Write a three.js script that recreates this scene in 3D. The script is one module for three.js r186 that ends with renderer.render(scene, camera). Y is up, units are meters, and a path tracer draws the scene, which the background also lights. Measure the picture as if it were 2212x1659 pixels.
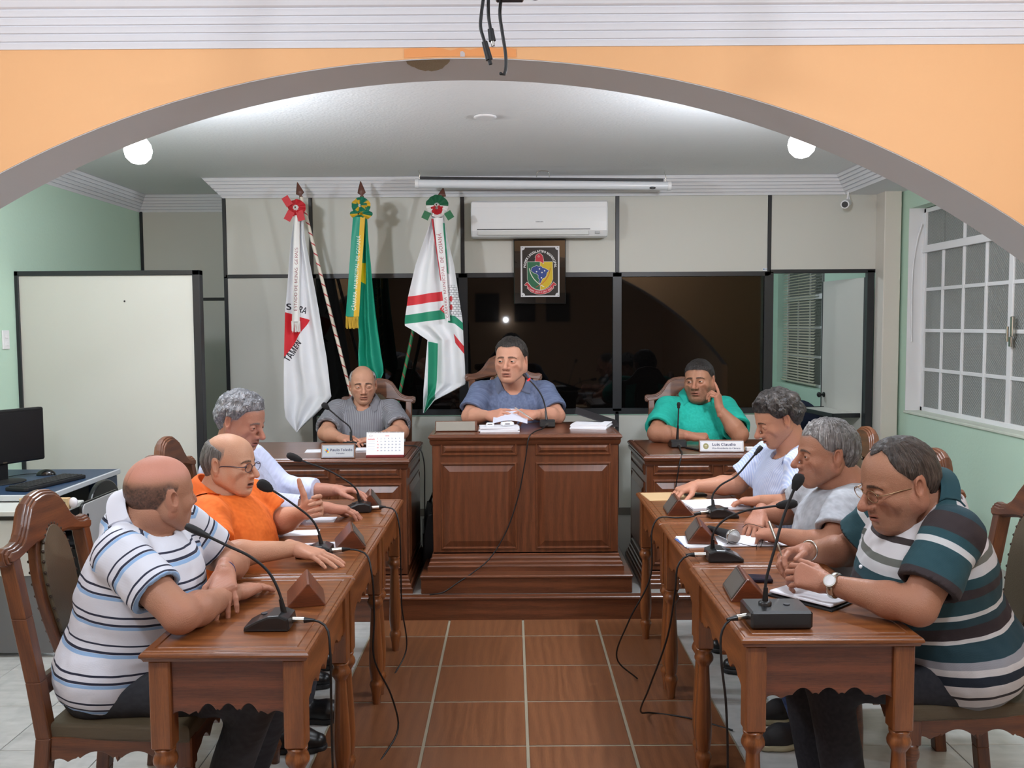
import * as THREE from 'three';
import { mergeGeometries, toCreasedNormals } from 'three/addons/utils/BufferGeometryUtils.js';
import { RectAreaLightUniformsLib } from 'three/addons/lights/RectAreaLightUniformsLib.js';

const scene = new THREE.Scene();
scene.background = new THREE.Color(0.004, 0.005, 0.008);            // night outside
const camera = new THREE.PerspectiveCamera(2 * Math.atan(829.5 / 1940) * 180 / Math.PI, 2212 / 1659, 0.05, 60);
camera.position.set(0, 1.58, 0);
camera.rotation.order = 'YXZ';
camera.rotation.set(-Math.atan(125 / 1940), 0, -0.006);
const renderer = new THREE.WebGLRenderer();
renderer.toneMapping = THREE.LinearToneMapping;
renderer.toneMappingExposure = 0.9;
renderer.shadowMap.enabled = true;
RectAreaLightUniformsLib.init();

// ---------- lamps of the two rooms: bare globe bulbs on ceiling sockets, with an added one in the side room ----------
const LAMPS = [
  { p: [-1.635, 2.358, -4.0], i: 5.8, r: 0.06, label: 'glowing white bulb under the ceiling near the flags side of the arch' },
  { p: [1.278, 2.367, -4.0], i: 5.8, r: 0.06, label: 'glowing white bulb under the ceiling near the window side of the arch' },
  { p: [-1.3, 2.47, -1.3], i: 4.6, r: 0.06, label: 'glowing white bulb in the public room, on the monitor side' },
  { p: [1.3, 2.47, -1.3], i: 4.6, r: 0.06, label: 'glowing white bulb in the public room, on the window side' },
  { p: [0.9, 2.47, -8.3], i: 3, r: 0.06, label: 'added unseen bulb that brightens the side room behind the partition' },  // added out of view to brighten the open door and wall beyond
];

// ---------- helpers ----------
let seed = 7;
const rnd = () => { seed = (seed * 1664525 + 1013904223) >>> 0; return seed / 4294967296; };
const V = (x, y, z) => new THREE.Vector3(x, y, z);
const srgb = (r, g, b) => new THREE.Color().setRGB(r / 255, g / 255, b / 255, THREE.SRGBColorSpace);
const names = new Map();
function numbered(n) { const k = names.get(n) || 0; names.set(n, k + 1); return k ? n + '_' + String(k).padStart(3, '0') : n; }
function fin(o) { o.castShadow = true; o.receiveShadow = true; return o; }
function tag(o, label, category, group, kind) {
  o.userData.label = label; o.userData.category = category;
  if (group) o.userData.group = group; if (kind) o.userData.kind = kind; return o;
}
function thing(name, label, category, pos = [0, 0, 0], turn = 0, group, kind) {
  const g = new THREE.Group(); g.name = numbered(name); g.position.set(...pos); g.rotation.y = turn; scene.add(g);
  return tag(g, label, category, group, kind);
}
function part(name, geo, m, parent, label) {
  const g = Array.isArray(geo) ? merge(geo) : geo;
  const o = fin(new THREE.Mesh(g, m)); o.name = name; if (label) o.userData.label = label; parent.add(o); return o;
}
function solo(name, geo, m, label, category, pos, turn = 0, group, kind) {
  const g = Array.isArray(geo) ? merge(geo) : geo;
  const o = fin(new THREE.Mesh(g, m)); o.name = numbered(name); if (pos) o.position.set(...pos); o.rotation.y = turn; scene.add(o);
  return tag(o, label, category, group, kind);
}
function merge(list) {
  const L = list.map(g => {
    let q = g.index ? g.toNonIndexed() : g;
    for (const k of Object.keys(q.attributes)) if (!['position', 'normal', 'uv', 'color'].includes(k)) q.deleteAttribute(k);
    if (!q.attributes.normal) q.computeVertexNormals();
    if (!q.attributes.uv) q.setAttribute('uv', new THREE.BufferAttribute(new Float32Array(q.attributes.position.count * 2), 2));
    return q;
  });
  if (L.some(g => g.attributes.color)) for (const g of L) if (!g.attributes.color) {
    g.setAttribute('color', new THREE.BufferAttribute(new Float32Array(g.attributes.position.count * 3).fill(1), 3));
  }
  return L.length > 1 ? mergeGeometries(L, false) : L[0];
}
// box-projected uv in metres; grain runs along axis gx (0 x, 1 y, 2 z)
function uvBox(g, gx = 0, ou = 0, ov = 0) {
  g = g.index ? g.toNonIndexed() : g; if (!g.attributes.normal) g.computeVertexNormals();
  const p = g.attributes.position, n = g.attributes.normal, uv = new Float32Array(p.count * 2);
  for (let i = 0; i < p.count; i += 3) {
    const a = [0, 1, 2].map(k => Math.abs(n.getComponent(i, k) + n.getComponent(i + 1, k) + n.getComponent(i + 2, k)));
    const d = a[0] > a[1] ? (a[0] > a[2] ? 0 : 2) : (a[1] > a[2] ? 1 : 2);
    let u, v; if (d === gx) { u = (gx + 1) % 3; v = (gx + 2) % 3; } else { u = gx; v = 3 - gx - d; }
    for (let j = 0; j < 3; j++) { uv[(i + j) * 2] = p.getComponent(i + j, u) + ou; uv[(i + j) * 2 + 1] = p.getComponent(i + j, v) + ov; }
  }
  g.setAttribute('uv', new THREE.BufferAttribute(uv, 2)); return g;
}
// chamfered box, centre (x,y,z)
function cbox(w, h, d, x = 0, y = 0, z = 0, c = 0.003, gx = 0) {
  c = Math.min(c, w / 2.01, h / 2.01, d / 2.01);
  const P = [], X = w / 2, Y = h / 2, Z = d / 2, S = [X, Y, Z];
  const vert = (s, ax) => { const r = []; for (let k = 0; k < 3; k++) r[k] = s[k] * (S[k] - (k === ax ? 0 : c)); return r; };
  const quad = (a, b, cc, dd, n) => {
    const e1 = [b[0] - a[0], b[1] - a[1], b[2] - a[2]], e2 = [dd[0] - a[0], dd[1] - a[1], dd[2] - a[2]];
    const q = [e1[1] * e2[2] - e1[2] * e2[1], e1[2] * e2[0] - e1[0] * e2[2], e1[0] * e2[1] - e1[1] * e2[0]];
    if (q[0] * n[0] + q[1] * n[1] + q[2] * n[2] < 0) { const t = b; b = dd; dd = t; }
    P.push(...a, ...b, ...cc, ...a, ...cc, ...dd);
  };
  for (let ax = 0; ax < 3; ax++) for (const s of [-1, 1]) {
    const u = (ax + 1) % 3, v = (ax + 2) % 3, q = [[-1, -1], [1, -1], [1, 1], [-1, 1]].map(([a, b]) => { const t = []; t[ax] = s; t[u] = a; t[v] = b; return vert(t, ax); });
    const n = [0, 0, 0]; n[ax] = s; quad(...q, n);
  }
  for (let ax = 0; ax < 3; ax++) { const u = (ax + 1) % 3, v = (ax + 2) % 3;
    for (const a of [-1, 1]) for (const b of [-1, 1]) {
      const t0 = []; t0[u] = a; t0[v] = b; const lo = t0.slice(), hi = t0.slice(); lo[ax] = -1; hi[ax] = 1;
      const n = [0, 0, 0]; n[u] = a; n[v] = b; quad(vert(lo, u), vert(hi, u), vert(hi, v), vert(lo, v), n);
    } }
  for (const a of [-1, 1]) for (const b of [-1, 1]) for (const e of [-1, 1]) {
    const s = [a, b, e]; let t = [vert(s, 0), vert(s, 1), vert(s, 2)]; if (a * b * e < 0) t = [t[0], t[2], t[1]]; P.push(...t.flat());
  }
  const g = new THREE.BufferGeometry(); g.setAttribute('position', new THREE.BufferAttribute(new Float32Array(P), 3)); g.computeVertexNormals();
  g.translate(x, y, z); return uvBox(g, gx);
}
// box between two corners
const bb = (x0, x1, y0, y1, z0, z1, c = 0.003, gx = 0) => cbox(x1 - x0, y1 - y0, Math.abs(z1 - z0), (x0 + x1) / 2, (y0 + y1) / 2, (z0 + z1) / 2, c, gx);
// sweep a profile [[out, up]...] along a polyline of [x, z]; out is to the left of travel unless side = -1
function sweep(path, prof, y, side = 1, closed = false, endDir) {
  const n = path.length, rows = [];
  const dir = (a, b) => { const x = b[0] - a[0], z = b[1] - a[1], l = Math.hypot(x, z); return [x / l, z / l]; };
  const nor = d => [d[1] * side, -d[0] * side];
  for (let i = 0; i < n; i++) {
    const pr = closed || i > 0 ? nor(dir(path[(i + n - 1) % n], path[i])) : null, nx = closed || i < n - 1 ? nor(dir(path[i], path[(i + 1) % n])) : null;
    let m; if (pr && nx) { const s = [pr[0] + nx[0], pr[1] + nx[1]], k = 2 / (s[0] * s[0] + s[1] * s[1]); m = [s[0] * k, s[1] * k]; } else m = pr || nx;
    if (endDir && endDir[i]) m = endDir[i];
    rows.push(prof.map(([o, u]) => [path[i][0] + m[0] * o, y + u, path[i][1] + m[1] * o]));
  }
  const P = [], U = [], E = closed ? n : n - 1;
  for (let i = 0; i < E; i++) { const a = rows[i], b = rows[(i + 1) % n], L = Math.hypot(path[(i + 1) % n][0] - path[i][0], path[(i + 1) % n][1] - path[i][1]); let s = 0;
    for (let k = 0; k + 1 < prof.length; k++) { const t = s + Math.hypot(prof[k + 1][0] - prof[k][0], prof[k + 1][1] - prof[k][1]);
      const q = side > 0 ? [a[k], b[k], b[k + 1], a[k], b[k + 1], a[k + 1]] : [a[k], b[k + 1], b[k], a[k], a[k + 1], b[k + 1]];
      const w = side > 0 ? [0, s, L, s, L, t, 0, s, L, t, 0, t] : [0, s, L, t, L, s, 0, s, 0, t, L, t];
      P.push(...q.flat()); U.push(...w); s = t; } }
  const g = new THREE.BufferGeometry(); g.setAttribute('position', new THREE.BufferAttribute(new Float32Array(P), 3)); g.setAttribute('uv', new THREE.BufferAttribute(new Float32Array(U), 2)); g.computeVertexNormals();
  return toCreasedNormals(g, 0.6);
}
function tube(pts, r, seg = 24, rad = 8) {
  const c = new THREE.CatmullRomCurve3(pts.map(p => p.isVector3 ? p : V(...p)), false, 'centripetal');
  return new THREE.TubeGeometry(c, seg, r, rad, false);
}
function capped(pts, r, seg, rad) { const P = pts.map(p => p.isVector3 ? p : V(...p)); return merge([tube(P, r, seg, rad), new THREE.SphereGeometry(r, rad || 8, 6).translate(...P[0].toArray()), new THREE.SphereGeometry(r, rad || 8, 6).translate(...P[P.length - 1].toArray())]); }
const lathe = (pts, seg = 20) => new THREE.LatheGeometry(pts.map(([r, y]) => new THREE.Vector2(r, y)), seg);
function cyl(r0, r1, a, b, seg = 16) {            // cylinder from a (radius r0) to b (radius r1)
  const A = V(...a), B = V(...b), d = B.clone().sub(A), g = new THREE.CylinderGeometry(r1, r0, d.length(), seg);
  g.applyQuaternion(new THREE.Quaternion().setFromUnitVectors(V(0, 1, 0), d.clone().normalize())); g.translate(...A.add(B).multiplyScalar(0.5).toArray()); return g;
}
function extr(points, depth, bevel = 0, gx = 0) {  // closed outline in x,y extruded along z, centred
  const s = new THREE.Shape(points.map(([x, y]) => new THREE.Vector2(x, y)));
  const g = new THREE.ExtrudeGeometry(s, { depth: depth - 2 * bevel, bevelEnabled: bevel > 0, bevelSize: bevel, bevelThickness: bevel, bevelSegments: 2, bevelOffset: -bevel, curveSegments: 8 });
  g.translate(0, 0, -depth / 2 + bevel); return uvBox(g, gx);
}
// ---------- noise and textures ----------
const PERM = (() => { const p = [...Array(256).keys()]; let s = 12345; for (let i = 255; i > 0; i--) { s = (s * 1103515245 + 12345) & 0x7fffffff; const j = s % (i + 1); [p[i], p[j]] = [p[j], p[i]]; } return Uint8Array.from([...p, ...p, ...p]); })();
const hsh = (x, y, z) => PERM[PERM[PERM[x & 255] + (y & 255)] + (z & 255)] / 255;
function noise3(x, y, z) {
  const i = Math.floor(x), j = Math.floor(y), k = Math.floor(z); let u = x - i, v = y - j, w = z - k; u = u * u * (3 - 2 * u); v = v * v * (3 - 2 * v); w = w * w * (3 - 2 * w);
  const l = (a, b, t) => a + (b - a) * t;
  return l(l(l(hsh(i, j, k), hsh(i + 1, j, k), u), l(hsh(i, j + 1, k), hsh(i + 1, j + 1, k), u), v), l(l(hsh(i, j, k + 1), hsh(i + 1, j, k + 1), u), l(hsh(i, j + 1, k + 1), hsh(i + 1, j + 1, k + 1), u), v), w) * 2 - 1;
}
const fbm = (x, y, z, o = 4) => { let s = 0, a = 0.5; for (let i = 0; i < o; i++) { s += a * noise3(x, y, z); x *= 2.03; y *= 2.03; z *= 2.03; a *= 0.5; } return s; };
const wrapN = (f, w, h) => (x, y) => { const a = x / w, b = y / h; const s = t => t * t * (3 - 2 * t); return f(x, y) * (1 - s(a)) * (1 - s(b)) + f(x - w, y) * s(a) * (1 - s(b)) + f(x, y - h) * (1 - s(a)) * s(b) + f(x - w, y - h) * s(a) * s(b); };
function dtex(w, h, fn, color = true) {           // fn(x,y) -> [r,g,b] 0..255
  const d = new Uint8Array(w * h * 4);
  for (let y = 0; y < h; y++) for (let x = 0; x < w; x++) { const c = fn(x, y), i = (y * w + x) * 4; d[i] = Math.max(0, Math.min(255, c[0])); d[i + 1] = Math.max(0, Math.min(255, c[1])); d[i + 2] = Math.max(0, Math.min(255, c[2])); d[i + 3] = 255; }
  const t = new THREE.DataTexture(d, w, h); t.wrapS = t.wrapT = THREE.RepeatWrapping; t.magFilter = THREE.LinearFilter; t.minFilter = THREE.LinearMipmapLinearFilter; t.generateMipmaps = true;
  if (color) t.colorSpace = THREE.SRGBColorSpace; t.needsUpdate = true; return t;
}
const rep = (t, u, v) => { const c = t.clone(); c.repeat.set(u, v); c.needsUpdate = true; return c; };
function canvasTex(w, h, draw) { const c = document.createElement('canvas'); c.width = w; c.height = h; draw(c.getContext('2d'), w, h); const t = new THREE.CanvasTexture(c); t.colorSpace = THREE.SRGBColorSpace; return t; }
const std = (color, roughness = 0.6, o = {}) => new THREE.MeshStandardMaterial({ color, roughness, ...o });
const phy = (color, roughness = 0.6, o = {}) => new THREE.MeshPhysicalMaterial({ color, roughness, ...o });

// wood: grain along u, 1 repeat = 1.2 m x 0.6 m
function woodTex(light, dark, k) {
  const f = wrapN((x, y) => {
    const wv = fbm(x * 0.004 + k * 9, y * 0.02, k, 3) * 26 + fbm(x * 0.0015, y * 0.005, k + 4, 2) * 60;
    const ring = 0.5 + 0.5 * Math.sin((y + wv) * 0.16), fine = fbm(x * 0.02, y * 0.7, k + 7, 3), pore = fbm(x * 0.05, y * 1.7, k + 3, 2);
    return 0.45 * ring + 0.35 * (fine + 0.5) + 0.2 * (pore > 0.16 ? 0 : 1);
  }, 1024, 512);
  return dtex(1024, 512, (x, y) => { const t = f(x, y); return [0, 1, 2].map(i => dark[i] + (light[i] - dark[i]) * t); });
}
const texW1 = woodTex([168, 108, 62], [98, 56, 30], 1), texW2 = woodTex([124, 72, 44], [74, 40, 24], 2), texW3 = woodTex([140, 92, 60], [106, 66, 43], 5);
const woodM = (t, rough = 0.32, col = 0xffffff) => phy(col, rough, { map: rep(t, 1 / 1.2, 1 / 0.6), clearcoat: 0.35, clearcoatRoughness: 0.22 });
const bumpFine = dtex(256, 256, wrapN((x, y) => { const v = 128 + 110 * fbm(x * 0.12, y * 0.12, 3, 4); return [v, v, v]; }, 256, 256) && ((x, y) => { const v = 128 + 100 * fbm(x * 0.25, y * 0.25, 3, 3); return [v, v, v]; }), false);
const M = {
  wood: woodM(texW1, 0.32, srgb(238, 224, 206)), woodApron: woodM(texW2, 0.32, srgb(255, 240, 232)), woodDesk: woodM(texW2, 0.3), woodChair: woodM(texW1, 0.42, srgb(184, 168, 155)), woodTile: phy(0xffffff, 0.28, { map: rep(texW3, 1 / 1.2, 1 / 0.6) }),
  plaster: std(srgb(232, 232, 236), 0.75), ceil: std(srgb(238, 239, 240), 0.85, { bumpMap: rep(bumpFine, 1.5, 1.5), bumpScale: 0.002 }),
  green: std(srgb(197, 225, 205), 0.7, { bumpMap: rep(bumpFine, 1.2, 1.2), bumpScale: 0.001 }),
  orange: std(srgb(246, 189, 134), 0.7), peach: std(srgb(222, 186, 150), 0.7), greySoffit: std(srgb(206, 204, 204), 0.8), panel: std(srgb(206, 205, 197), 0.55), alu: std(srgb(36, 38, 42), 0.4),
  tileW: phy(srgb(206, 206, 206), 0.25, {}), grout: std(srgb(150, 140, 120), 0.9), groutW: std(srgb(120, 118, 112), 0.9),
  black: std(srgb(20, 20, 22), 0.35), blackM: std(srgb(24, 24, 26), 0.6), foam: std(srgb(30, 29, 29), 0.95), white: std(srgb(238, 238, 240), 0.4), paper: std(srgb(236, 236, 242), 0.8),
  chrome: std(srgb(200, 198, 190), 0.25, { metalness: 1 }), brass: std(srgb(190, 160, 90), 0.35, { metalness: 1 }), leather: phy(srgb(92, 80, 60), 0.45, { bumpMap: rep(bumpFine, 8, 8), bumpScale: 0.0006 }),
  cable: std(srgb(16, 16, 18), 0.5), kraft: std(srgb(205, 172, 128), 0.8),
};
// ================= ROOM SHELL =================
const XL = -3.1, XR = 2.88, CE = 2.68, DB = -6.8, ZF = 3.5;   // left wall, right wall, ceiling, partition, wall behind the camera
const struct = (name, label, cat) => { const g = new THREE.Group(); g.name = name; scene.add(g); return tag(g, label, cat, null, 'structure'); };
// ---- floor with its tiles ----
{
  const f = struct('floor', 'tiled floor, white tiles on both sides of a wood-look centre strip', 'floor');
  part('floor_base', bb(XL - 0.3, XR + 0.3, -0.12, -0.008, ZF + 0.2, -10.2, 0), M.groutW, f);
  part('floor_rear', bb(XL, XR, -0.009, 0, ZF, -0.48, 0), M.tileW, f);
  const vein = [0, 1, 2].map(k => phy(0xffffff, 0.22, { map: dtex(256, 256, (x, y) => { const v = 198 + 14 * fbm(x * 0.02 + k * 5, y * 0.06, k, 4) - 22 * Math.max(0, fbm(x * 0.03, y * 0.012 + k, k + 8, 3)); return [v, v, v * 0.985]; }) }));
  const P = 0.4, g = 0.003, rows = []; for (let z = -4.88; z < -0.5; z += P) rows.push(z);
  const wt = cbox(P - g, 0.01, P - g, 0, 0, 0, 0.0012); { const uv = wt.attributes.uv; for (let i = 0; i < uv.count; i++) uv.setXY(i, uv.getX(i) / P + 0.5, uv.getY(i) / P + 0.5); }
  for (const z of rows) {
    for (let x = -0.735 - P; x > XL - P; x -= P) { const o = part('tile', wt, vein[Math.floor(rnd() * 3)], f); o.position.set(x + P / 2, -0.005, z + P / 2); o.rotation.y = Math.floor(rnd() * 2) * Math.PI; }
    for (let x = 0.835; x < XR; x += P) { const o = part('tile', wt, vein[Math.floor(rnd() * 3)], f); o.position.set(x + P / 2, -0.005, z + P / 2); o.rotation.y = Math.floor(rnd() * 2) * Math.PI; }
  }
  part('strip_bed', bb(-0.737, 0.837, -0.01, 0.004, -0.4, -4.8, 0), M.grout, f);
  const C = 0.393, variants = [0, 1, 2, 3].map(k => { const q = cbox(C - 0.012, 0.008, P - 0.012, 0, 0, 0, 0.0015, 2); const uv = q.attributes.uv; for (let i = 0; i < uv.count; i++) uv.setXY(i, uv.getX(i) + k * 0.31, uv.getY(i) + k * 0.17); return q; });
  for (let i = 0; i < 4; i++) for (const z of rows) { const o = part('wood_look_tile', variants[Math.floor(rnd() * 4)], M.woodTile, f); o.position.set(-0.735 + C * (i + 0.5), 0.003, z + P / 2); }
}
// ---- ceiling ----
{
  const c = struct('ceiling', 'pale plaster ceiling of both rooms', 'ceiling');
  part('ceiling_slab', bb(XL - 0.2, XR + 0.2, CE, CE + 0.15, ZF + 0.2, -10.2, 0), M.ceil, c);
}
// ---- side walls ----
{
  const l = struct('wall_left', 'pale green left wall', 'wall');
  part('wall_slab', bb(XL - 0.2, XL, 0, CE, -2.95, -10.2, 0), M.green, l);
  part('wall_slab', bb(XL - 0.2, XL, 0, CE, ZF, -2.95, 0), M.peach, l);
  const r = struct('wall_right', 'pale green right wall around the tall window', 'wall');
  const X1 = XR + 0.26;
  part('wall_slab', bb(XR, X1, 0, CE, ZF, -2.95, 0), M.peach, r);
  part('wall_slab', bb(XR, X1, 0, CE, -2.95, -4.25, 0), M.green, r);
  part('wall_slab', bb(XR, X1, 0, 0.945, -4.25, -6.55, 0), M.green, r);
  part('wall_slab', bb(XR, X1, 2.41, CE, -4.25, -6.55, 0), M.green, r);
  part('wall_slab', bb(XR, X1, 0, CE, -6.55, -8.3, 0), M.green, r);
  part('wall_slab', bb(XR, X1, 0, 0.96, -8.3, -9.75, 0), M.green, r);
  part('wall_slab', bb(XR, X1, 2.15, CE, -8.3, -9.75, 0), M.green, r);
  part('wall_slab', bb(XR, X1, 0, CE, -9.75, -10.2, 0), M.green, r);
  part('window_reveal', bb(XR - 0.004, X1, 0.945, 2.41, -6.55, -6.545, 0), M.white, r);
  part('window_sill', bb(XR - 0.012, X1 - 0.01, 0.93, 0.948, -4.25, -6.56, 0.003), std(srgb(214, 222, 208), 0.6), r);
  const b = struct('wall_far', 'end wall of the side room behind the partition', 'wall');
  part('wall_slab', bb(XL, XR, 0, CE, -10, -10.2, 0), M.green, b);
  const k = struct('wall_rear', 'orange wall behind the photographer', 'wall');
  part('wall_slab', bb(XL - 0.2, XR + 0.26, 0, CE, ZF, ZF + 0.2, 0), M.peach, k);
}
// ---- arch wall ----
const AX = -0.157, AR = 3.33, AH = 2.443, AZ = -2.95, AT = 0.26;
{
  const a = struct('wall_arch', 'orange wall pierced by a wide round arch with grey underside', 'wall');
  const arc = []; const t0 = Math.asin(2.66 / AR); for (let i = 0; i <= 72; i++) { const t = -t0 + 2 * t0 * i / 72; arc.push([AX + AR * Math.sin(t), AH - AR + AR * Math.cos(t)]); }
  const out = [[XL, 0], [XL, CE], [XR, CE], [XR, 0], [arc[72][0], 0], ...arc.slice().reverse(), [arc[0][0], 0]];
  const g = extr(out, AT - 0.002, 0); g.translate(0, 0, AZ - AT / 2); part('wall_face', g, M.orange, a);
  const inn = arc.map(([x, y]) => [x, y - 0.003]), so = extr([...arc.map(([x, y]) => [x, y + 0.004]), ...inn.reverse()], AT - 0.006, 0); so.translate(0, 0, AZ - AT / 2);
  part('arch_underside', so, M.greySoffit, a, 'grey painted underside of the arch');
  // flaked plaster near the crown of the arch
  const patch = (s0, s1, n, jag, z0, m, nm, lab, front, lo = 0) => {
    const P = []; const yAt = x => AH - AR + Math.sqrt(AR * AR - (x - AX) ** 2);
    if (!front) { for (let i = 0; i < n; i++) { const xa = s0 + (s1 - s0) * i / n, xb = s0 + (s1 - s0) * (i + 1) / n, za = z0 - jag[i], zb = z0 - jag[i + 1], ya = yAt(xa) - 0.0045, yb = yAt(xb) - 0.0045; P.push(xa, ya, z0, xb, yb, zb, xb, yb, z0, xa, ya, z0, xa, ya, za, xb, yb, zb); } }
    else for (let i = 0; i < n; i++) { const xa = s0 + (s1 - s0) * i / n, xb = s0 + (s1 - s0) * (i + 1) / n, a0 = yAt(xa) + lo, b0 = yAt(xb) + lo; P.push(xa, a0, z0, xb, b0, z0, xb, b0 + jag[i + 1], z0, xa, a0, z0, xb, b0 + jag[i + 1], z0, xa, a0 + jag[i], z0); }
    const q = new THREE.BufferGeometry(); q.setAttribute('position', new THREE.BufferAttribute(new Float32Array(P), 3)); q.computeVertexNormals(); part(nm, uvBox(q), m, a, lab);
  };
  const plasterM = std(srgb(150, 132, 104), 0.95, { bumpMap: rep(bumpFine, 6, 6), bumpScale: 0.003, side: THREE.DoubleSide });
  patch(-0.335, -0.195, 14, [0.03, 0.06, 0.075, 0.1, 0.11, 0.125, 0.118, 0.13, 0.125, 0.12, 0.11, 0.1, 0.07, 0.05, 0.02], AZ - 0.003, plasterM, 'bare_plaster_patch', 'brown bare plaster where the paint has flaked off');
  const dk = std(srgb(244, 164, 100), 0.75, { side: THREE.DoubleSide });
  patch(-0.34, 0.02, 12, [0.028, 0.03, 0.027, 0.031, 0.026, 0.018, 0.027, 0.02, 0.026, 0.03, 0.025, 0.03, 0.026], AZ + 0.0012, dk, 'repaint_patch', 'deeper orange repainted strip', true, 0.004);
  patch(-0.16, -0.145, 2, [0.016, 0.018, 0.012], AZ + 0.0024, std(srgb(205, 196, 196), 0.8, { side: THREE.DoubleSide }), 'paint_chip', 'pale paint chip', true, 0.002);
}
// ---- cornices ----
function reeds(P, H, n) { const r = [[0, 0], [0.004, 0]]; for (let i = 0; i < n; i++) { const p0 = 0.004 + (P - 0.004) * i / n, h0 = H * i / n, dp = (P - 0.004) / n, dh = H / n;
  r.push([p0 + dp * 0.05, h0 + dh * 0.12], [p0 + dp * 0.3, h0 + dh * 0.5], [p0 + dp * 0.62, h0 + dh * 0.76], [p0 + dp * 0.2, h0 + dh * 0.84], [p0 + dp * 0.2, h0 + dh * 0.94], [p0 + dp, h0 + dh]); } return r; }
{
  const pr = reeds(0.12, 0.135, 6), y = CE - 0.135;
  const t1 = struct('trim_1', 'white reeded cornice above the partition and along the window side', 'cornice');
  part('cornice', sweep([[-2.15, DB + 0.02], [2.5, DB + 0.02], [2.5, -3.21]], pr, y, -1, false, { 0: [-1, 1] }), M.plaster, t1);
  part('cornice_end', (() => { const P = []; for (let i = 0; i + 1 < pr.length; i++) { const a = pr[i], b = pr[i + 1]; P.push(-2.15, y, DB + 0.02, -2.15 - a[0], y + a[1], DB + 0.02 + a[0], -2.15 - b[0], y + b[1], DB + 0.02 + b[0]); } P.push(-2.15, y, DB + 0.02, -2.27, CE, DB + 0.14, -2.15, CE, DB + 0.02); const q = new THREE.BufferGeometry(); q.setAttribute('position', new THREE.BufferAttribute(new Float32Array(P), 3)); q.computeVertexNormals(); return q; })(), M.plaster, t1);
  part('beam', bb(2.5, XR, CE - 0.133, CE, -3.21, DB, 0), M.plaster, t1);
  const t2 = struct('trim_2', 'white reeded cornice of the left recess', 'cornice');
  part('cornice', sweep([[XL, -3.21], [XL, -7.57], [-2.15, -7.57]], reeds(0.1, 0.135, 6), y, -1), M.plaster, t2);
  const t3 = struct('trim_3', 'wide white reeded cornice above the orange arch', 'cornice');
  const p3 = []; for (const [p, h] of reeds(0.045, 0.115, 5)) p3.push([p, h]); for (let i = 0; i <= 8; i++) { const t = i / 8; p3.push([0.05 + 0.03 * t, 0.118 + 0.012 * Math.sin(t * Math.PI) + 0.03 * t]); } p3.push([0.07, 0.152], [0.07, 0.158], [0.092, 0.162]); for (let i = 0; i <= 8; i++) { const t = i / 8 * Math.PI / 2; p3.push([0.095 + 0.1 * (1 - Math.cos(t)), 0.164 + 0.041 * Math.sin(t)]); }
  part('cornice', sweep([[XL, AZ], [XR, AZ]], p3, CE - 0.205, -1), M.plaster, t3);
}
// ---- dais ----
{
  const d = struct('floor_dais', 'low dais with a dark wooden riser under the three rear desks', 'dais');
  part('riser', bb(XL, XR, 0, 0.128, -4.73, -4.78, 0.002), M.woodDesk, d);
  part('nosing', bb(XL, XR, 0.118, 0.134, -4.72, -4.78, 0.004), M.woodDesk, d);
  part('deck', bb(XL, XR, 0, 0.134, -4.78, -10, 0), std(srgb(150, 147, 142), 0.6), d);
}
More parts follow.
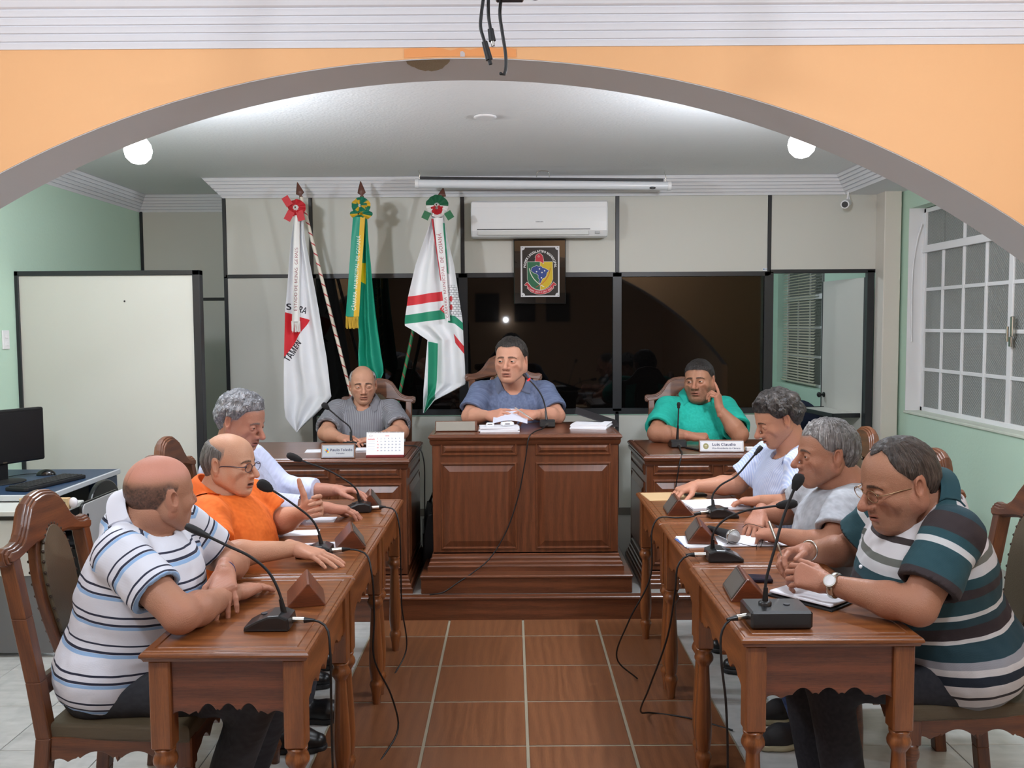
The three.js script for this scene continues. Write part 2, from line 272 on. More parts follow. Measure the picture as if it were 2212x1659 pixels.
// ---- partition at the back: panels, strips, dark glass ----
const glassDark = phy(srgb(9, 8, 8), 0.03, { specularIntensity: 1, ior: 1.4 });
{
  const w = struct('wall_back', 'beige office partition with black strips and dark glass', 'partition');
  const pan = (x0, x1, y0, y1, z = DB) => part('panel', bb(x0 + 0.014, x1 - 0.014, y0 + 0.012, y1 - 0.012, z, z - 0.03, 0.001), M.panel, w);
  const strip = (x0, x1, y0, y1, z = DB) => part('strip', bb(x0, x1, y0, y1, z + 0.006, z - 0.04, 0.002), M.alu, w);
  const T = CE - 0.1, S = 0.014, xs = [-2.15, -1.502, -0.365, 0.797, 1.94, 2.73], yT = 1.965, yB = 0.93;
  for (let i = 0; i < 5; i++) pan(xs[i], xs[i + 1] + (i === 4 ? 0.04 : 0), yT, T);
  for (const x of xs.slice(0, 5)) strip(x - S, x + S, yT - S, T);
  strip(xs[0] - S, xs[0] + S, 0.134, yT); pan(xs[0], xs[1], 0.134, yT);
  strip(xs[0], xs[1] - 0.03, yT - S, yT + S);
  for (let i = 1; i < 4; i++) { pan(xs[i], xs[i + 1], 0.134, yB - 0.02); }
  for (let i = 1; i < 5; i++) strip(xs[i] - S, xs[i] + S, 0.134, yB);
  for (let i = 1; i < 4; i++) { part('glass_pane', bb(xs[i] + 0.03, xs[i + 1] - 0.03, yB + 0.02, yT - 0.02, DB - 0.012, DB - 0.02, 0), glassDark, w, 'dark tinted window pane'); }
  for (let i = 1; i < 5; i++) strip(xs[i] - 0.034, xs[i] + 0.034, yB, yT + 0.012);
  strip(xs[1], xs[4], yT - 0.02, yT + 0.016); strip(xs[1], xs[4], yB - 0.022, yB + 0.022);
  strip(xs[4], xs[5] + 0.01, yT, yT + 0.028); strip(2.68, 2.735, 0.134, yT + 0.02);
  part('panel', bb(-2.16, -2.12, 0.134, T, DB - 0.03, -7.57, 0.001), M.panel, w);
  // recess behind the free-standing board
  const rz = -7.57; part('panel', bb(XL, -2.15, 1.83, T, rz, rz - 0.03, 0.001), M.panel, w); part('panel', bb(XL, -2.15, 0.134, 1.81, rz, rz - 0.03, 0.001), M.panel, w);
  part('strip', bb(XL, -2.15, 1.808, 1.834, rz + 0.006, rz - 0.03, 0.002), M.alu, w); part('strip', bb(XL, XL + 0.026, 0.134, T, rz + 0.006, rz - 0.03, 0.002), M.alu, w);
  part('baseboard', bb(-2.15, 1.94, 0.134, 0.19, DB + 0.012, DB, 0.002), std(srgb(110, 104, 96), 0.6), w);
  const bo = struct('wall_stub', 'free-standing beige partition board with black edge strips beside the computer desk', 'partition');
  part('panel', bb(XL + 0.02, -1.985, 0.16, 1.915, -5.64, -5.68, 0.001), M.panel, bo);
  part('strip', bb(XL, -1.945, 1.91, 1.94, -5.628, -5.692, 0.002), M.alu, bo); part('strip', bb(-1.99, -1.945, 0.134, 1.94, -5.628, -5.692, 0.002), M.alu, bo); part('strip', bb(XL, XL + 0.024, 0.134, 1.94, -5.628, -5.692, 0.002), M.alu, bo); part('strip', bb(XL, -1.945, 0.134, 0.17, -5.628, -5.692, 0.002), M.alu, bo);
  part('screw', new THREE.SphereGeometry(0.006, 8, 6).translate(-2.42, 1.75, -5.639), M.alu, bo);
  const pl = struct('wall_pillar', 'pale square pillar beside the door opening', 'pillar');
  part('pillar_shaft', bb(2.738, 2.862, 0.134, CE - 0.1, -6.64, -6.8, 0.006), std(srgb(216, 210, 200), 0.6), pl);
  part('pillar_gap_shade', bb(2.862, 2.88, 0.134, CE - 0.1, -6.72, -6.8, 0.003), std(srgb(150, 146, 140), 0.6), pl);  // gap beside the shaft; its shade is put into a darker pillar tone
}
// ---- window with rolled-glass panes ----
const dotted = dtex(256, 256, (x, y) => { const a = Math.sin(x / 256 * Math.PI * 32) * Math.sin(y / 256 * Math.PI * 32); const v = 128 + 110 * a; return [v, v, v]; }, false);
const paneM = phy(srgb(176, 180, 176), 0.22, { bumpMap: rep(dotted, 1 / 0.36, 1 / 0.36), bumpScale: 0.009, transmission: 0.35, thickness: 0, ior: 1.5 });
function windowGrid(name, label, X, z0, z1, y0, y1, colsN, rowsY) {
  const w = struct(name, label, 'window'), fm = M.white, t = 0.012;
  const xA = X - 0.018, xB = X + 0.018;
  part('window_frame', [bb(xA, xB, y0, y0 + 0.03, z0, z1, 0.002), bb(xA, xB, y1 - 0.03, y1, z0, z1, 0.002), bb(xA, xB, y0, y1, z0, z0 - 0.03, 0.002), bb(xA, xB, y0, y1, z1 + 0.03, z1, 0.002)], fm, w);
  const zs = []; for (let i = 0; i <= colsN; i++) zs.push(z0 + (z1 - z0) * i / colsN);
  const ys = [y0, ...rowsY, y1];
  for (const y of rowsY.slice(0, -1)) part('glazing_bar', bb(xA + 0.006, xB - 0.006, y - t, y + t, z0, z1, 0.002), fm, w);
  part('transom', bb(xA - 0.012, xB, rowsY[rowsY.length - 1] - 0.026, rowsY[rowsY.length - 1] + 0.026, z0, z1, 0.003), fm, w);
  for (let i = 1; i < colsN; i++) { part('glazing_bar', bb(xA + 0.004, xB - 0.004, y0, rowsY[rowsY.length - 1], zs[i] + (i % 4 ? t : 0.024), zs[i] - (i % 4 ? t : 0.024), 0.002), fm, w); if (i % 2 === 0) part('glazing_bar', bb(xA + 0.004, xB - 0.004, rowsY[rowsY.length - 1], y1, zs[i] + t, zs[i] - t, 0.002), fm, w); }
  for (let i = 0; i < colsN; i++) for (let j = 0; j + 1 < ys.length; j++) { const g = bb(X - 0.003, X + 0.003, ys[j] + 0.005, ys[j + 1] - 0.005, zs[i] - 0.004, zs[i + 1] + 0.004, 0, 2); part('pane', g, paneM, w); }
  return w;
}
{
  const w = windowGrid('window_1', 'tall white gridded window of dimpled glass on the right wall', 3.0, -4.25, -6.545, 0.948, 2.405, 8, [1.25, 1.53, 1.825, 2.115]);
  const zc = -5.32, hx = 2.972; part('latch', [bb(hx - 0.02, hx, 1.5, 1.62, zc + 0.014, zc - 0.014, 0.004), cyl(0.008, 0.008, [hx - 0.024, 1.47, zc - 0.03], [hx - 0.024, 1.56, zc - 0.03], 10), bb(hx - 0.012, hx, 1.44, 1.5, zc - 0.01, zc - 0.04, 0.003)], M.chrome, w, 'metal window latch');
  part('cord', tube([[2.95, 2.3, -6.5], [2.93, 2.2, -6.52], [2.905, 2.0, -6.53], [2.90, 1.7, -6.53], [2.905, 1.45, -6.53]], 0.006, 20, 6), M.white, w, 'white blind cord');
  const w2 = windowGrid('window_2', 'window with venetian blind in the side room behind the partition', 3.0, -8.3, -9.75, 0.96, 2.15, 4, [1.26, 1.55, 1.85]);
  for (let y = 1.02; y < 2.14; y += 0.028) { const s = cbox(0.02, 0.0016, 1.0, 0, 0, 0, 0, 2); const o = part('slat', s, M.slat ||= std(srgb(214, 208, 186), 0.5), w2); o.position.set(2.93, y, -9.2); o.rotation.z = 0.55; }
  part('bottom_rail', bb(2.915, 2.945, 0.985, 1.0, -8.68, -9.72, 0.002), M.slat, w2); for (const z of [-8.85, -9.2, -9.55]) part('ladder_cord', cyl(0.0012, 0.0012, [2.93, 0.99, z], [2.93, 2.14, z], 5), M.slat, w2);
}
// ---- door leaf, open into the side room ----
{
  const d = struct('door_1', 'beige door standing open behind the partition, with a small black-edged shelf', 'door');
  d.position.set(2.70, 0.134, -6.86); d.rotation.y = -Math.PI / 2 - 0.12 + 0.24;   // local -x runs away from the hinge, local +z faces the room
  part('leaf', bb(-0.68, 0, 0.01, 1.8, 0.0175, -0.0175, 0.002), M.panel, d);
  part('edge_strip', bb(-0.69, -0.675, 0.01, 1.8, 0.02, -0.02, 0.002), M.alu, d); part('edge_strip', bb(-0.005, 0.01, 0.01, 1.8, 0.02, -0.02, 0.002), M.alu, d);
  part('knob', [cyl(0.022, 0.022, [-0.63, 0.86, 0.017], [-0.63, 0.86, 0.024]), cyl(0.009, 0.009, [-0.63, 0.86, 0.02], [-0.63, 0.86, 0.055]), new THREE.SphereGeometry(0.023, 14, 10).scale(1, 1, 0.75).translate(-0.63, 0.86, 0.062)], M.black, d);
  part('shelf', bb(-0.62, -0.03, 0.735, 0.757, 0.235, 0.02, 0.002), M.panel, d); part('shelf_edge', [bb(-0.63, -0.02, 0.728, 0.762, 0.246, 0.235, 0.002), bb(-0.632, -0.62, 0.728, 0.762, 0.246, 0.02, 0.002), bb(-0.03, -0.02, 0.728, 0.762, 0.246, 0.02, 0.002)], M.alu, d);
  part('shelf_bracket', cyl(0.01, 0.01, [-0.33, 0.56, 0.02], [-0.33, 0.73, 0.2], 8), M.alu, d);
}
// ---- lamps ----
const glow = i => new THREE.MeshStandardMaterial({ color: 0xffffff, emissive: new THREE.Color(1, 1, 1), emissiveIntensity: i });
for (const L of LAMPS) {
  const t = thing('ceiling_bulb', L.label, 'lamp', L.p);
  const b = part('bulb', lathe([[0.001, -L.r], [L.r * 0.5, -L.r * 0.87], [L.r * 0.87, -L.r * 0.5], [L.r, 0], [L.r * 0.9, L.r * 0.45], [L.r * 0.55, L.r * 0.95], [0.02, L.r * 1.35]], 24), glow(14), t); b.castShadow = false;
  part('socket', lathe([[0.0, CE - L.p[1]], [0.05, CE - L.p[1]], [0.05, CE - L.p[1] - 0.012], [0.024, CE - L.p[1] - 0.03], [0.022, L.r * 1.3], [0, L.r * 1.3]], 20), M.white, t);
  const pl = new THREE.PointLight(0xe9f3ff, L.i, 0, 2); pl.position.set(0, 0, 0); pl.castShadow = true; pl.shadow.radius = L.r / 0.02; t.add(pl); pl.name = 'bulb_light';
}
{ // added lamp standing in for the camera flash that the dark glass mirrors
  const t = thing('flash_stand_in_lamp', 'small added lamp behind the photographer, standing in for the camera flash mirrored in the dark glass', 'lamp', [-0.11, 1.7, ZF - 0.06]);
  part('bracket', bb(-0.04, 0.04, -0.06, 0.06, 0.06, 0.03, 0.004), M.white, t); part('bulb', new THREE.SphereGeometry(0.045, 16, 12), glow(40), t);
  const pl = new THREE.PointLight(0xf4f8ff, 0.6, 0, 2); pl.shadow.radius = 2; pl.castShadow = true; pl.position.set(0, 0, -0.05); pl.name = 'bulb_light'; t.add(pl);
}
for (const [x, w, l] of [[-0.46, 0.46, 'dark framed picture on the wall behind the photographer, left one'], [0.25, 0.4, 'dark framed picture on the wall behind the photographer, middle one'], [0.88, 0.46, 'dark framed picture on the wall behind the photographer, right one']]) {
  const t = thing('framed_picture', l, 'picture', [x, 1.93, ZF - 0.02], 0, 'pictures behind the photographer');
  part('frame', bb(-w / 2, w / 2, -0.27, 0.27, 0.02, -0.01, 0.005), M.black, t); part('print', bb(-w / 2 + 0.05, w / 2 - 0.05, -0.22, 0.22, 0, -0.013, 0), std(srgb(70, 66, 60), 0.5), t);
}
// ================= FURNITURE =================
function raised(x0, x1, y0, y1, z, loops) {        // loops: [inset, height above z], last one is capped
  const P = [], R = loops.map(([i, h]) => [[x0 + i, y0 + i, z + h], [x1 - i, y0 + i, z + h], [x1 - i, y1 - i, z + h], [x0 + i, y1 - i, z + h]]);
  for (let k = 0; k + 1 < R.length; k++) for (let j = 0; j < 4; j++) { const a = R[k][j], b = R[k][(j + 1) % 4], c = R[k + 1][(j + 1) % 4], d = R[k + 1][j]; P.push(...a, ...b, ...c, ...a, ...c, ...d); }
  const e = R[R.length - 1]; P.push(...e[0], ...e[1], ...e[2], ...e[0], ...e[2], ...e[3]);
  const g = new THREE.BufferGeometry(); g.setAttribute('position', new THREE.BufferAttribute(new Float32Array(P), 3)); g.computeVertexNormals(); return g;
}
const edgeProf = t => [[-0.05, 0], [-0.038, 0], [-0.036, -0.003], [-0.032, -0.003], [-0.03, 0], [-0.012, 0], [-0.01, -0.003], [-0.007, -0.004], [-0.003, -0.006], [0, -0.011], [0, -t * 0.55], [-0.005, -t * 0.68], [-0.009, -t * 0.95], [-0.05, -t]];
function topGeo(x0, x1, z0, z1, y, t, gx) {        // slab with a moulded rim, top face at y; z0 > z1
  const rim = sweep([[x0, z0], [x1, z0], [x1, z1], [x0, z1]], edgeProf(t), y, -1, true);
  return [bb(x0 + 0.05, x1 - 0.05, y - t, y, z0 - 0.05, z1 + 0.05, 0, gx), uvBox(rim, gx)];
}
const legPts = [[0, 0], [0.016, 0], [0.02, 0.05], [0.0255, 0.075], [0.029, 0.088], [0.0255, 0.1], [0.019, 0.108], [0.024, 0.118], [0.0285, 0.16], [0.0285, 0.21], [0.024, 0.30], [0.0195, 0.385], [0.0185, 0.41], [0.024, 0.42], [0.0315, 0.432], [0.0325, 0.441], [0.029, 0.452], [0.0245, 0.458], [0.0275, 0.466], [0.0275, 0.475], [0, 0.475]];
function scallop(L, h0, h1, n) {                   // apron outline: straight top, waves below
  const o = [[-L / 2, h1], [-L / 2, h0 + 0.0]]; const N = 64;
  for (let i = 0; i <= N; i++) { const t = i / N, e = Math.min(t, 1 - t) * L; let y;
    if (e < 0.07) y = h0 + 0.0 + 0.01 * Math.abs(Math.sin(e / 0.07 * Math.PI * 1.5)); else { const s = ((t * L - 0.07) / (L - 0.14)) * n % 1; const q = Math.abs(s - 0.5) * 2; y = h0 + 0.03 * (1 - q * q) + (q > 0.86 ? 0.012 * Math.sin((q - 0.86) / 0.14 * Math.PI) : 0); }
    o.push([-L / 2 + L * t, y]); }
  o.push([L / 2, h1]); return o;
}
function makeTable(x0, x1, z0, z1, label) {
  const h = 0.745, T = 0.03, cx = (x0 + x1) / 2, cz = (z0 + z1) / 2, t = thing('council_table', label, 'table', [cx, 0, cz], 0, 'narrow wooden tables along the aisle');
  const a = x0 - cx, b = x1 - cx, c = z0 - cz, d = z1 - cz, i = 0.045;
  part('table_top', topGeo(a, b, c, d, h, T, 0), M.wood, t);
  for (const [X, Z] of [[a + i, c - i], [b - i, c - i], [a + i, d + i], [b - i, d + i]]) {
    const L = lathe(legPts, 18); const U = L.attributes.uv; for (let k = 0; k < U.count; k++) U.setXY(k, U.getY(k) * 0.5, U.getX(k) * 0.18);
    part('leg', [L.translate(X, 0, Z), cbox(0.056, h - T - 0.475, 0.056, X, 0.475 + (h - T - 0.475) / 2, Z, 0.004, 1)], M.wood, t);
  }
  const lx = (b - a) - 2 * i - 0.05, lz = (c - d) - 2 * i - 0.05, y0 = 0.565, y1 = h - T;
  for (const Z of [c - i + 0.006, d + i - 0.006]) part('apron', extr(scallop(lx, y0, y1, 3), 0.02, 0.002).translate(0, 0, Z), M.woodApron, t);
  for (const X of [a + i - 0.006, b - i + 0.006]) part('apron', uvBox(extr(scallop(lz, y0, y1, 4), 0.02, 0.002).rotateY(Math.PI / 2), 2).translate(X, 0, 0), M.wood, t);
  return t;
}
makeTable(-0.97, -0.53, -2.27, -2.96, 'wooden table nearest the camera on the left side of the aisle');
makeTable(-0.97, -0.53, -2.965, -3.715, 'wooden table on the left in front of the man in orange polo');
makeTable(-0.97, -0.53, -3.72, -4.33, 'wooden table on the left in front of the grey-haired man in long sleeves');
const nearRight = makeTable(0.61, 1.10, -2.35, -3.07, 'wooden table nearest the camera on the right, with a small sticker under its edge');
makeTable(0.62, 1.10, -3.075, -3.755, 'wooden table on the right in front of the man in grey T-shirt');
makeTable(0.62, 1.10, -3.76, -4.475, 'wooden table on the right in front of the man in light blue shirt');
const flat = (w, h, tex, rough = 0.6) => ({ g: new THREE.PlaneGeometry(w, h), m: std(0xffffff, rough, { map: tex }) });
function printOn(parent, name, w, h, px, py, draw, place, label, rough) {     // flat print, drawn on a canvas
  const f = flat(w, h, canvasTex(px, py, draw), rough); const o = part(name, f.g, f.m, parent, label); place(o); return o;
}
printOn(nearRight, 'sticker', 0.04, 0.016, 128, 52, (c, w, h) => { c.fillStyle = '#e8eaec'; c.fillRect(0, 0, w, h); c.fillStyle = '#4a6a66'; c.beginPath(); c.ellipse(28, 26, 17, 15, 0, 0, 7); c.fill(); c.fillStyle = '#e8eaec'; c.fillRect(22, 18, 8, 10); c.fillStyle = '#777'; for (const y of [12, 24, 36]) c.fillRect(54, y, 62, 4); }, o => o.position.set(-0.148, 0.704, 0.329), 'small white sticker');

// ---- desks on the dais ----
function makeDesk(name, label, X0, X1, Z0, Z1, yB, yT, cols, rows) {
  const t = thing(name, label, 'desk', [(X0 + X1) / 2, yB, (Z0 + Z1) / 2]); const a = (X0 - X1) / 2, b = -a, c = (Z0 - Z1) / 2, d = -c, H = yT - yB;
  part('desk_top', topGeo(a - 0.02, b + 0.02, c + 0.025, d - 0.02, H, 0.032, 0), M.woodDesk, t);
  part('top_moulding', sweep([[a, c], [b, c], [b, d], [a, d]], [[0, -0.03], [0.006, -0.026], [0.012, -0.014], [0.014, 0], [0, 0]], H - 0.032, -1, true), M.woodDesk, t);
  part('desk_case', bb(a, b, 0.07, H - 0.03, c, d, 0.003, 1), M.woodDesk, t);
  const bp = []; for (let i = 0; i < 4; i++) bp.push([0.03 - i * 0.008, 0.012 + i * 0.021], [0.03 - i * 0.008, 0.026 + i * 0.021], [0.024 - i * 0.008, 0.03 + i * 0.021]);
  part('base_moulding', sweep([[a, c], [b, c], [b, d], [a, d]], [[0.03, 0], ...bp, [0, 0.1]], 0, -1, true), M.woodDesk, t);
  const lo = [[0, 0.0], [0.004, 0.006], [0.01, 0.007], [0.014, 0.001], [0.018, 0.0005], [0.05, 0.011], [0.056, 0.011]];
  for (const [x0, x1] of cols) for (const [y0, y1] of rows) part('front_panel', uvBox(raised(x0 - (X0 + X1) / 2, x1 - (X0 + X1) / 2, y0 - yB, y1 - yB, c, (y1 - y0) < 0.12 ? [[0, 0], [0.003, 0.007], [0.008, 0.008], [0.012, 0.001], [0.016, 0.001], [0.03, 0.009]] : lo), 1), M.woodDesk, t);
  for (const s of [-1, 1]) { const w = raised(d + 0.07, c - 0.07, 0.13, H - 0.16, b, lo); w.rotateY(s > 0 ? Math.PI / 2 : -Math.PI / 2); if (s > 0) w.scale(1, 1, 1); part('side_panel', uvBox(w, 1), M.woodDesk, t);
    const u = raised(d + 0.07, c - 0.07, H - 0.12, H - 0.045, b, [[0, 0], [0.003, 0.007], [0.008, 0.008], [0.012, 0.001], [0.016, 0.001], [0.03, 0.009]]); u.rotateY(s > 0 ? Math.PI / 2 : -Math.PI / 2); part('side_panel', uvBox(u, 1), M.woodDesk, t); }
  return t;
}
makeDesk('side_desk', 'dark panelled desk on the dais below the white and green flags', -1.6, -0.575, -4.82, -5.53, 0.134, 0.87, [[-1.55, -1.36], [-1.33, -0.99], [-0.96, -0.6]], [[0.76, 0.835], [0.26, 0.735]]);
makeDesk('side_desk', 'dark panelled desk on the dais in front of the man in teal polo', 0.735, 1.8, -4.88, -5.54, 0.134, 0.87, [[0.77, 1.1], [1.15, 1.47], [1.5, 1.77]], [[0.76, 0.835], [0.26, 0.735]]);
makeDesk('presiding_desk', 'tall central wooden desk with two large raised panels', -0.44, 0.58, -4.89, -5.5, 0.235, 0.99, [[-0.395, 0.025], [0.125, 0.54]], [[0.872, 0.945], [0.35, 0.835]]);
{ const t = thing('desk_plinth', 'dark wooden plinth under the central desk', 'plinth', [0.07, 0.134, -5.55]);
  part('plinth_box', bb(-0.57, 0.575, 0, 0.1, 0.77, -0.95, 0.004), M.woodDesk, t); part('plinth_lip', bb(-0.575, 0.58, 0.084, 0.101, 0.776, -0.95, 0.005), M.woodDesk, t); }

// ---- chairs ----
const crest = (() => { const P = [[-0.245, 0.935], [-0.235, 0.93], [-0.2, 0.934], [-0.15, 0.945], [-0.1, 0.955], [0, 0.958]]; const up = [[-0.25, 0.95], [-0.248, 0.972], [-0.232, 0.98], [-0.205, 0.979], [-0.175, 0.985], [-0.15, 1.0], [-0.128, 1.024], [-0.11, 1.052], [-0.09, 1.076], [-0.055, 1.093], [-0.018, 1.099], [0, 1.1]];
  return { lower: P, upper: up, out(s) { const f = ([x, y]) => [x * (1 - s * 0.02), y - (y > 0.96 ? s * 0.006 : -s * 0.004)]; const L = [...P.slice().reverse().map(f), ...up.map(f)]; return [...L, ...L.slice(1, -1).reverse().map(([x, y]) => [-x, y])]; } }; })();
const ovalOut = (k) => { const o = []; for (let i = 0; i < 40; i++) { const a = i / 40 * Math.PI * 2, s = Math.sin(a), c = Math.cos(a), y = 0.765 + 0.235 * s, w = 0.052 + 0.05 * Math.max(0, Math.min(1, (y - 0.6) / 0.33)); o.push([(w + k) * c * Math.pow(1, 1), 0.765 + (0.235 + k) * s]); } return o; };
const chairShapes = (() => {
  const bow = (y) => -0.2 - 0.105 * Math.max(0, (y - 0.46) / 0.6) - 0.05 * Math.max(0, (0.46 - y) / 0.46);
  const lean = g => { const p = g.attributes.position; for (let i = 0; i < p.count; i++) p.setZ(i, p.getZ(i) + bow(p.getY(i))); g.computeVertexNormals(); return g; };
  const stile = s => { const ps = []; for (const y of [0, 0.15, 0.3, 0.44, 0.6, 0.78, 0.95]) ps.push(y); const gs = []; for (let i = 0; i + 1 < ps.length; i++) { const h = ps[i + 1] - ps[i]; const g = cbox(0.04, h + 0.002, 0.042, s * (0.205 - 0.0 * ps[i]), ps[i] + h / 2, 0, 0.003, 1); gs.push(lean(g)); } return merge(gs); };
  const crestG = lean(merge([extr(crest.out(0), 0.022, 0.004), extr(crest.out(1), 0.036, 0.004), extr(crest.out(2.2), 0.048, 0.004)]));
  const splat = lean(extr(ovalOut(0.022), 0.026, 0.004, 1));
  const padShape = () => { const g = extr(ovalOut(0), 0.014, 0.005); return g; };
  const padF = lean(padShape().translate(0, 0, 0.018)), padB = lean(padShape().translate(0, 0, -0.018));
  const nails = []; for (const s of [-1, 1]) for (const [x, y] of ovalOut(0.001)) nails.push(new THREE.SphereGeometry(0.0048, 6, 4).translate(x, y, s * 0.022)); const nailG = lean(merge(nails));
  const rail = lean(cbox(0.38, 0.05, 0.026, 0, 0.575, 0, 0.004));
  const seatPad = (() => { const s = new THREE.Shape([[-0.2, -0.19], [0.2, -0.19], [0.225, 0.2], [-0.225, 0.2]].map(q => new THREE.Vector2(...q))); const g = new THREE.ExtrudeGeometry(s, { depth: 0.02, bevelEnabled: true, bevelSize: 0.012, bevelThickness: 0.014, bevelSegments: 4 }); g.rotateX(-Math.PI / 2); g.scale(1, 1, -1); g.index || 0; const q = uvBox(g); const p = q.attributes.position; for (let i = 0; i < p.count; i += 3) { for (const a of [0, 1, 2]) { const t = p.getX(i + 1 + 0); } const x1 = p.getX(i + 1), y1 = p.getY(i + 1), z1 = p.getZ(i + 1); p.setXYZ(i + 1, p.getX(i + 2), p.getY(i + 2), p.getZ(i + 2)); p.setXYZ(i + 2, x1, y1, z1); } q.computeVertexNormals(); return q.translate(0, 0.444, 0); })();
  const frontRail = extr(scallop(0.4, 0.36, 0.442, 3), 0.024, 0.003).translate(0, 0, 0.19);
  const sideRail = s => uvBox(extr(scallop(0.37, 0.37, 0.442, 2), 0.024, 0.003).rotateY(Math.PI / 2), 2).translate(s * 0.205, 0, 0);
  const backRail = cbox(0.38, 0.06, 0.024, 0, 0.41, -0.2, 0.003);
  const frontLeg = s => merge([cbox(0.046, 0.09, 0.046, s * 0.205, 0.4, 0.19, 0.004, 1), lathe([[0, 0], [0.016, 0], [0.019, 0.05], [0.025, 0.066], [0.021, 0.08], [0.017, 0.088], [0.024, 0.13], [0.024, 0.22], [0.018, 0.3], [0.025, 0.318], [0.026, 0.33], [0.022, 0.345], [0.024, 0.36], [0, 0.36]], 14).translate(s * 0.205, 0, 0.19)]);
  return { stile, crestG, splat, padF, padB, nailG, rail, seatPad, frontRail, sideRail, backRail, frontLeg };
})();
let chairProto = null;
function chair(label, x, y, z, turn, s = 1) {
  let t;
  if (!chairProto) {
    t = thing('armless_chair', label, 'chair'); const S = chairShapes, w = M.woodChair;
    part('crest_rail', S.crestG, w, t); for (const k of [-1, 1]) part('back_stile', S.stile(k), w, t);
    part('back_splat', S.splat, w, t); part('back_pad', S.padF, M.leather, t); part('back_pad', S.padB, M.leather, t); part('nail_heads', S.nailG, std(srgb(62, 50, 40), 0.4, { metalness: 0.6 }), t).userData.kind = 'stuff'; part('back_rail', S.rail, w, t);
    part('seat_pad', S.seatPad, M.leather, t); part('seat_rail', S.frontRail, w, t); for (const k of [-1, 1]) part('seat_rail', S.sideRail(k), w, t); part('seat_rail', S.backRail, w, t);
    for (const k of [-1, 1]) part('front_leg', S.frontLeg(k), w, t); chairProto = t;
  } else { t = chairProto.clone(); t.name = numbered('armless_chair'); scene.add(t); t.userData = { ...chairProto.userData }; }
  tag(t, label, 'chair', 'carved wooden council chairs'); t.position.set(x, y, z); t.rotation.y = turn; t.scale.setScalar(s); return t;
}
const HP = Math.PI / 2;
chair('carved wooden chair with leather back pad under the man in striped white polo', -1.11, 0, -2.655, HP);
chair('carved wooden chair under the man in orange polo', -1.06, 0, -3.38, HP);
chair('carved wooden chair behind the grey-haired man in long sleeves', -1.23, 0, -3.97, HP);
chair('carved wooden chair at the right edge under the man in dark striped polo', 1.35, 0, -2.76, -HP);
chair('carved wooden chair under the man in grey T-shirt', 1.33, 0, -3.45, -HP);
chair('carved wooden chair under the man in light blue shirt', 1.36, 0, -4.2, -HP);
chair('carved wooden chair behind the bald man in grey striped shirt', -0.9, 0.134, -5.75, 0, 1);
chair('carved wooden chair behind the man in blue-grey polo at the central desk', -0.02, 0.234, -5.75, 0.12, 1.05);
chair('carved wooden chair behind the man in teal polo', 1.13, 0.134, -5.75, -0.05, 1);

// ---- wedge name blocks ----
const plateTex = [0, 1].map(k => canvasTex(256, 128, (c, w, h) => { c.fillStyle = k ? '#6d6a66' : '#75726c'; c.fillRect(0, 0, w, h); for (let i = 0; i < 900; i++) { const v = 90 + Math.floor(rnd() * 60); c.fillStyle = `rgba(${v},${v},${v - 4},0.35)`; c.fillRect(rnd() * w, rnd() * h, 3, 2); } c.strokeStyle = '#4c4844'; c.lineWidth = 5; c.strokeRect(5, 5, w - 10, h - 10); }));
function wedge(label, x, y, z, turn, plate = true) {      // prism along z, name face towards local +x
  const t = thing('name_block', label, 'name block', [x, y, z], turn, 'wooden wedge name blocks'); const L = 0.17;
  part('block', uvBox(extr([[-0.065, 0], [0.045, 0], [0.047, 0.004], [0.0, 0.07], [-0.006, 0.07], [-0.065, 0.005]], L, 0.003), 2), woodM(texW2, 0.35, srgb(255, 225, 205)), t);
  if (plate) { const o = part('name_plate', uvBox(new THREE.BoxGeometry(L - 0.012, 0.072, 0.002)), std(0xffffff, 0.35, { map: plateTex[0], metalness: 0.4 }), t, 'grey metal plate'); const u = new THREE.BoxGeometry(L - 0.012, 0.072, 0.002).attributes.uv; o.geometry = new THREE.BoxGeometry(L - 0.012, 0.072, 0.002); o.position.set(0.0255, 0.0375, 0); o.rotation.set(0, HP, 0); o.rotateX(-0.62); }
  return t;
}
wedge('wooden wedge name block on the near left table, plain side showing', -0.63, 0.745, -2.72, 0.25, false);
wedge('wooden wedge name block on the left table by the orange polo man', -0.62, 0.745, -3.42, 0.22);
wedge('wooden wedge name block on the far left table under the grey-haired man\'s fingers', -0.66, 0.745, -4.14, 0.15);
wedge('wooden wedge name block on the near right table beside the large microphone base', 0.71, 0.745, -2.74, Math.PI - 0.08);
wedge('wooden wedge name block standing on papers on the middle right table', 0.72, 0.751, -3.44, Math.PI - 0.12);
wedge('wooden wedge name block on the far right table beside the kraft envelope', 0.73, 0.745, -3.98, Math.PI - 0.05);

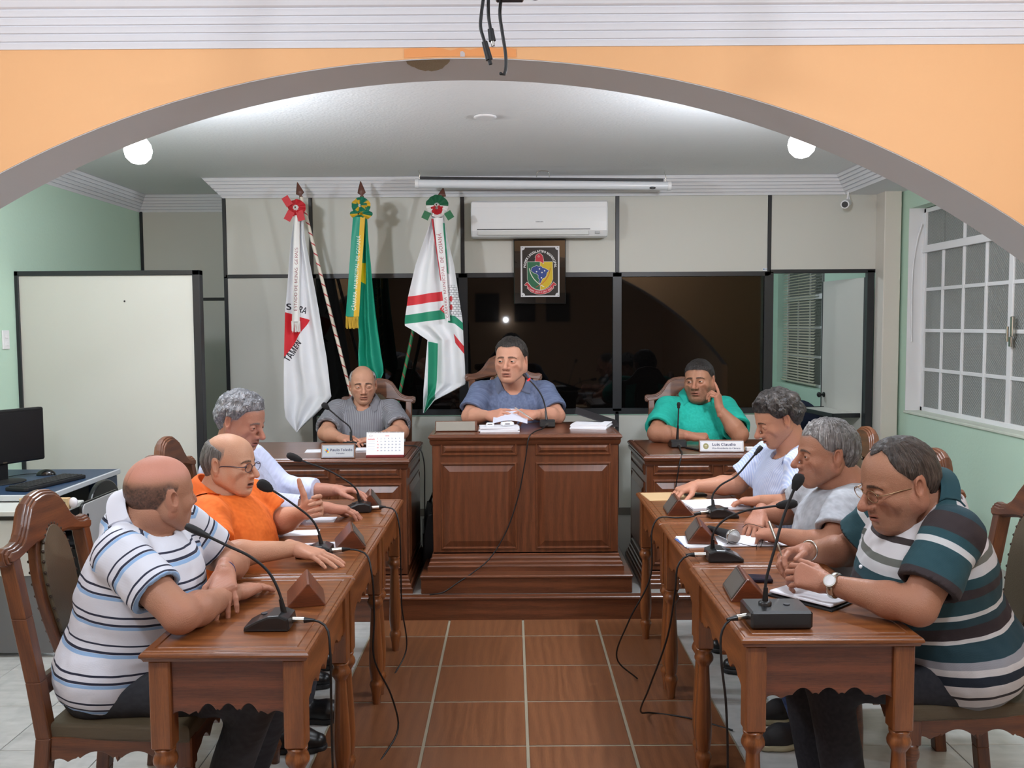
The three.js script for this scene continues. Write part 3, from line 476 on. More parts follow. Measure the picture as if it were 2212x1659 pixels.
// ---- microphones ----
const baseWedge = extr([[-0.068, 0.002], [0.055, 0.002], [0.06, 0.008], [0.056, 0.036], [0.03, 0.046], [0.0, 0.044], [-0.03, 0.032], [-0.066, 0.013]], 0.09, 0.006);
const baseBox = merge([cbox(0.17, 0.05, 0.125, 0, 0.027, 0, 0.006), lathe([[0.018, 0.05], [0.018, 0.06], [0.012, 0.064], [0, 0.064]], 14).translate(0.03, 0, 0)]);
const baseRound = lathe([[0, 0], [0.056, 0], [0.06, 0.006], [0.058, 0.022], [0.05, 0.032], [0.03, 0.036], [0, 0.037]], 28);
function mic(label, pos, turn, neck, o) {
  const t = thing('gooseneck_microphone', label, 'microphone', pos, 0, 'gooseneck microphones');
  const L = neck.map(p => V(p[0] - pos[0], p[1] - pos[1], p[2] - pos[2]));
  const bg = (o.base === 'box' ? baseBox : o.base === 'round' ? baseRound : baseWedge).clone().rotateY(turn);
  const b = part('base', bg, phy(srgb(26, 27, 29), 0.35, { clearcoat: 0.3 }), t);
  const n = L.length, e = L[n - 1], pv = L[n - 2], dir = e.clone().sub(pv).normalize();
  part('gooseneck', tube(L, 0.0042, 40, 8), M.blackM, t);
  const c0 = L[0], c1 = L[0].clone().lerp(L[1], 0.7); part('neck_collar', cyl(0.0085, 0.006, c0.toArray(), c1.toArray(), 12), M.black, t);
  const hl = o.hl || 0.05, hr = o.hr || 0.014, q = new THREE.Quaternion().setFromUnitVectors(V(0, 1, 0), dir);
  const hg = lathe(o.foam ? [[0.007, -0.012], [0.009, -0.008], [hr * 0.75, 0], [hr, hl * 0.3], [hr * 1.03, hl * 0.55], [hr * 0.9, hl * 0.82], [hr * 0.5, hl * 0.98], [0, hl]] : [[0.006, -0.008], [0.008, -0.004], [hr * 0.7, 0.004], [hr * 0.95, hl * 0.35], [hr, hl * 0.7], [hr * 0.9, hl * 0.93], [hr * 0.6, hl], [0, hl]], 18); hg.applyQuaternion(q).translate(...e.toArray());
  part('mic_head', hg, o.foam ? M.foam : M.blackM, t);
  if (o.lit) { const r = new THREE.TorusGeometry(0.009, 0.0035, 8, 18).rotateX(HP); r.applyQuaternion(q).translate(...e.clone().addScaledVector(dir, -0.012).toArray()); part('light_ring', r, new THREE.MeshStandardMaterial({ color: srgb(255, 40, 40), emissive: srgb(255, 30, 30), emissiveIntensity: 1.6 }), t, 'glowing red ring');
    const pl = new THREE.PointLight(0xff2020, 0.004, 0, 2); pl.position.copy(e.clone().addScaledVector(dir, -0.012).add(V(0, 0, 0.02))); pl.castShadow = true; pl.shadow.radius = 0.4; pl.name = 'ring_light'; t.add(pl); }
  part('button', new THREE.CylinderGeometry(0.009, 0.009, 0.004, 14).translate(o.base === 'box' ? -0.03 : -0.02, o.base === 'box' ? 0.053 : 0.039, 0).rotateY(turn), std(srgb(50, 52, 56), 0.4), t);
  if (o.cable) { const C = o.cable.map(p => V(p[0] - pos[0], p[1] - pos[1], p[2] - pos[2])); part('connector', cyl(0.009, 0.009, C[0].toArray(), C[1].toArray(), 12), M.chrome, t, 'silver plug');
    const d = C[1].clone().sub(C[0]).normalize(); part('plug_boot', cyl(0.0085, 0.004, C[1].toArray(), C[1].clone().addScaledVector(d, 0.03).toArray(), 10), M.black, t); part('cable', tube(C.slice(1), 0.0035, 60, 7), M.cable, t); }
  return t;
}
const up = (p, dy, n = 1) => p;
mic('gooseneck microphone in front of the man in striped white polo', [-0.675, 0.745, -2.46], 0, [[-0.64, 0.785, -2.46], [-0.652, 0.843, -2.46], [-0.681, 0.902, -2.46], [-0.728, 0.948, -2.45], [-0.788, 0.982, -2.44], [-0.84, 1.012, -2.43]], { hl: 0.062, hr: 0.011, cable: [[-0.618, 0.765, -2.46], [-0.582, 0.766, -2.455], [-0.548, 0.766, -2.45], [-0.515, 0.752, -2.43], [-0.503, 0.69, -2.41], [-0.505, 0.55, -2.42], [-0.52, 0.3, -2.5], [-0.53, 0.06, -2.62], [-0.56, 0.006, -2.8], [-0.62, 0.006, -3.1]] });
mic('gooseneck microphone with ball foam in front of the man in orange polo', [-0.72, 0.745, -3.24], 0, [[-0.70, 0.786, -3.24], [-0.712, 0.841, -3.24], [-0.737, 0.889, -3.23], [-0.793, 0.939, -3.22], [-0.848, 0.982, -3.21], [-0.875, 1.0, -3.205]], { foam: true, hl: 0.05, hr: 0.02, cable: [[-0.663, 0.765, -3.24], [-0.625, 0.768, -3.24], [-0.585, 0.768, -3.24], [-0.535, 0.752, -3.23], [-0.512, 0.69, -3.2], [-0.505, 0.534, -3.2], [-0.512, 0.372, -3.22], [-0.46, 0.19, -3.3], [-0.44, 0.06, -3.32], [-0.48, 0.008, -3.2], [-0.56, 0.006, -2.9]] });
mic('gooseneck microphone held down by the grey-haired man\'s hands', [-0.70, 0.745, -4.03], 0.1, [[-0.69, 0.786, -4.02], [-0.705, 0.85, -4.01], [-0.77, 0.912, -3.98], [-0.84, 0.952, -3.97], [-0.909, 0.979, -3.96], [-0.945, 0.995, -3.955]], { foam: true, hl: 0.06, hr: 0.016, cable: [[-0.638, 0.762, -4.03], [-0.605, 0.764, -4.03], [-0.57, 0.764, -4.025], [-0.535, 0.752, -4.02], [-0.512, 0.68, -4.0], [-0.508, 0.5, -4.0], [-0.512, 0.3, -4.05], [-0.50, 0.08, -4.1], [-0.54, 0.006, -4.0], [-0.6, 0.006, -3.7]] });
mic('gooseneck microphone on a large boxy base at the near right table', [0.735, 0.745, -2.47], Math.PI, [[0.705, 0.805, -2.47], [0.707, 0.865, -2.47], [0.728, 0.95, -2.47], [0.753, 1.033, -2.48], [0.778, 1.104, -2.48], [0.789, 1.13, -2.48]], { base: 'box', foam: true, hl: 0.038, hr: 0.0155, cable: [[0.652, 0.772, -2.45], [0.618, 0.77, -2.44], [0.594, 0.766, -2.43], [0.572, 0.735, -2.42], [0.57, 0.661, -2.41], [0.586, 0.535, -2.42], [0.6, 0.3, -2.45], [0.6, 0.06, -2.5], [0.58, 0.006, -2.7], [0.5, 0.011, -2.9]] });
mic('gooseneck microphone with long foam bent low in front of the man in grey T-shirt', [0.745, 0.745, -3.15], Math.PI, [[0.71, 0.786, -3.15], [0.708, 0.837, -3.14], [0.738, 0.887, -3.13], [0.814, 0.927, -3.12], [0.895, 0.943, -3.11], [0.935, 0.948, -3.11]], { foam: true, hl: 0.062, hr: 0.0165, cable: [[0.685, 0.764, -3.15], [0.645, 0.764, -3.15], [0.61, 0.76, -3.14], [0.583, 0.73, -3.13], [0.575, 0.65, -3.13], [0.56, 0.45, -3.2], [0.51, 0.22, -3.3], [0.5, 0.06, -3.45], [0.56, 0.011, -3.55], [0.7, 0.011, -3.5], [0.85, 0.006, -3.4]] });
mic('slim gooseneck microphone in front of the man in light blue shirt', [0.91, 0.745, -3.87], Math.PI, [[0.876, 0.786, -3.88], [0.874, 0.832, -3.89], [0.906, 0.877, -3.89], [0.977, 0.921, -3.89], [1.027, 0.978, -3.89], [1.062, 1.02, -3.89]], { hl: 0.04, hr: 0.011, cable: [[0.852, 0.766, -3.87], [0.815, 0.764, -3.86], [0.78, 0.752, -3.85], [0.71, 0.749, -3.84], [0.63, 0.75, -3.83], [0.602, 0.71, -3.82], [0.59, 0.5, -3.8], [0.5, 0.3, -3.82], [0.46, 0.1, -3.9], [0.55, 0.012, -3.9]] });
mic('gooseneck microphone leaning left under the bald man in grey striped shirt', [-0.955, 0.87, -5.32], -HP, [[-0.955, 0.91, -5.29], [-0.96, 0.981, -5.3], [-1.016, 1.039, -5.28], [-1.065, 1.088, -5.26], [-1.085, 1.107, -5.255]], { base: 'round', foam: true, hl: 0.04, hr: 0.017, cable: [[-0.9, 0.885, -5.32], [-0.86, 0.884, -5.32], [-0.75, 0.876, -5.33], [-0.62, 0.876, -5.3], [-0.55, 0.87, -5.25], [-0.52, 0.8, -5.22], [-0.515, 0.6, -5.2], [-0.515, 0.35, -5.2], [-0.51, 0.15, -5.2]] });
mic('gooseneck microphone with glowing red ring on the central desk', [0.205, 0.99, -5.24], -HP, [[0.2, 1.03, -5.215], [0.194, 1.104, -5.24], [0.173, 1.172, -5.24], [0.133, 1.232, -5.24], [0.09, 1.276, -5.24]], { lit: true, hl: 0.035, hr: 0.0095, cable: [[0.205, 1.01, -5.185], [0.2, 1.008, -5.16], [0.17, 0.997, -5.08], [0.12, 0.996, -4.93], [0.09, 0.975, -4.855], [0.07, 0.85, -4.86], [0.03, 0.65, -4.862], [-0.04, 0.45, -4.858], [-0.13, 0.31, -4.84], [-0.22, 0.247, -4.79], [-0.3, 0.2, -4.765], [-0.38, 0.15, -4.755], [-0.45, 0.14, -4.752]] });
mic('upright gooseneck microphone in front of the man in teal polo', [0.965, 0.87, -5.22], -HP, [[0.97, 0.905, -5.25], [0.975, 1.03, -5.25], [0.977, 1.105, -5.25]], { foam: true, hl: 0.024, hr: 0.011, cable: [[0.965, 0.888, -5.16], [0.962, 0.885, -5.13], [0.95, 0.877, -5.05], [0.93, 0.875, -4.89], [0.91, 0.84, -4.84], [0.89, 0.7, -4.85], [0.87, 0.5, -4.85], [0.83, 0.2, -4.84], [0.82, 0.14, -4.82]] });
// ================= FLAGS =================
function clothFlag(parent, rows, z, folds, amp, px, draw, name = 'flag_cloth') {
  const y1 = rows[0][0], y0 = rows[rows.length - 1][0], xa = Math.min(...rows.map(r => r[1])), xb = Math.max(...rows.map(r => r[2]));
  const py = Math.round(px * (y1 - y0) / (xb - xa)), k = px / (xb - xa);
  const tex = canvasTex(px, py, c => draw(c, x => (x - xa) * k, y => (y1 - y) * k, k));
  const NU = 36, NV = 110, P = [], U = [], I = [];
  for (let j = 0; j <= NV; j++) { const y = y1 + (y0 - y1) * j / NV; let i = 0; while (i < rows.length - 2 && rows[i + 1][0] > y) i++; const t = (y - rows[i][0]) / (rows[i + 1][0] - rows[i][0]); const a = rows[i][1] + (rows[i + 1][1] - rows[i][1]) * t, b = rows[i][2] + (rows[i + 1][2] - rows[i][2]) * t;
    for (let q = 0; q <= NU; q++) { const u = q / NU, x = a + (b - a) * u, v = j / NV; const ph = folds * Math.PI * 2 * (u + 0.12 * Math.sin(v * 3 + 1)) + v * 2.2; const A = amp * Math.min(1, (b - a) / 0.12) * (0.5 + 0.5 * Math.sin(v * 5 + u * 3) ** 2 + 0.4);
      P.push(x, y, z + A * Math.sin(ph) + 0.012 * fbm(x * 14, y * 6, 3, 3)); U.push((x - xa) / (xb - xa), (y - y0) / (y1 - y0)); } }
  for (let j = 0; j < NV; j++) for (let q = 0; q < NU; q++) { const a = j * (NU + 1) + q, b = a + 1, c = a + NU + 1, d = c + 1; I.push(a, c, b, b, c, d); }
  const g = new THREE.BufferGeometry(); g.setAttribute('position', new THREE.BufferAttribute(new Float32Array(P), 3)); g.setAttribute('uv', new THREE.BufferAttribute(new Float32Array(U), 2)); g.setIndex(I); g.computeVertexNormals();
  return part(name, g, phy(0xffffff, 0.6, { map: tex, side: THREE.DoubleSide, sheen: 0.3, sheenRoughness: 0.5 }), parent);
}
function pleated(r, n, amp, z, col, squash = 1) { const P = [], I = [], C = []; const N = n * 4; for (let j = 0; j <= 3; j++) for (let i = 0; i <= N; i++) { const a = i / N * Math.PI * 2, rr = r * (0.25 + 0.75 * j / 3), w = Math.sin(a * n) * amp * (j / 3); P.push(Math.cos(a) * rr * (1 + 0.05 * Math.sin(a * 5)), Math.sin(a) * rr * squash, z + w - 0.012 * j); const c = col(a, j); C.push(c.r, c.g, c.b); } for (let j = 0; j < 3; j++) for (let i = 0; i < N; i++) { const a = j * (N + 1) + i; I.push(a, a + 1, a + N + 1, a + 1, a + N + 2, a + N + 1); } const g = new THREE.BufferGeometry(); g.setAttribute('position', new THREE.BufferAttribute(new Float32Array(P), 3)); g.setAttribute('color', new THREE.BufferAttribute(new Float32Array(C), 3)); g.setIndex(I); g.computeVertexNormals(); return g; }
const clothV = phy(0xffffff, 0.55, { vertexColors: true, side: THREE.DoubleSide, sheen: 0.3 });
const spiral = (bg, fg) => dtex(64, 64, (x, y) => ((y + x) % 64) < 9 ? fg : bg);
function pole(parent, a, b, bg, fg) { const A = V(...a), B = V(...b), L = A.distanceTo(B); const t = rep(spiral(bg, fg), 1, L / 0.075); part('pole', cyl(0.012, 0.013, b, a, 14), phy(0xffffff, 0.35, { map: t }), parent); }
function spear(parent, tip, base) { const d = V(...tip).sub(V(...base)), L = d.length(); const g = lathe([[0, -0.05], [0.014, -0.05], [0.014, 0], [0.008, 0.006], [0.03, L * 0.22], [0.024, L * 0.42], [0.003, L], [0, L]], 14); g.scale(1, 1, 0.45); g.applyQuaternion(new THREE.Quaternion().setFromUnitVectors(V(0, 1, 0), d.normalize())).translate(...base); part('spear_point', g, std(srgb(98, 56, 44), 0.45), parent); }
const foot = [-0.985, 0.20, -6.47];
const ribbonText = (c, w, h, txt, col, font, x) => { c.save(); c.translate(x, h); c.rotate(-HP); c.fillStyle = col; c.font = font; c.textBaseline = 'middle'; c.fillText(txt, 0, 0); c.restore(); };
function ribbon(parent, q, z, px, py, draw, name = 'ribbon', wave = 0.006) { // q: [[xl,y],[xr,y],[xl,y],[xr,y]]
  const [a, b, c, d] = q, N = 40, P = [], U = [], I = []; for (let j = 0; j <= N; j++) { const t = j / N; for (let i = 0; i <= 6; i++) { const u = i / 6, xl = a[0] + (c[0] - a[0]) * t, xr = b[0] + (d[0] - b[0]) * t; P.push(xl + (xr - xl) * u, a[1] + (c[1] - a[1]) * t, z + wave * Math.sin(t * 6 + u * 4) + 0.008 * (1 - (2 * u - 1) ** 2)); U.push(u, 1 - t); } } for (let j = 0; j < N; j++) for (let i = 0; i < 6; i++) { const k = j * 7 + i; I.push(k, k + 7, k + 1, k + 1, k + 7, k + 8); }
  const g = new THREE.BufferGeometry(); g.setAttribute('position', new THREE.BufferAttribute(new Float32Array(P), 3)); g.setAttribute('uv', new THREE.BufferAttribute(new Float32Array(U), 2)); g.setIndex(I); g.computeVertexNormals();
  return part(name, g, phy(0xffffff, 0.5, { map: canvasTex(px, py, draw), side: THREE.DoubleSide, sheen: 0.3 }), parent);
}
function fringe(parent, x0, x1, y0, y1, z, col, n = 22) { const gs = []; for (let i = 0; i < n; i++) { const x = x0 + (x1 - x0) * (i + 0.5) / n; gs.push(cyl(0.0016, 0.0026, [x, y0, z], [x + (rnd() - 0.5) * 0.012, y1 + rnd() * 0.012, z + (rnd() - 0.5) * 0.01], 5)); } part('fringe', gs, std(col, 0.7), parent); }
{ // white flag with the red triangle
  const t = thing('state_flag', 'white flag with a red triangle and black letters on a red-spiralled white pole', 'flag', [0, 0, 0]);
  clothFlag(t, [[2.39, -1.515, -1.462], [2.356, -1.522, -1.461], [2.196, -1.543, -1.451], [1.929, -1.571, -1.407], [1.695, -1.597, -1.366], [1.369, -1.613, -1.317], [1.188, -1.616, -1.297], [1.086, -1.617, -1.285], [1.018, -1.617, -1.34], [0.94, -1.611, -1.421], [0.883, -1.575, -1.484], [0.835, -1.541, -1.536]], -6.37, 2.3, 0.02, 420, (c, X, Y, k) => {
    c.fillStyle = '#eceef2'; c.fillRect(0, 0, 2000, 3000); c.fillStyle = '#d3202c'; c.beginPath(); c.moveTo(X(-1.62), Y(1.695)); c.lineTo(X(-1.432), Y(1.632)); c.lineTo(X(-1.612), Y(1.365)); c.lineTo(X(-1.63), Y(1.36)); c.fill();
    c.fillStyle = '#23232b'; c.font = `bold ${0.062 * k}px sans-serif`; c.fillText('S', X(-1.592), Y(1.705)); c.save(); c.translate(X(-1.508), Y(1.69)); c.rotate(0.3); c.scale(0.62, 1); c.fillText('RA', 0, 0); c.restore();
    c.save(); c.translate(X(-1.585), Y(1.335)); c.rotate(-0.93); c.scale(0.8, 1); c.fillText('TAMEN', 0, 0); c.restore(); });
  ribbon(t, [[-1.513, 2.36], [-1.477, 2.36], [-1.546, 1.62], [-1.492, 1.62]], -6.335, 96, 1300, (c, w, h) => { c.fillStyle = '#f1f0ee'; c.fillRect(0, 0, w, h); c.fillStyle = '#d8d2c4'; c.fillRect(w - 10, 0, 4, h); ribbonText(c, w, h - 130, 'ESTADO DE MINAS  GERAIS', '#8c3a44', '64px sans-serif', w * 0.5); });
  fringe(t, -1.55, -1.488, 1.625, 1.545, -6.335, srgb(232, 230, 226), 26);
  const R = part('rosette', merge([pleated(0.062, 9, 0.012, 0, () => srgb(196, 30, 42)), pleated(0.028, 8, 0.004, 0.018, () => srgb(240, 238, 236)), pleated(0.01, 6, 0.002, 0.026, () => srgb(150, 24, 34))]), clothV, t); R.position.set(-1.497, 2.412, -6.31);
  for (const [i, x, r] of [[0, -0.05, -0.5], [1, 0.03, 0.25], [2, -0.06, 0.55]]) part('rosette_tail', new THREE.PlaneGeometry(0.05, 0.07).rotateZ(r).translate(-1.497 + x, 2.412 - (i === 2 ? -0.045 : 0.055), -6.325 + i * 0.003), phy(srgb(196, 30, 42), 0.55, { side: THREE.DoubleSide }), t);
  pole(t, [-1.5, 2.51, -6.5], [foot[0] + 0.03, foot[1], foot[2]], [232, 224, 208], [190, 40, 50]); spear(t, [-1.526, 2.615, -6.5], [-1.503, 2.515, -6.5]);
}
{ // green flag
  const t = thing('national_flag', 'green flag with green and yellow lettered ribbon and gold fringe', 'flag', [0, 0, 0]);
  clothFlag(t, [[2.36, -1.041, -1.011], [2.193, -1.047, -1.005], [2.016, -1.054, -0.991], [1.86, -1.062, -0.981], [1.692, -1.073, -0.966], [1.579, -1.082, -0.953], [1.49, -1.078, -0.943], [1.389, -1.085, -0.932], [1.298, -1.082, -0.918], [1.253, -1.042, -0.918], [1.196, -0.964, -0.94], [1.12, -0.955, -0.945]], -6.37, 1.6, 0.03, 256, (c, X, Y) => { c.fillStyle = '#12977a'; c.fillRect(0, 0, 2000, 3000); c.fillStyle = '#e3d21f'; c.beginPath(); c.moveTo(X(-1.06), Y(2.03)); c.lineTo(X(-1.025), Y(2.03)); c.lineTo(X(-1.03), Y(1.88)); c.lineTo(X(-1.06), Y(1.9)); c.fill(); });
  ribbon(t, [[-1.101, 2.345], [-1.017, 2.345], [-1.165, 1.653], [-1.071, 1.653]], -6.32, 128, 1000, (c, w, h) => { c.fillStyle = '#17957c'; c.fillRect(0, 0, w, h); c.fillStyle = '#e2b62c'; c.fillRect(w * 0.62, 0, w, h); ribbonText(c, w, h - 60, 'CÂMARA  MUNICIPAL DE GOIANÁ', '#e9efe9', '50px sans-serif', w * 0.62); });
  fringe(t, -1.163, -1.074, 1.657, 1.565, -6.318, srgb(206, 168, 52), 30);
  const gy = a => (Math.floor(a / 0.7) % 3 === 0 ? srgb(226, 178, 40) : srgb(20, 120, 92));
  const R = part('rosette', merge([pleated(0.066, 10, 0.012, 0, gy, 1), pleated(0.045, 7, 0.01, 0.016, a => gy(a + 0.5)), pleated(0.08, 8, 0.012, -0.012, a => gy(a + 1.1), 0.45).translate(0, -0.055, 0.012)]), clothV, t); R.position.set(-1.046, 2.42, -6.30);
  pole(t, [-1.066, 2.51, -6.5], foot, [40, 130, 84], [220, 190, 60]); spear(t, [-1.074, 2.62, -6.5], [-1.066, 2.515, -6.5]);
}
{ // municipal flag
  const t = thing('municipal_flag', 'white flag with red and green bands, a brick tower emblem and green pole', 'flag', [0, 0, 0]);
  clothFlag(t, [[2.36, -0.556, -0.47], [2.317, -0.562, -0.467], [2.191, -0.608, -0.446], [2.013, -0.672, -0.403], [1.79, -0.728, -0.372], [1.633, -0.753, -0.349], [1.588, -0.754, -0.345], [1.543, -0.678, -0.343], [1.486, -0.595, -0.341], [1.295, -0.612, -0.332], [1.171, -0.623, -0.33], [1.131, -0.627, -0.401], [1.058, -0.631, -0.548], [0.966, -0.635, -0.626]], -6.365, 2.2, 0.022, 512, (c, X, Y, k) => {
    c.fillStyle = '#eef0f3'; c.fillRect(0, 0, 2000, 3000); const band = (p, col) => { c.fillStyle = col; c.beginPath(); p.forEach(([x, y], i) => i ? c.lineTo(X(x), Y(y)) : c.moveTo(X(x), Y(y))); c.fill(); };
    band([[-0.74, 1.79], [-0.475, 1.83], [-0.472, 1.765], [-0.75, 1.725]], '#d8323a'); band([[-0.76, 1.66], [-0.462, 1.702], [-0.458, 1.635], [-0.77, 1.598]], '#1d8f6c');
    band([[-0.445, 1.66], [-0.40, 1.655], [-0.345, 1.605], [-0.335, 1.545], [-0.40, 1.6], [-0.45, 1.61]], '#1d8f6c'); band([[-0.41, 1.53], [-0.33, 1.43], [-0.32, 1.365], [-0.40, 1.465]], '#d8323a');
    band([[-0.59, 1.475], [-0.525, 1.46], [-0.535, 1.2], [-0.55, 1.07], [-0.63, 0.96], [-0.6, 1.1], [-0.592, 1.3]], '#1d8f6c');
    c.strokeStyle = '#55565a'; c.lineWidth = 1.6; for (let j = 0; j < 13; j++) for (let i = 0; i < 4; i++) { const x = -0.445 + i * 0.024 + (j % 2) * 0.012, y = 1.87 - j * 0.017; if (j < 4 && i > 1 + (j > 1)) continue; c.strokeRect(X(x), Y(y), 0.023 * k, 0.016 * k); } c.fillStyle = '#c93a40'; for (const [x, y] of [[-0.425, 1.775], [-0.425, 1.715]]) { c.beginPath(); c.ellipse(X(x), Y(y), 0.011 * k, 0.02 * k, 0, 0, 7); c.fill(); }
    c.save(); c.translate(X(-0.505), Y(1.71)); c.rotate(0.7); c.fillStyle = '#d8323a'; c.fillRect(0, -0.03 * k, 0.06 * k, 0.04 * k); c.fillStyle = '#fff'; c.font = `bold ${0.03 * k}px sans-serif`; c.fillText('19', 0.005 * k, 0); c.restore(); });
  ribbon(t, [[-0.54, 2.335], [-0.476, 2.335], [-0.465, 1.62], [-0.431, 1.62]], -6.315, 96, 1100, (c, w, h) => { c.fillStyle = '#f0eff0'; c.fillRect(0, 0, w, h); ribbonText(c, w, h - 30, 'CÂMARA  MUNICIPAL  DE  GOIANÁ', '#a13a48', '58px sans-serif', w * 0.5); });
  ribbon(t, [[-0.555, 2.33], [-0.54, 2.33], [-0.497, 1.9], [-0.49, 1.9]], -6.32, 8, 8, (c, w, h) => { c.fillStyle = '#cf3340'; c.fillRect(0, 0, w, h); }, 'red_ribbon'); ribbon(t, [[-0.476, 2.3], [-0.463, 2.3], [-0.448, 1.95], [-0.44, 1.95]], -6.325, 8, 8, (c, w, h) => { c.fillStyle = '#1d8f6c'; c.fillRect(0, 0, w, h); }, 'green_ribbon');
  const R = part('rosette', merge([pleated(0.078, 12, 0.012, 0, a => a < Math.PI ? srgb(20, 96, 62) : srgb(236, 234, 232)), pleated(0.042, 9, 0.006, 0.018, () => srgb(196, 32, 44)).translate(0, -0.02, 0), pleated(0.02, 6, 0.004, 0.028, () => srgb(238, 236, 232))]), clothV, t); R.position.set(-0.515, 2.42, -6.30);
  for (const [x, r] of [[-0.075, -0.45], [0.085, 0.55]]) part('rosette_tail', new THREE.PlaneGeometry(0.05, 0.055).rotateZ(r).translate(-0.515 + x, 2.352, -6.31), phy(srgb(22, 104, 62), 0.5, { side: THREE.DoubleSide }), t);
  pole(t, [-0.497, 2.5, -6.5], [foot[0] - 0.03, foot[1], foot[2]], [40, 120, 76], [190, 60, 60]); spear(t, [-0.483, 2.57, -6.5], [-0.496, 2.5, -6.5]);
}
solo('flag_stand', [bb(-0.14, 0.14, 0, 0.05, 0.12, -0.12, 0.006), bb(-0.07, 0.07, 0.05, 0.12, 0.05, -0.05, 0.006)], M.woodDesk, 'low wooden stand holding the three flag poles behind the left dais desk', 'flag stand', [-0.985, 0.134, -6.47]);

// ================= THINGS ON THE BACK WALL AND CEILING =================
{ const t = thing('air_conditioner', 'white split air conditioner on the back partition above the plaque', 'air conditioner', [0.207, 2.36, -6.795]);
  const body = extr([[0, -0.125], [0.13, -0.135], [0.165, -0.125], [0.19, -0.085], [0.196, -0.02], [0.192, 0.08], [0.18, 0.122], [0.165, 0.132], [0, 0.132]], 1.0, 0.012); body.rotateY(-HP); part('body', body, phy(srgb(236, 238, 240), 0.25), t);
  part('front_panel', (() => { const g = extr([[0, -0.03], [0.006, -0.03], [0.008, 0], [0.004, 0.13], [0, 0.132]], 0.985, 0.002); g.rotateY(-HP).translate(0, -0.01, 0.186); return g; })(), phy(srgb(240, 241, 243), 0.2, { clearcoat: 0.5 }), t);
  part('air_flap', bb(-0.45, 0.36, -0.118, -0.082, 0.188, 0.168, 0.004), phy(srgb(214, 216, 214), 0.35), t); part('flap_gap', bb(-0.455, 0.37, -0.079, -0.074, 0.195, 0.17, 0), M.alu, t); part('display', bb(0.405, 0.44, -0.11, -0.086, 0.186, 0.165, 0.002), std(srgb(170, 172, 174), 0.4), t);
  part('bracket', bb(-0.45, 0.45, 0.13, 0.142, 0.1, 0, 0.002), M.white, t);
  printOn(t, 'lettering', 0.075, 0.014, 256, 48, (c, w, h) => { c.fillStyle = '#eceef0'; c.fillRect(0, 0, w, h); c.fillStyle = '#5a6068'; c.font = 'bold 40px sans-serif'; c.textAlign = 'center'; c.textBaseline = 'middle'; c.fillText('SAMSUNG', w / 2, h / 2 + 2); }, o => { o.position.set(0, -0.022, 0.1965); });
}
{ const t = thing('projection_screen', 'rolled-up white projection screen tube hanging under the cornice', 'projection screen', [0.225, 2.572, -6.4]); t.rotation.z = -0.0145;
  part('case', cyl(0.03, 0.03, [-0.88, 0, 0], [0.885, 0, 0], 20), phy(srgb(226, 230, 236), 0.3), t); for (const x of [-0.885, 0.89]) part('end_cap', cyl(0.034, 0.034, [x - 0.012, 0, 0], [x + 0.012, 0, 0], 20), M.white, t);
  part('top_bar', bb(-0.865, 0.85, 0.03, 0.05, 0.0, -0.03, 0.002), M.alu, t);
  for (const x of [-0.87, 0.86]) part('hook', tube([[x, 0.03, 0], [x + 0.004, 0.07, 0.004], [x - 0.004, 0.085, 0], [x, 0.105, 0]], 0.0025, 14, 6), M.chrome, t);
  part('pull_handle', tube([[-0.045, 0.05, 0.02], [-0.04, 0.085, 0.02], [0, 0.093, 0.02], [0.04, 0.085, 0.02], [0.045, 0.05, 0.02]], 0.003, 20, 6), M.chrome, t);
  const b = part('badge', new THREE.SphereGeometry(0.02, 16, 10).scale(1.1, 0.5, 0.2), M.black, t, 'black oval badge'); b.position.set(0.77, -0.018, 0.025); }
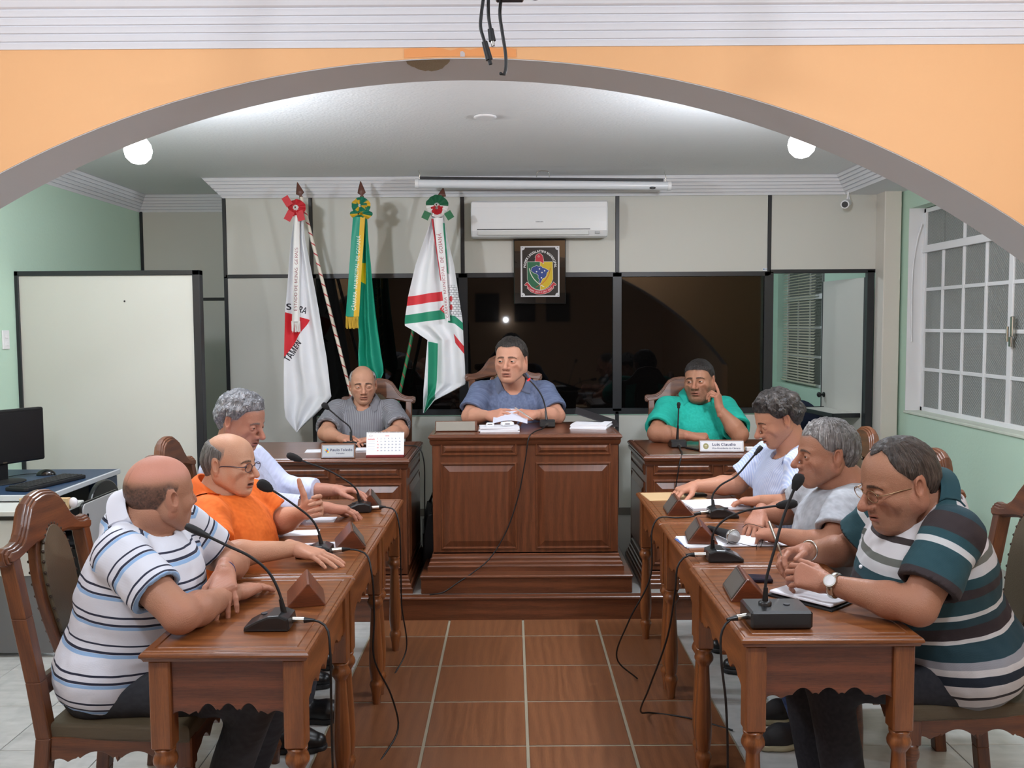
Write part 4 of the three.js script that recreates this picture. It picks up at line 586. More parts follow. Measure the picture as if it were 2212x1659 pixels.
{ const t = thing('wall_plaque', 'black framed plaque with green, yellow and blue council emblem below the air conditioner', 'plaque', [0.213, 1.986, -6.77]);
  part('frame', raised(-0.195, 0.195, -0.24, 0.24, -0.02, [[0, 0], [0, 0.024], [0.006, 0.03], [0.012, 0.03]]), phy(srgb(14, 12, 12), 0.12, { clearcoat: 0.8 }), t); part('frame_back', bb(-0.195, 0.195, -0.24, 0.24, -0.02, -0.028, 0), M.black, t);
  printOn(t, 'emblem', 0.29, 0.378, 580, 756, (c, w, h) => { const S = w / 860, X = x => (x - 255) * S, Y = y => (y - 215) * S * (756 / 580 * 860 / 1135); // coordinates as seen on the plaque
    c.fillStyle = '#d9d9dc'; c.fillRect(0, 0, w, h); c.fillStyle = '#15110f'; c.beginPath(); const rr = 60 * S, x0 = X(290), y0 = Y(245), x1 = X(1082), y1 = Y(1318); c.moveTo(x0, y0 + rr); c.quadraticCurveTo(x0 + rr * 0.95, y0 + rr * 0.95, x0 + rr, y0); c.lineTo(x1 - rr, y0); c.quadraticCurveTo(x1 - rr * 0.95, y0 + rr * 0.95, x1, y0 + rr); c.lineTo(x1, y1 - rr); c.quadraticCurveTo(x1 - rr * 0.95, y1 - rr * 0.95, x1 - rr, y1); c.lineTo(x0 + rr, y1); c.quadraticCurveTo(x0 + rr * 0.95, y1 - rr * 0.95, x0, y1 - rr); c.fill();
    const poly = (p, col, st) => { c.beginPath(); p.forEach(([x, y], i) => i ? c.lineTo(X(x), Y(y)) : c.moveTo(X(x), Y(y))); c.closePath(); c.fillStyle = col; c.fill(); if (st) { c.strokeStyle = '#e4e0d8'; c.lineWidth = 5; c.stroke(); } };
    const rib = [[340, 1070], [395, 1015], [440, 1060], [490, 1130], [590, 1190], [690, 1205], [790, 1190], [890, 1135], [945, 1060], [985, 1015], [1045, 1070], [1030, 1100], [1000, 1085], [975, 1130], [990, 1150], [900, 1235], [790, 1280], [690, 1290], [590, 1280], [480, 1235], [395, 1150], [410, 1125], [385, 1085], [350, 1100]]; poly(rib, '#c62b3b', true);
    poly([[398, 562], [686, 562], [686, 1195], [600, 1180], [500, 1125], [430, 1040], [402, 950]], '#1f6a48', true); poly([[686, 562], [964, 562], [970, 950], [930, 1050], [860, 1130], [770, 1180], [686, 1195]], '#d8b81c', true);
    poly([[480, 760], [505, 690], [570, 665], [605, 640], [650, 665], [715, 660], [735, 690], [800, 710], [885, 762], [840, 810], [825, 880], [790, 925], [740, 945], [715, 1005], [685, 1055], [655, 1010], [670, 960], [640, 920], [645, 870], [600, 830], [545, 815]], '#27468f', true);
    c.fillStyle = '#f2f2f2'; for (const [x, y] of [[672, 722], [787, 764], [608, 784], [727, 803], [715, 922]]) { c.beginPath(); c.arc(X(x), Y(y), 16 * S, 0, 7); c.fill(); }
    c.lineCap = 'round'; c.strokeStyle = '#e3dfd2'; c.lineWidth = 18 * S; c.beginPath(); c.moveTo(X(448), Y(715)); c.quadraticCurveTo(X(490), Y(980), X(770), Y(1122)); c.stroke(); c.strokeStyle = '#c2402f'; c.lineWidth = 13 * S; c.beginPath(); c.moveTo(X(910), Y(712)); c.quadraticCurveTo(X(880), Y(1000), X(592), Y(1128)); c.stroke();
    poly([[575, 560], [575, 520], [590, 490], [575, 460], [600, 410], [650, 378], [700, 380], [745, 430], [765, 520], [768, 608], [700, 565]], '#c8273a', true); c.strokeStyle = '#e8e2d8'; c.lineWidth = 5; c.beginPath(); c.arc(X(655), Y(445), 16 * S, 0, 7); c.stroke();
    c.fillStyle = '#f4f4f4'; c.font = `bold ${72 * S}px sans-serif`; c.textAlign = 'center'; c.textBaseline = 'middle'; const s = 'PODER LEGISLATIVO MUNICIPAL', cx = X(686), cy = Y(680), r = 340 * S; let tot = 0; const ws = [...s].map(q => c.measureText(q).width); tot = ws.reduce((p, q) => p + q, 0); let a = -1.62; const sp = 3.24 / tot; [...s].forEach((q, i) => { a += ws[i] * sp / 2; c.save(); c.translate(cx + Math.sin(a) * r, cy - Math.cos(a) * r * 1.02); c.rotate(a); c.fillText(q, 0, 0); c.restore(); a += ws[i] * sp / 2; });
    c.fillStyle = '#e8c8c8'; c.font = `bold ${44 * S}px sans-serif`; const s2 = 'O PODER UNIDO É MAIS FORTE'; [...s2].forEach((q, i) => { const b = 0.72 - 1.44 * i / (s2.length - 1), R2 = 390 * S; c.save(); c.translate(X(686) + Math.sin(b) * -R2, Y(858) + Math.cos(b) * R2 * 0.985); c.rotate(b); c.fillText(q, 0, 0); c.restore(); });
    c.fillStyle = '#777'; for (const [x, y] of [[292, 248], [1075, 248], [292, 1320], [1085, 1316]]) { c.beginPath(); c.arc(X(x), Y(y), 11 * S, 0, 7); c.fill(); } }, o => o.position.set(0.002, 0.0, 0.0115), 'printed emblem plate', 0.3);
}
{ const t = thing('security_camera', 'small white bullet security camera under the cornice corner', 'camera', [2.44, 2.46, -6.6]); part('housing', [cyl(0.028, 0.03, [0.03, 0.01, -0.06], [-0.03, -0.018, 0.05], 18)], M.white, t); part('lens', cyl(0.022, 0.022, [-0.0285, -0.0175, 0.047], [-0.032, -0.019, 0.054], 16), M.black, t); part('bracket', [cyl(0.006, 0.006, [0.02, 0.03, -0.04], [0.03, 0.085, -0.05], 8), cyl(0.006, 0.006, [0.035, 0.03, -0.04], [0.04, 0.085, -0.08], 8)], M.white, t); }
solo('ceiling_rose', lathe([[0, 0.012], [0.058, 0.012], [0.06, 0.004], [0.045, 0], [0, 0.002]], 28), M.white, 'round white ceiling cap at the middle of the ceiling', 'ceiling fitting', [-0.132, CE - 0.012, -4.79]);
{ const t = thing('light_switch', 'white wall switch plate on the left green wall', 'switch', [XL, 1.515, -5.5]); part('plate', bb(0, 0.01, -0.058, 0.058, 0.036, -0.036, 0.003), M.white, t); for (const y of [-0.025, 0.02]) part('rocker', bb(0.01, 0.015, y - 0.012, y + 0.012, 0.014, -0.014, 0.002), M.white, t); }
{ const t = thing('wall_socket', 'small black socket low on the recess panel behind the grey-haired man', 'socket', [-2.4, 0.95, -7.565]); part('plate', bb(-0.035, 0.035, -0.022, 0.022, 0.012, 0, 0.003), M.black, t); part('insert', bb(-0.012, 0.012, -0.01, 0.01, 0.016, 0.01, 0.002), M.blackM, t); }
{ const t = thing('panel_sticker', 'tiny white sticker on the partition beside the door header', 'sticker', [1.915, 1.995, DB + 0.001]); printOn(t, 'label_print', 0.045, 0.02, 64, 28, (c, w, h) => { c.fillStyle = '#e6eaf0'; c.fillRect(0, 0, w, h); c.fillStyle = '#4a6f9a'; c.fillRect(6, 6, 12, 14); c.fillStyle = '#8a97a5'; c.fillRect(24, 8, 32, 4); c.fillRect(24, 16, 26, 4); }, o => { }); }
{ const t = thing('projector_mount', 'black slotted projector arms hanging from the ceiling at the top edge', 'projector mount', [0.0, CE, -2.3]);
  const y = -0.297; part('mount_pole', cyl(0.016, 0.016, [0, 0, 0], [0, y + 0.03, 0], 14), M.black, t); part('ceiling_plate', bb(-0.06, 0.06, -0.008, 0, 0.06, -0.06, 0.002), M.black, t); part('hub', bb(-0.035, 0.035, y + 0.015, y + 0.035, 0.035, -0.035, 0.003), M.black, t);
  for (const [x1, y1, z1] of [[-0.115, -0.01, 0.06], [0.062, -0.024, 0.08]]) for (const s of [-1, 1]) { const o = new THREE.Vector3(x1, y1, z1); const n = V(-z1, 0, x1).normalize().multiplyScalar(0.008 * s); part('slotted_arm', cyl(0.005, 0.005, [n.x, y + 0.02, n.z], [x1 + n.x, y + 0.012 + y1, z1 + n.z], 8), M.black, t); }
  for (const [x1, y1, z1] of [[-0.115, -0.01, 0.06], [0.062, -0.024, 0.08]]) part('arm_tip', new THREE.TorusGeometry(0.008, 0.005, 8, 14).rotateX(HP).translate(x1, y + 0.012 + y1, z1), M.black, t);
}
{ const hc = (pts, plug, label) => { const t = thing('hanging_cable', label, 'cable', pts[0], 0, 'loose cables under the projector mount'); const L = pts.map(p => V(p[0] - pts[0][0], p[1] - pts[0][1], p[2] - pts[0][2])); part('cord', capped(L, 0.0042, 40, 8), M.cable, t); if (plug) { const e = L[L.length - 1], d = e.clone().sub(L[L.length - 2]).normalize(); part('plug', [cyl(0.0075, 0.009, e.toArray(), e.clone().addScaledVector(d, plug).toArray(), 12)], M.blackM, t); part('plug_tip', cyl(0.005, 0.005, e.clone().addScaledVector(d, plug).toArray(), e.clone().addScaledVector(d, plug + 0.012).toArray(), 10), plug > 0.04 ? M.blackM : M.chrome, t); } };
  const a = (px, py) => { const d = 2.3; return [(px - 1106) * d / 1940 * 0.997, 1.58 + (705 - py) * d / 1940 * 1.005, -d]; };
  hc([a(1058, -150), a(1055, -40), a(1053, 0), a(1046, 50), a(1044, 78), a(1052, 108)], 0.046, 'black hanging cable ending in a long plug below the projector mount');
  hc([a(1062, -150), a(1061, -40), a(1061, 10), a(1061, 55), a(1065, 82)], 0.03, 'black hanging cable ending in a short jack with metal tip');
  hc([a(1094, -150), a(1092, -40), a(1089, 10), a(1085, 50), a(1090, 90), a(1097, 140), a(1096, 168), a(1092, 177), a(1086, 174)], 0, 'black hanging cable with a hooked end, rightmost of the three'); }

// ================= COMPUTER CORNER =================
{ const t = thing('computer_desk', 'blue-topped computer desk by the left wall', 'desk', [-2.7, 0, -4.87]); const bl = std(srgb(44, 66, 96), 0.45);
  part('desk_top', bb(-0.38, 0.37, 0.725, 0.75, 0.42, -0.41, 0.003), bl, t); part('edge_band', bb(0.365, 0.378, 0.722, 0.752, 0.42, -0.41, 0.004), std(srgb(196, 200, 204), 0.5), t); part('edge_band', bb(-0.38, 0.37, 0.722, 0.752, 0.432, 0.418, 0.004), std(srgb(196, 200, 204), 0.5), t);
  part('drawer_front', bb(0.33, 0.36, 0.6, 0.715, -0.1, -0.4, 0.003), bl, t); part('drawer_knob', new THREE.SphereGeometry(0.012, 12, 8).translate(0.37, 0.665, -0.24), M.chrome, t); part('leg_panel', bb(-0.36, 0.35, 0.02, 0.72, -0.385, -0.405, 0.002), std(srgb(176, 178, 180), 0.6), t); part('leg_panel', bb(-0.36, 0.35, 0.02, 0.72, 0.4, 0.38, 0.002), std(srgb(176, 178, 180), 0.6), t); }
{ const t = thing('monitor', 'black flat computer monitor on the blue desk', 'monitor', [-2.76, 0.75, -4.82], 1.1);
  part('stand_base', lathe([[0, 0], [0.12, 0], [0.12, 0.006], [0.08, 0.014], [0, 0.018]], 28).scale(1, 1, 0.8), M.blackM, t); part('stand_neck', bb(-0.03, 0.03, 0.01, 0.14, 0.01, -0.02, 0.006), M.black, t);
  part('screen_case', bb(-0.24, 0.24, 0.1, 0.395, 0.025, -0.02, 0.008), M.black, t); part('screen_glass', bb(-0.22, 0.22, 0.125, 0.375, 0.0265, 0.02, 0), phy(srgb(26, 26, 28), 0.3), t); part('badge', bb(-0.012, 0.012, 0.108, 0.114, 0.0262, 0.02, 0), M.chrome, t); }
{ const t = thing('keyboard', 'black keyboard on the blue desk', 'keyboard', [-2.49, 0.75, -4.76], 1.33); part('keyboard_body', extr([[-0.21, -0.07], [0.21, -0.07], [0.22, -0.05], [0.22, 0.06], [0.2, 0.07], [-0.2, 0.07], [-0.22, 0.06], [-0.22, -0.05]], 0.02, 0.005).rotateX(-HP).translate(0, 0.011, 0), M.blackM, t); const ks = []; for (let r = 0; r < 5; r++) for (let i = 0; i < 15; i++) ks.push(cbox(0.0235, 0.006, 0.021, -0.185 + i * 0.0265, 0.023, -0.05 + r * 0.025, 0.002)); const kk = part('keys', ks, std(srgb(34, 34, 36), 0.6), t); kk.userData.kind = 'stuff'; }
solo('computer_mouse', (() => { const g = new THREE.SphereGeometry(1, 20, 12, 0, Math.PI * 2, 0, HP); g.scale(0.052, 0.034, 0.03); return [g, tube([[-0.05, 0.01, 0], [-0.12, 0.006, -0.03], [-0.2, 0.005, 0.05], [-0.26, 0.005, 0.15]], 0.002, 24, 6)]; })(), phy(srgb(20, 20, 22), 0.2), 'black computer mouse with thin cord on the blue desk', 'mouse', [-2.655, 0.75, -5.07], 0.3);
{ const t = thing('side_table', 'low white desk with grey modesty panel behind the near left chair', 'desk', [-2.6, 0, -4.3]); const lg = std(srgb(206, 206, 202), 0.5);
  part('desk_top', bb(-0.48, 0.43, 0.69, 0.715, 0.08, -0.2, 0.003), lg, t); part('edge_band', bb(-0.48, 0.43, 0.672, 0.692, 0.082, 0.06, 0.002), M.black, t); part('front_panel', bb(-0.48, 0.4, 0.4, 0.675, 0.07, 0.05, 0.002), lg, t); part('lower_panel', bb(-0.48, 0.38, 0.02, 0.4, 0.06, 0.04, 0.002), std(srgb(112, 112, 114), 0.6), t); }
{ const t = thing('panel_screen', 'light grey side panel with black rounded rim and bolt holes beside the computer desk', 'panel', [-2.11, 0, -4.55]); t.rotation.y = HP;   // local x runs along -z
  const rr = (w, h, r) => { const o = []; for (const [cx, cy, a] of [[w / 2 - r, h / 2 - r, 0], [-w / 2 + r, h / 2 - r, 1], [-w / 2 + r, -h / 2 + r, 2], [w / 2 - r, -h / 2 + r, 3]]) for (let i = 0; i <= 5; i++) { const q = (a + i / 5) * HP; o.push([cx + r * Math.cos(q), cy + r * Math.sin(q)]); } return o; };
  part('panel_board', extr(rr(0.41, 0.7, 0.03), 0.02, 0.002).translate(0, 0.37, 0), std(srgb(176, 176, 176), 0.5), t); part('panel_rim', extr(rr(0.425, 0.715, 0.035), 0.012, 0.002).translate(0, 0.37, -0.002), M.black, t); for (const x of [-0.165, 0.165]) part('bolt', cyl(0.01, 0.01, [x, 0.66, 0.008], [x, 0.66, 0.013], 12), M.black, t); }
{ const t = thing('office_chair', 'black moulded chair back tucked at the blue desk', 'chair', [-2.28, 0, -4.95], -HP); part('backrest', extr((() => { const o = []; for (let i = 0; i <= 24; i++) { const a = i / 24 * Math.PI; o.push([0.2 * Math.cos(a), 0.5 + 0.24 * Math.pow(Math.sin(a), 0.7)]); } o.push([-0.19, 0.45], [0.19, 0.45]); return o; })(), 0.03, 0.008).translate(0, 0, 0.0), phy(srgb(26, 26, 28), 0.3), t); part('seat', bb(-0.21, 0.21, 0.4, 0.44, 0.35, -0.02, 0.012), M.blackM, t); for (const [x, z] of [[-0.18, 0], [0.18, 0], [-0.18, 0.32], [0.18, 0.32]]) part('leg', cyl(0.012, 0.012, [x * 1.1, 0, z * 1.05], [x, 0.41, z], 10), M.blackM, t); }
{ const t = thing('desk_nameplate', 'wooden desk sign with black capitals beside the near left chair', 'sign', [-2.19, 0.715, -4.27], 0.05); part('block', extr([[-0.17, 0], [0.06, 0], [0.06, 0.055], [-0.17, 0.055]], 0.03, 0.003), M.kraft, t); printOn(t, 'lettering', 0.226, 0.05, 452, 100, (c, w, h) => { c.fillStyle = '#c9b48c'; c.fillRect(0, 0, w, h); c.fillStyle = '#33302c'; c.font = 'italic bold 66px sans-serif'; c.textBaseline = 'middle'; c.textAlign = 'right'; c.fillText('ÇÃO', w - 24, h / 2 + 2); }, o => o.position.set(-0.055, 0.0275, 0.0158)); part('end_cap', new THREE.SphereGeometry(0.026, 14, 10).scale(0.8, 1, 0.7).translate(0.075, 0.03, -0.005), std(srgb(222, 218, 222), 0.5), t); }

// ================= THINGS ON THE DESKS AND TABLES =================
{ const t = thing('name_sign', 'silver name sign with emblem on the left dais desk', 'name sign', [-0.945, 0.87, -4.83], 0.03); const H = 0.082, W = 0.185; const q = new THREE.Group();
  part('backing', bb(-W / 2, W / 2, 0, H, 0.008, -0.012, 0.003), woodM(texW3, 0.4), t).rotation.x = -0.22;
  printOn(t, 'plate', W - 0.012, H - 0.014, 480, 190, (c, w, h) => { c.fillStyle = '#b9bcc0'; c.fillRect(0, 0, w, h); c.strokeStyle = '#3d4a66'; c.lineWidth = 4; c.strokeRect(8, 8, w - 16, h - 16); for (const [x, y, k] of [[62, 78, '#d8c43a'], [84, 66, '#3b8fc2'], [70, 100, '#3b8fc2'], [92, 108, '#d8c43a'], [78, 90, '#b04a4a']]) { c.fillStyle = k; c.beginPath(); c.arc(x, y, 15, 0, 7); c.fill(); } c.fillStyle = '#1e2444'; c.font = 'bold 54px sans-serif'; c.fillText('Paulo Toledo', 122, 96); c.font = 'bold 27px serif'; c.fillText('Vereador', 214, 138); }, o => { o.position.set(0, H / 2 * Math.cos(0.22) + 0.0, -H / 2 * Math.sin(0.22) + 0.0095); o.rotation.x = -0.22; }); }
{ const t = thing('name_sign', 'white name sign with emblem on the right dais desk', 'name sign', [1.17, 0.87, -4.985], -0.06); const H = 0.07, W = 0.25;
  part('backing', bb(-W / 2, W / 2, 0, H, 0.008, -0.012, 0.003), woodM(texW3, 0.4), t).rotation.x = -0.25;
  printOn(t, 'plate', W - 0.01, H - 0.01, 600, 150, (c, w, h) => { c.fillStyle = '#dfe0e4'; c.fillRect(0, 0, w, h); c.strokeStyle = '#8c8f98'; c.lineWidth = 5; c.strokeRect(10, 10, w - 20, h - 20); c.fillStyle = '#8f8a5c'; c.beginPath(); c.ellipse(80, 76, 38, 42, 0, 0, 7); c.fill(); c.fillStyle = '#d9d7c0'; c.fillRect(62, 60, 36, 10); c.fillRect(62, 82, 36, 8); c.fillStyle = '#1e2950'; c.font = 'bold 56px sans-serif'; c.fillText('Luis Claudio', 166, 72); c.font = 'bold 30px sans-serif'; c.fillText('Vice-Presidente da Câmara', 166, 116); }, o => { o.position.set(0, H / 2 * Math.cos(0.25), -H / 2 * Math.sin(0.25) + 0.0095); o.rotation.x = -0.25; }); }
{ const t = thing('name_sign', 'blank-looking grey name sign at the left end of the central desk', 'name sign', [-0.315, 0.99, -5.02], 0.0); const H = 0.06, W = 0.235; part('backing', bb(-W / 2, W / 2, 0, H, 0.008, -0.012, 0.003), woodM(texW2, 0.4), t).rotation.x = -0.2; const p = part('plate', uvBox(bb(-W / 2 + 0.005, W / 2 - 0.012, 0.005, H - 0.004, 0.0095, 0.008, 0)), std(srgb(150, 146, 136), 0.55), t); p.rotation.x = -0.2; }
{ const t = thing('desk_calendar', 'white desk calendar with red and grey print on the left dais desk', 'calendar', [-0.695, 0.87, -4.87], 0.02); const H = 0.128, W = 0.205;
  const pg = printOn(t, 'page', W, H, 640, 400, (c, w, h) => { c.fillStyle = '#f4f5f8'; c.fillRect(0, 0, w, h); c.strokeStyle = '#7a4a4a'; c.lineWidth = 3; c.beginPath(); c.moveTo(40, 62); c.lineTo(70, 46); c.lineTo(108, 60); c.lineTo(78, 84); c.closePath(); c.stroke(); c.fillStyle = '#c33'; for (let i = 0; i < 8; i++) c.fillRect(22 + i * 15, 110 + (i % 3), 11, 17); for (let i = 0; i < 5; i++) c.fillRect(320 + i * 14, 56, 9, 15); for (let r = 0; r < 5; r++) for (let i = 0; i < 7; i++) { c.fillStyle = i ? '#6a7590' : '#b22'; c.font = 'bold 28px sans-serif'; c.fillText(String(r * 7 + i + 1), 178 + i * 62, 120 + r * 52); } c.fillStyle = '#9aa0ae'; for (let r = 0; r < 4; r++) c.fillRect(24, 150 + r * 46, 120, 3); c.fillStyle = '#556'; for (let i = 0; i < 34; i++) c.fillRect(12 + i * 18.4, 6, 8, 8); }, o => { o.position.set(0, H / 2 * 0.95 + 0.012, -0.008); o.rotation.x = -0.3; });
  part('page_block', bb(-W / 2, W / 2, 0, H, -0.0015, -0.006, 0.001), M.paper, t).position.set(0, 0.012, 0.011); t.children[1].rotation.x = -0.3; part('stand', bb(-W / 2, W / 2, 0, 0.014, 0.02, -0.06, 0.002), std(srgb(120, 40, 40), 0.6), t); part('spiral', Array.from({ length: 24 }, (_, i) => new THREE.TorusGeometry(0.005, 0.0009, 5, 10).rotateY(HP).translate(-W / 2 + 0.008 + i * (W - 0.016) / 23, 0.134, -0.03)), M.chrome, t); }
function sheets(name, label, cat, x, y, z, w, d, n, th, turn, m = M.paper) { const t = thing(name, label, cat, [x, y, z], turn); for (let i = 0; i < n; i++) { const g = cbox(w, th, d, (rnd() - 0.5) * 0.012, th * (i + 0.5) + i * 0.0003, (rnd() - 0.5) * 0.012, 0); g.rotateY((rnd() - 0.5) * 0.08); part('sheet', g, m, t); } return t; }
sheets('paper_stack', 'thick stack of white papers on the central desk under the white gadgets', 'papers', -0.075, 0.99, -5.06, 0.22, 0.16, 4, 0.006, 0.03);
{ const t = thing('white_charger', 'white plastic gadgets with dark slots on the central paper stack', 'gadget', [-0.075, 1.015, -5.05], 0); part('left_case', cbox(0.045, 0.022, 0.05, -0.05, 0.011, 0.01, 0.006), M.white, t); const b = part('right_case', cbox(0.07, 0.022, 0.045, 0.05, 0.013, 0, 0.006), M.white, t); b.rotation.y = 0.35; part('slot', bb(-0.063, -0.037, 0.014, 0.018, 0.0362, 0.034, 0), M.black, t); part('slot', bb(0.035, 0.062, 0.014, 0.018, 0.0235, 0.02, 0), M.black, t); }
sheets('loose_papers', 'fanned white papers in an open folder at the right end of the central desk', 'papers', 0.46, 0.99, -5.2, 0.21, 0.2, 6, 0.004, -0.25);
{ const t = thing('document_folder', 'black open folder standing slanted behind papers on the central desk', 'folder', [0.5, 0.99, -5.32], -0.1); const a = part('cover', cbox(0.26, 0.004, 0.2, 0, 0, 0, 0.001), std(srgb(38, 34, 38), 0.5), t); a.position.set(0.0, 0.045, -0.02); a.rotation.set(0.1, 0, -0.32); part('spine', bb(-0.125, 0.13, 0, 0.003, 0.1, -0.1, 0), std(srgb(38, 34, 38), 0.5), t); }
sheets('paper_sheet', 'white sheet lying on the left dais desk beside the sign', 'papers', -1.08, 0.87, -5.13, 0.21, 0.12, 1, 0.002, 0.1);
sheets('notebook', 'small white notebook beside the microphone on the left dais desk', 'notebook', -0.82, 0.87, -5.13, 0.15, 0.11, 3, 0.004, 0.05);
solo('charger_box', cbox(0.045, 0.025, 0.03, 0, 0.0125, 0, 0.004), M.white, 'small white box beside the white name sign on the right desk', 'box', [1.335, 0.87, -5.02], 0.1);
sheets('kraft_envelope', 'tan kraft envelope at the right end of the teal man\'s desk', 'envelope', 1.42, 0.87, -5.12, 0.22, 0.16, 1, 0.003, 0.3, M.kraft);
solo('mobile_phone', cbox(0.06, 0.012, 0.11, 0, 0.006, 0, 0.004), M.black, 'black phone next to the microphone on the teal man\'s desk', 'phone', [1.045, 0.87, -5.1], 0.5);
sheets('kraft_envelope', 'large tan kraft envelope on the far right table', 'envelope', 0.78, 0.745, -4.33, 0.28, 0.2, 1, 0.003, 0.08, M.kraft);
solo('mobile_phone', cbox(0.105, 0.012, 0.055, 0, 0.006, 0, 0.004), M.black, 'black phone on the kraft envelope under the light blue man\'s fingers', 'phone', [0.89, 0.749, -4.33], 0.15);
sheets('paper_stack', 'white papers under the hands of the man in light blue shirt', 'papers', 0.93, 0.745, -4.1, 0.27, 0.2, 4, 0.003, 0.12);
sheets('loose_papers', 'blue-edged papers spread under the glasses on the middle right table', 'papers', 0.84, 0.745, -3.42, 0.4, 0.17, 2, 0.0025, 0.04);
solo('blue_leaflet', cbox(0.12, 0.002, 0.14, 0, 0.001, 0, 0), std(srgb(70, 96, 160), 0.6), 'blue leaflet sticking out from papers at the edge of the middle right table', 'leaflet', [0.70, 0.7455, -3.40], 0.15);
{ const t = thing('handheld_microphone', 'black handheld microphone with silver ball grille lying on the middle right table', 'microphone', [0.835, 0.752, -3.36], 0); const g = part('grille', new THREE.SphereGeometry(0.027, 20, 16), std(srgb(186, 186, 186), 0.4, { metalness: 0.6, bumpMap: rep(dotted, 2, 2), bumpScale: 0.002 }), t, 'silver mesh ball'); g.position.set(0, 0.027, 0); part('grille_band', new THREE.TorusGeometry(0.027, 0.003, 8, 24).rotateX(0.2).translate(0, 0.027, 0), M.chrome, t).rotation.set(0, 0.35, 0); part('handle', cyl(0.02, 0.012, [0.0, 0.027, -0.015], [-0.05, 0.016, -0.19], 16), M.blackM, t); }
function specs(parent, s, m, glass = true) { // spectacles, lenses face local +z, temples run to -z
  for (const k of [-1, 1]) { const o = []; for (let i = 0; i < 20; i++) { const a = i / 20 * Math.PI * 2; o.push([k * 0.034 + 0.025 * Math.cos(a), 0.0175 * Math.sin(a) * (Math.sin(a) > 0 ? 0.85 : 1), -0.0025 * (0.5 + 0.5 * Math.cos(a) * k)]); } part('rim', tube([...o, o[0]], 0.0011 * s, 40, 6), m, parent); if (glass) part('lens', new THREE.CircleGeometry(0.024, 20).scale(1, 0.68, 1).translate(k * 0.034, 0, -0.001), M.lens ||= phy(0xffffff, 0.02, { transmission: 1, thickness: 0, ior: 1.5 }), parent); part('temple', tube([[k * 0.059, 0.004, -0.003], [k * 0.068, 0.004, -0.02], [k * 0.075, 0.004, -0.07], [k * 0.075, -0.002, -0.1], [k * 0.074, -0.022, -0.118]], 0.0013 * s, 20, 6), m, parent); }
  part('bridge', tube([[-0.01, 0.002, 0], [0, 0.006, 0.003], [0.01, 0.002, 0]], 0.0011 * s, 8, 6), m, parent); }
{ const t = thing('reading_glasses', 'thin-framed glasses lying open on papers of the middle right table', 'glasses', [0.945, 0.77, -3.34]); const m = std(srgb(40, 36, 34), 0.35, { metalness: 0.4 }); specs(t, 1, m); t.rotation.set(0.25, 0.9, 0.1); }
solo('mobile_phone', cbox(0.11, 0.014, 0.058, 0, 0.007, 0, 0.004), phy(srgb(18, 22, 44), 0.2), 'dark blue phone behind the name block on the near right table', 'phone', [0.79, 0.745, -2.89], -0.15);
{ const t = thing('open_notebook', 'open dark-covered notebook with white pages under the dark striped man\'s hands', 'notebook', [0.965, 0.745, -2.74], 0.72); part('cover', cbox(0.3, 0.006, 0.22, 0, 0.003, 0, 0.001), M.blackM, t); for (const s of [-1, 1]) { const g = part('page_block', cbox(0.14, 0.008, 0.205, s * 0.074, 0.0105, 0, 0.002), M.paper, t); g.rotation.z = s * 0.03; } }
sheets('paper_sheet', 'white sheet under the orange polo man\'s microphone', 'papers', -0.72, 0.745, -3.36, 0.15, 0.15, 2, 0.002, 0.2);
sheets('paper_sheet', 'white sheet near the orange polo man\'s elbow on the left tables', 'papers', -0.86, 0.745, -3.6, 0.14, 0.1, 1, 0.002, 0.1);
sheets('paper_sheet', 'white sheet under the grey-haired man\'s forearms', 'papers', -0.83, 0.745, -3.86, 0.12, 0.1, 1, 0.002, 0.0);

{ const t = thing('swivel_chair', 'navy round-backed chair in the side room below the door shelf', 'chair', [2.45, 0.134, -7.75], -0.5); const nv = std(srgb(26, 34, 60), 0.8);
  part('backrest', new THREE.SphereGeometry(1, 24, 16).scale(0.2, 0.24, 0.04).translate(0, 0.54, -0.2), nv, t); part('seat', lathe([[0, 0.46], [0.18, 0.46], [0.21, 0.44], [0.2, 0.41], [0, 0.4]], 24), nv, t); part('back_bar', cyl(0.015, 0.015, [0, 0.36, -0.05], [0, 0.5, -0.22], 10), M.black, t); part('column', cyl(0.025, 0.025, [0, 0.06, 0], [0, 0.41, 0], 14), M.black, t); for (let i = 0; i < 5; i++) { const a = i * 1.2566; part('foot', cyl(0.02, 0.014, [0, 0.07, 0], [0.24 * Math.cos(a), 0.03, 0.24 * Math.sin(a)], 8), M.black, t); } }
{ const t = thing('equipment_bag', 'black bag slumped on the dais between the left and central desks', 'bag', [-0.5, 0.134, -5.35], 0.1); const pts = [[-0.045, 0], [0.045, 0], [0.05, 0.1], [0.04, 0.28], [0.015, 0.37], [-0.015, 0.36], [-0.045, 0.2]]; part('bag_body', extr(pts, 0.42, 0.012), M.blackM, t); part('strap', tube([[0.01, 0.36, 0.16], [0.03, 0.42, 0.1], [0.02, 0.44, 0], [0.02, 0.42, -0.1], [0.0, 0.36, -0.16]], 0.008, 24, 8), M.black, t); part('flap', bb(-0.045, 0.047, 0.24, 0.25, 0.2, -0.2, 0.003), M.black, t); }
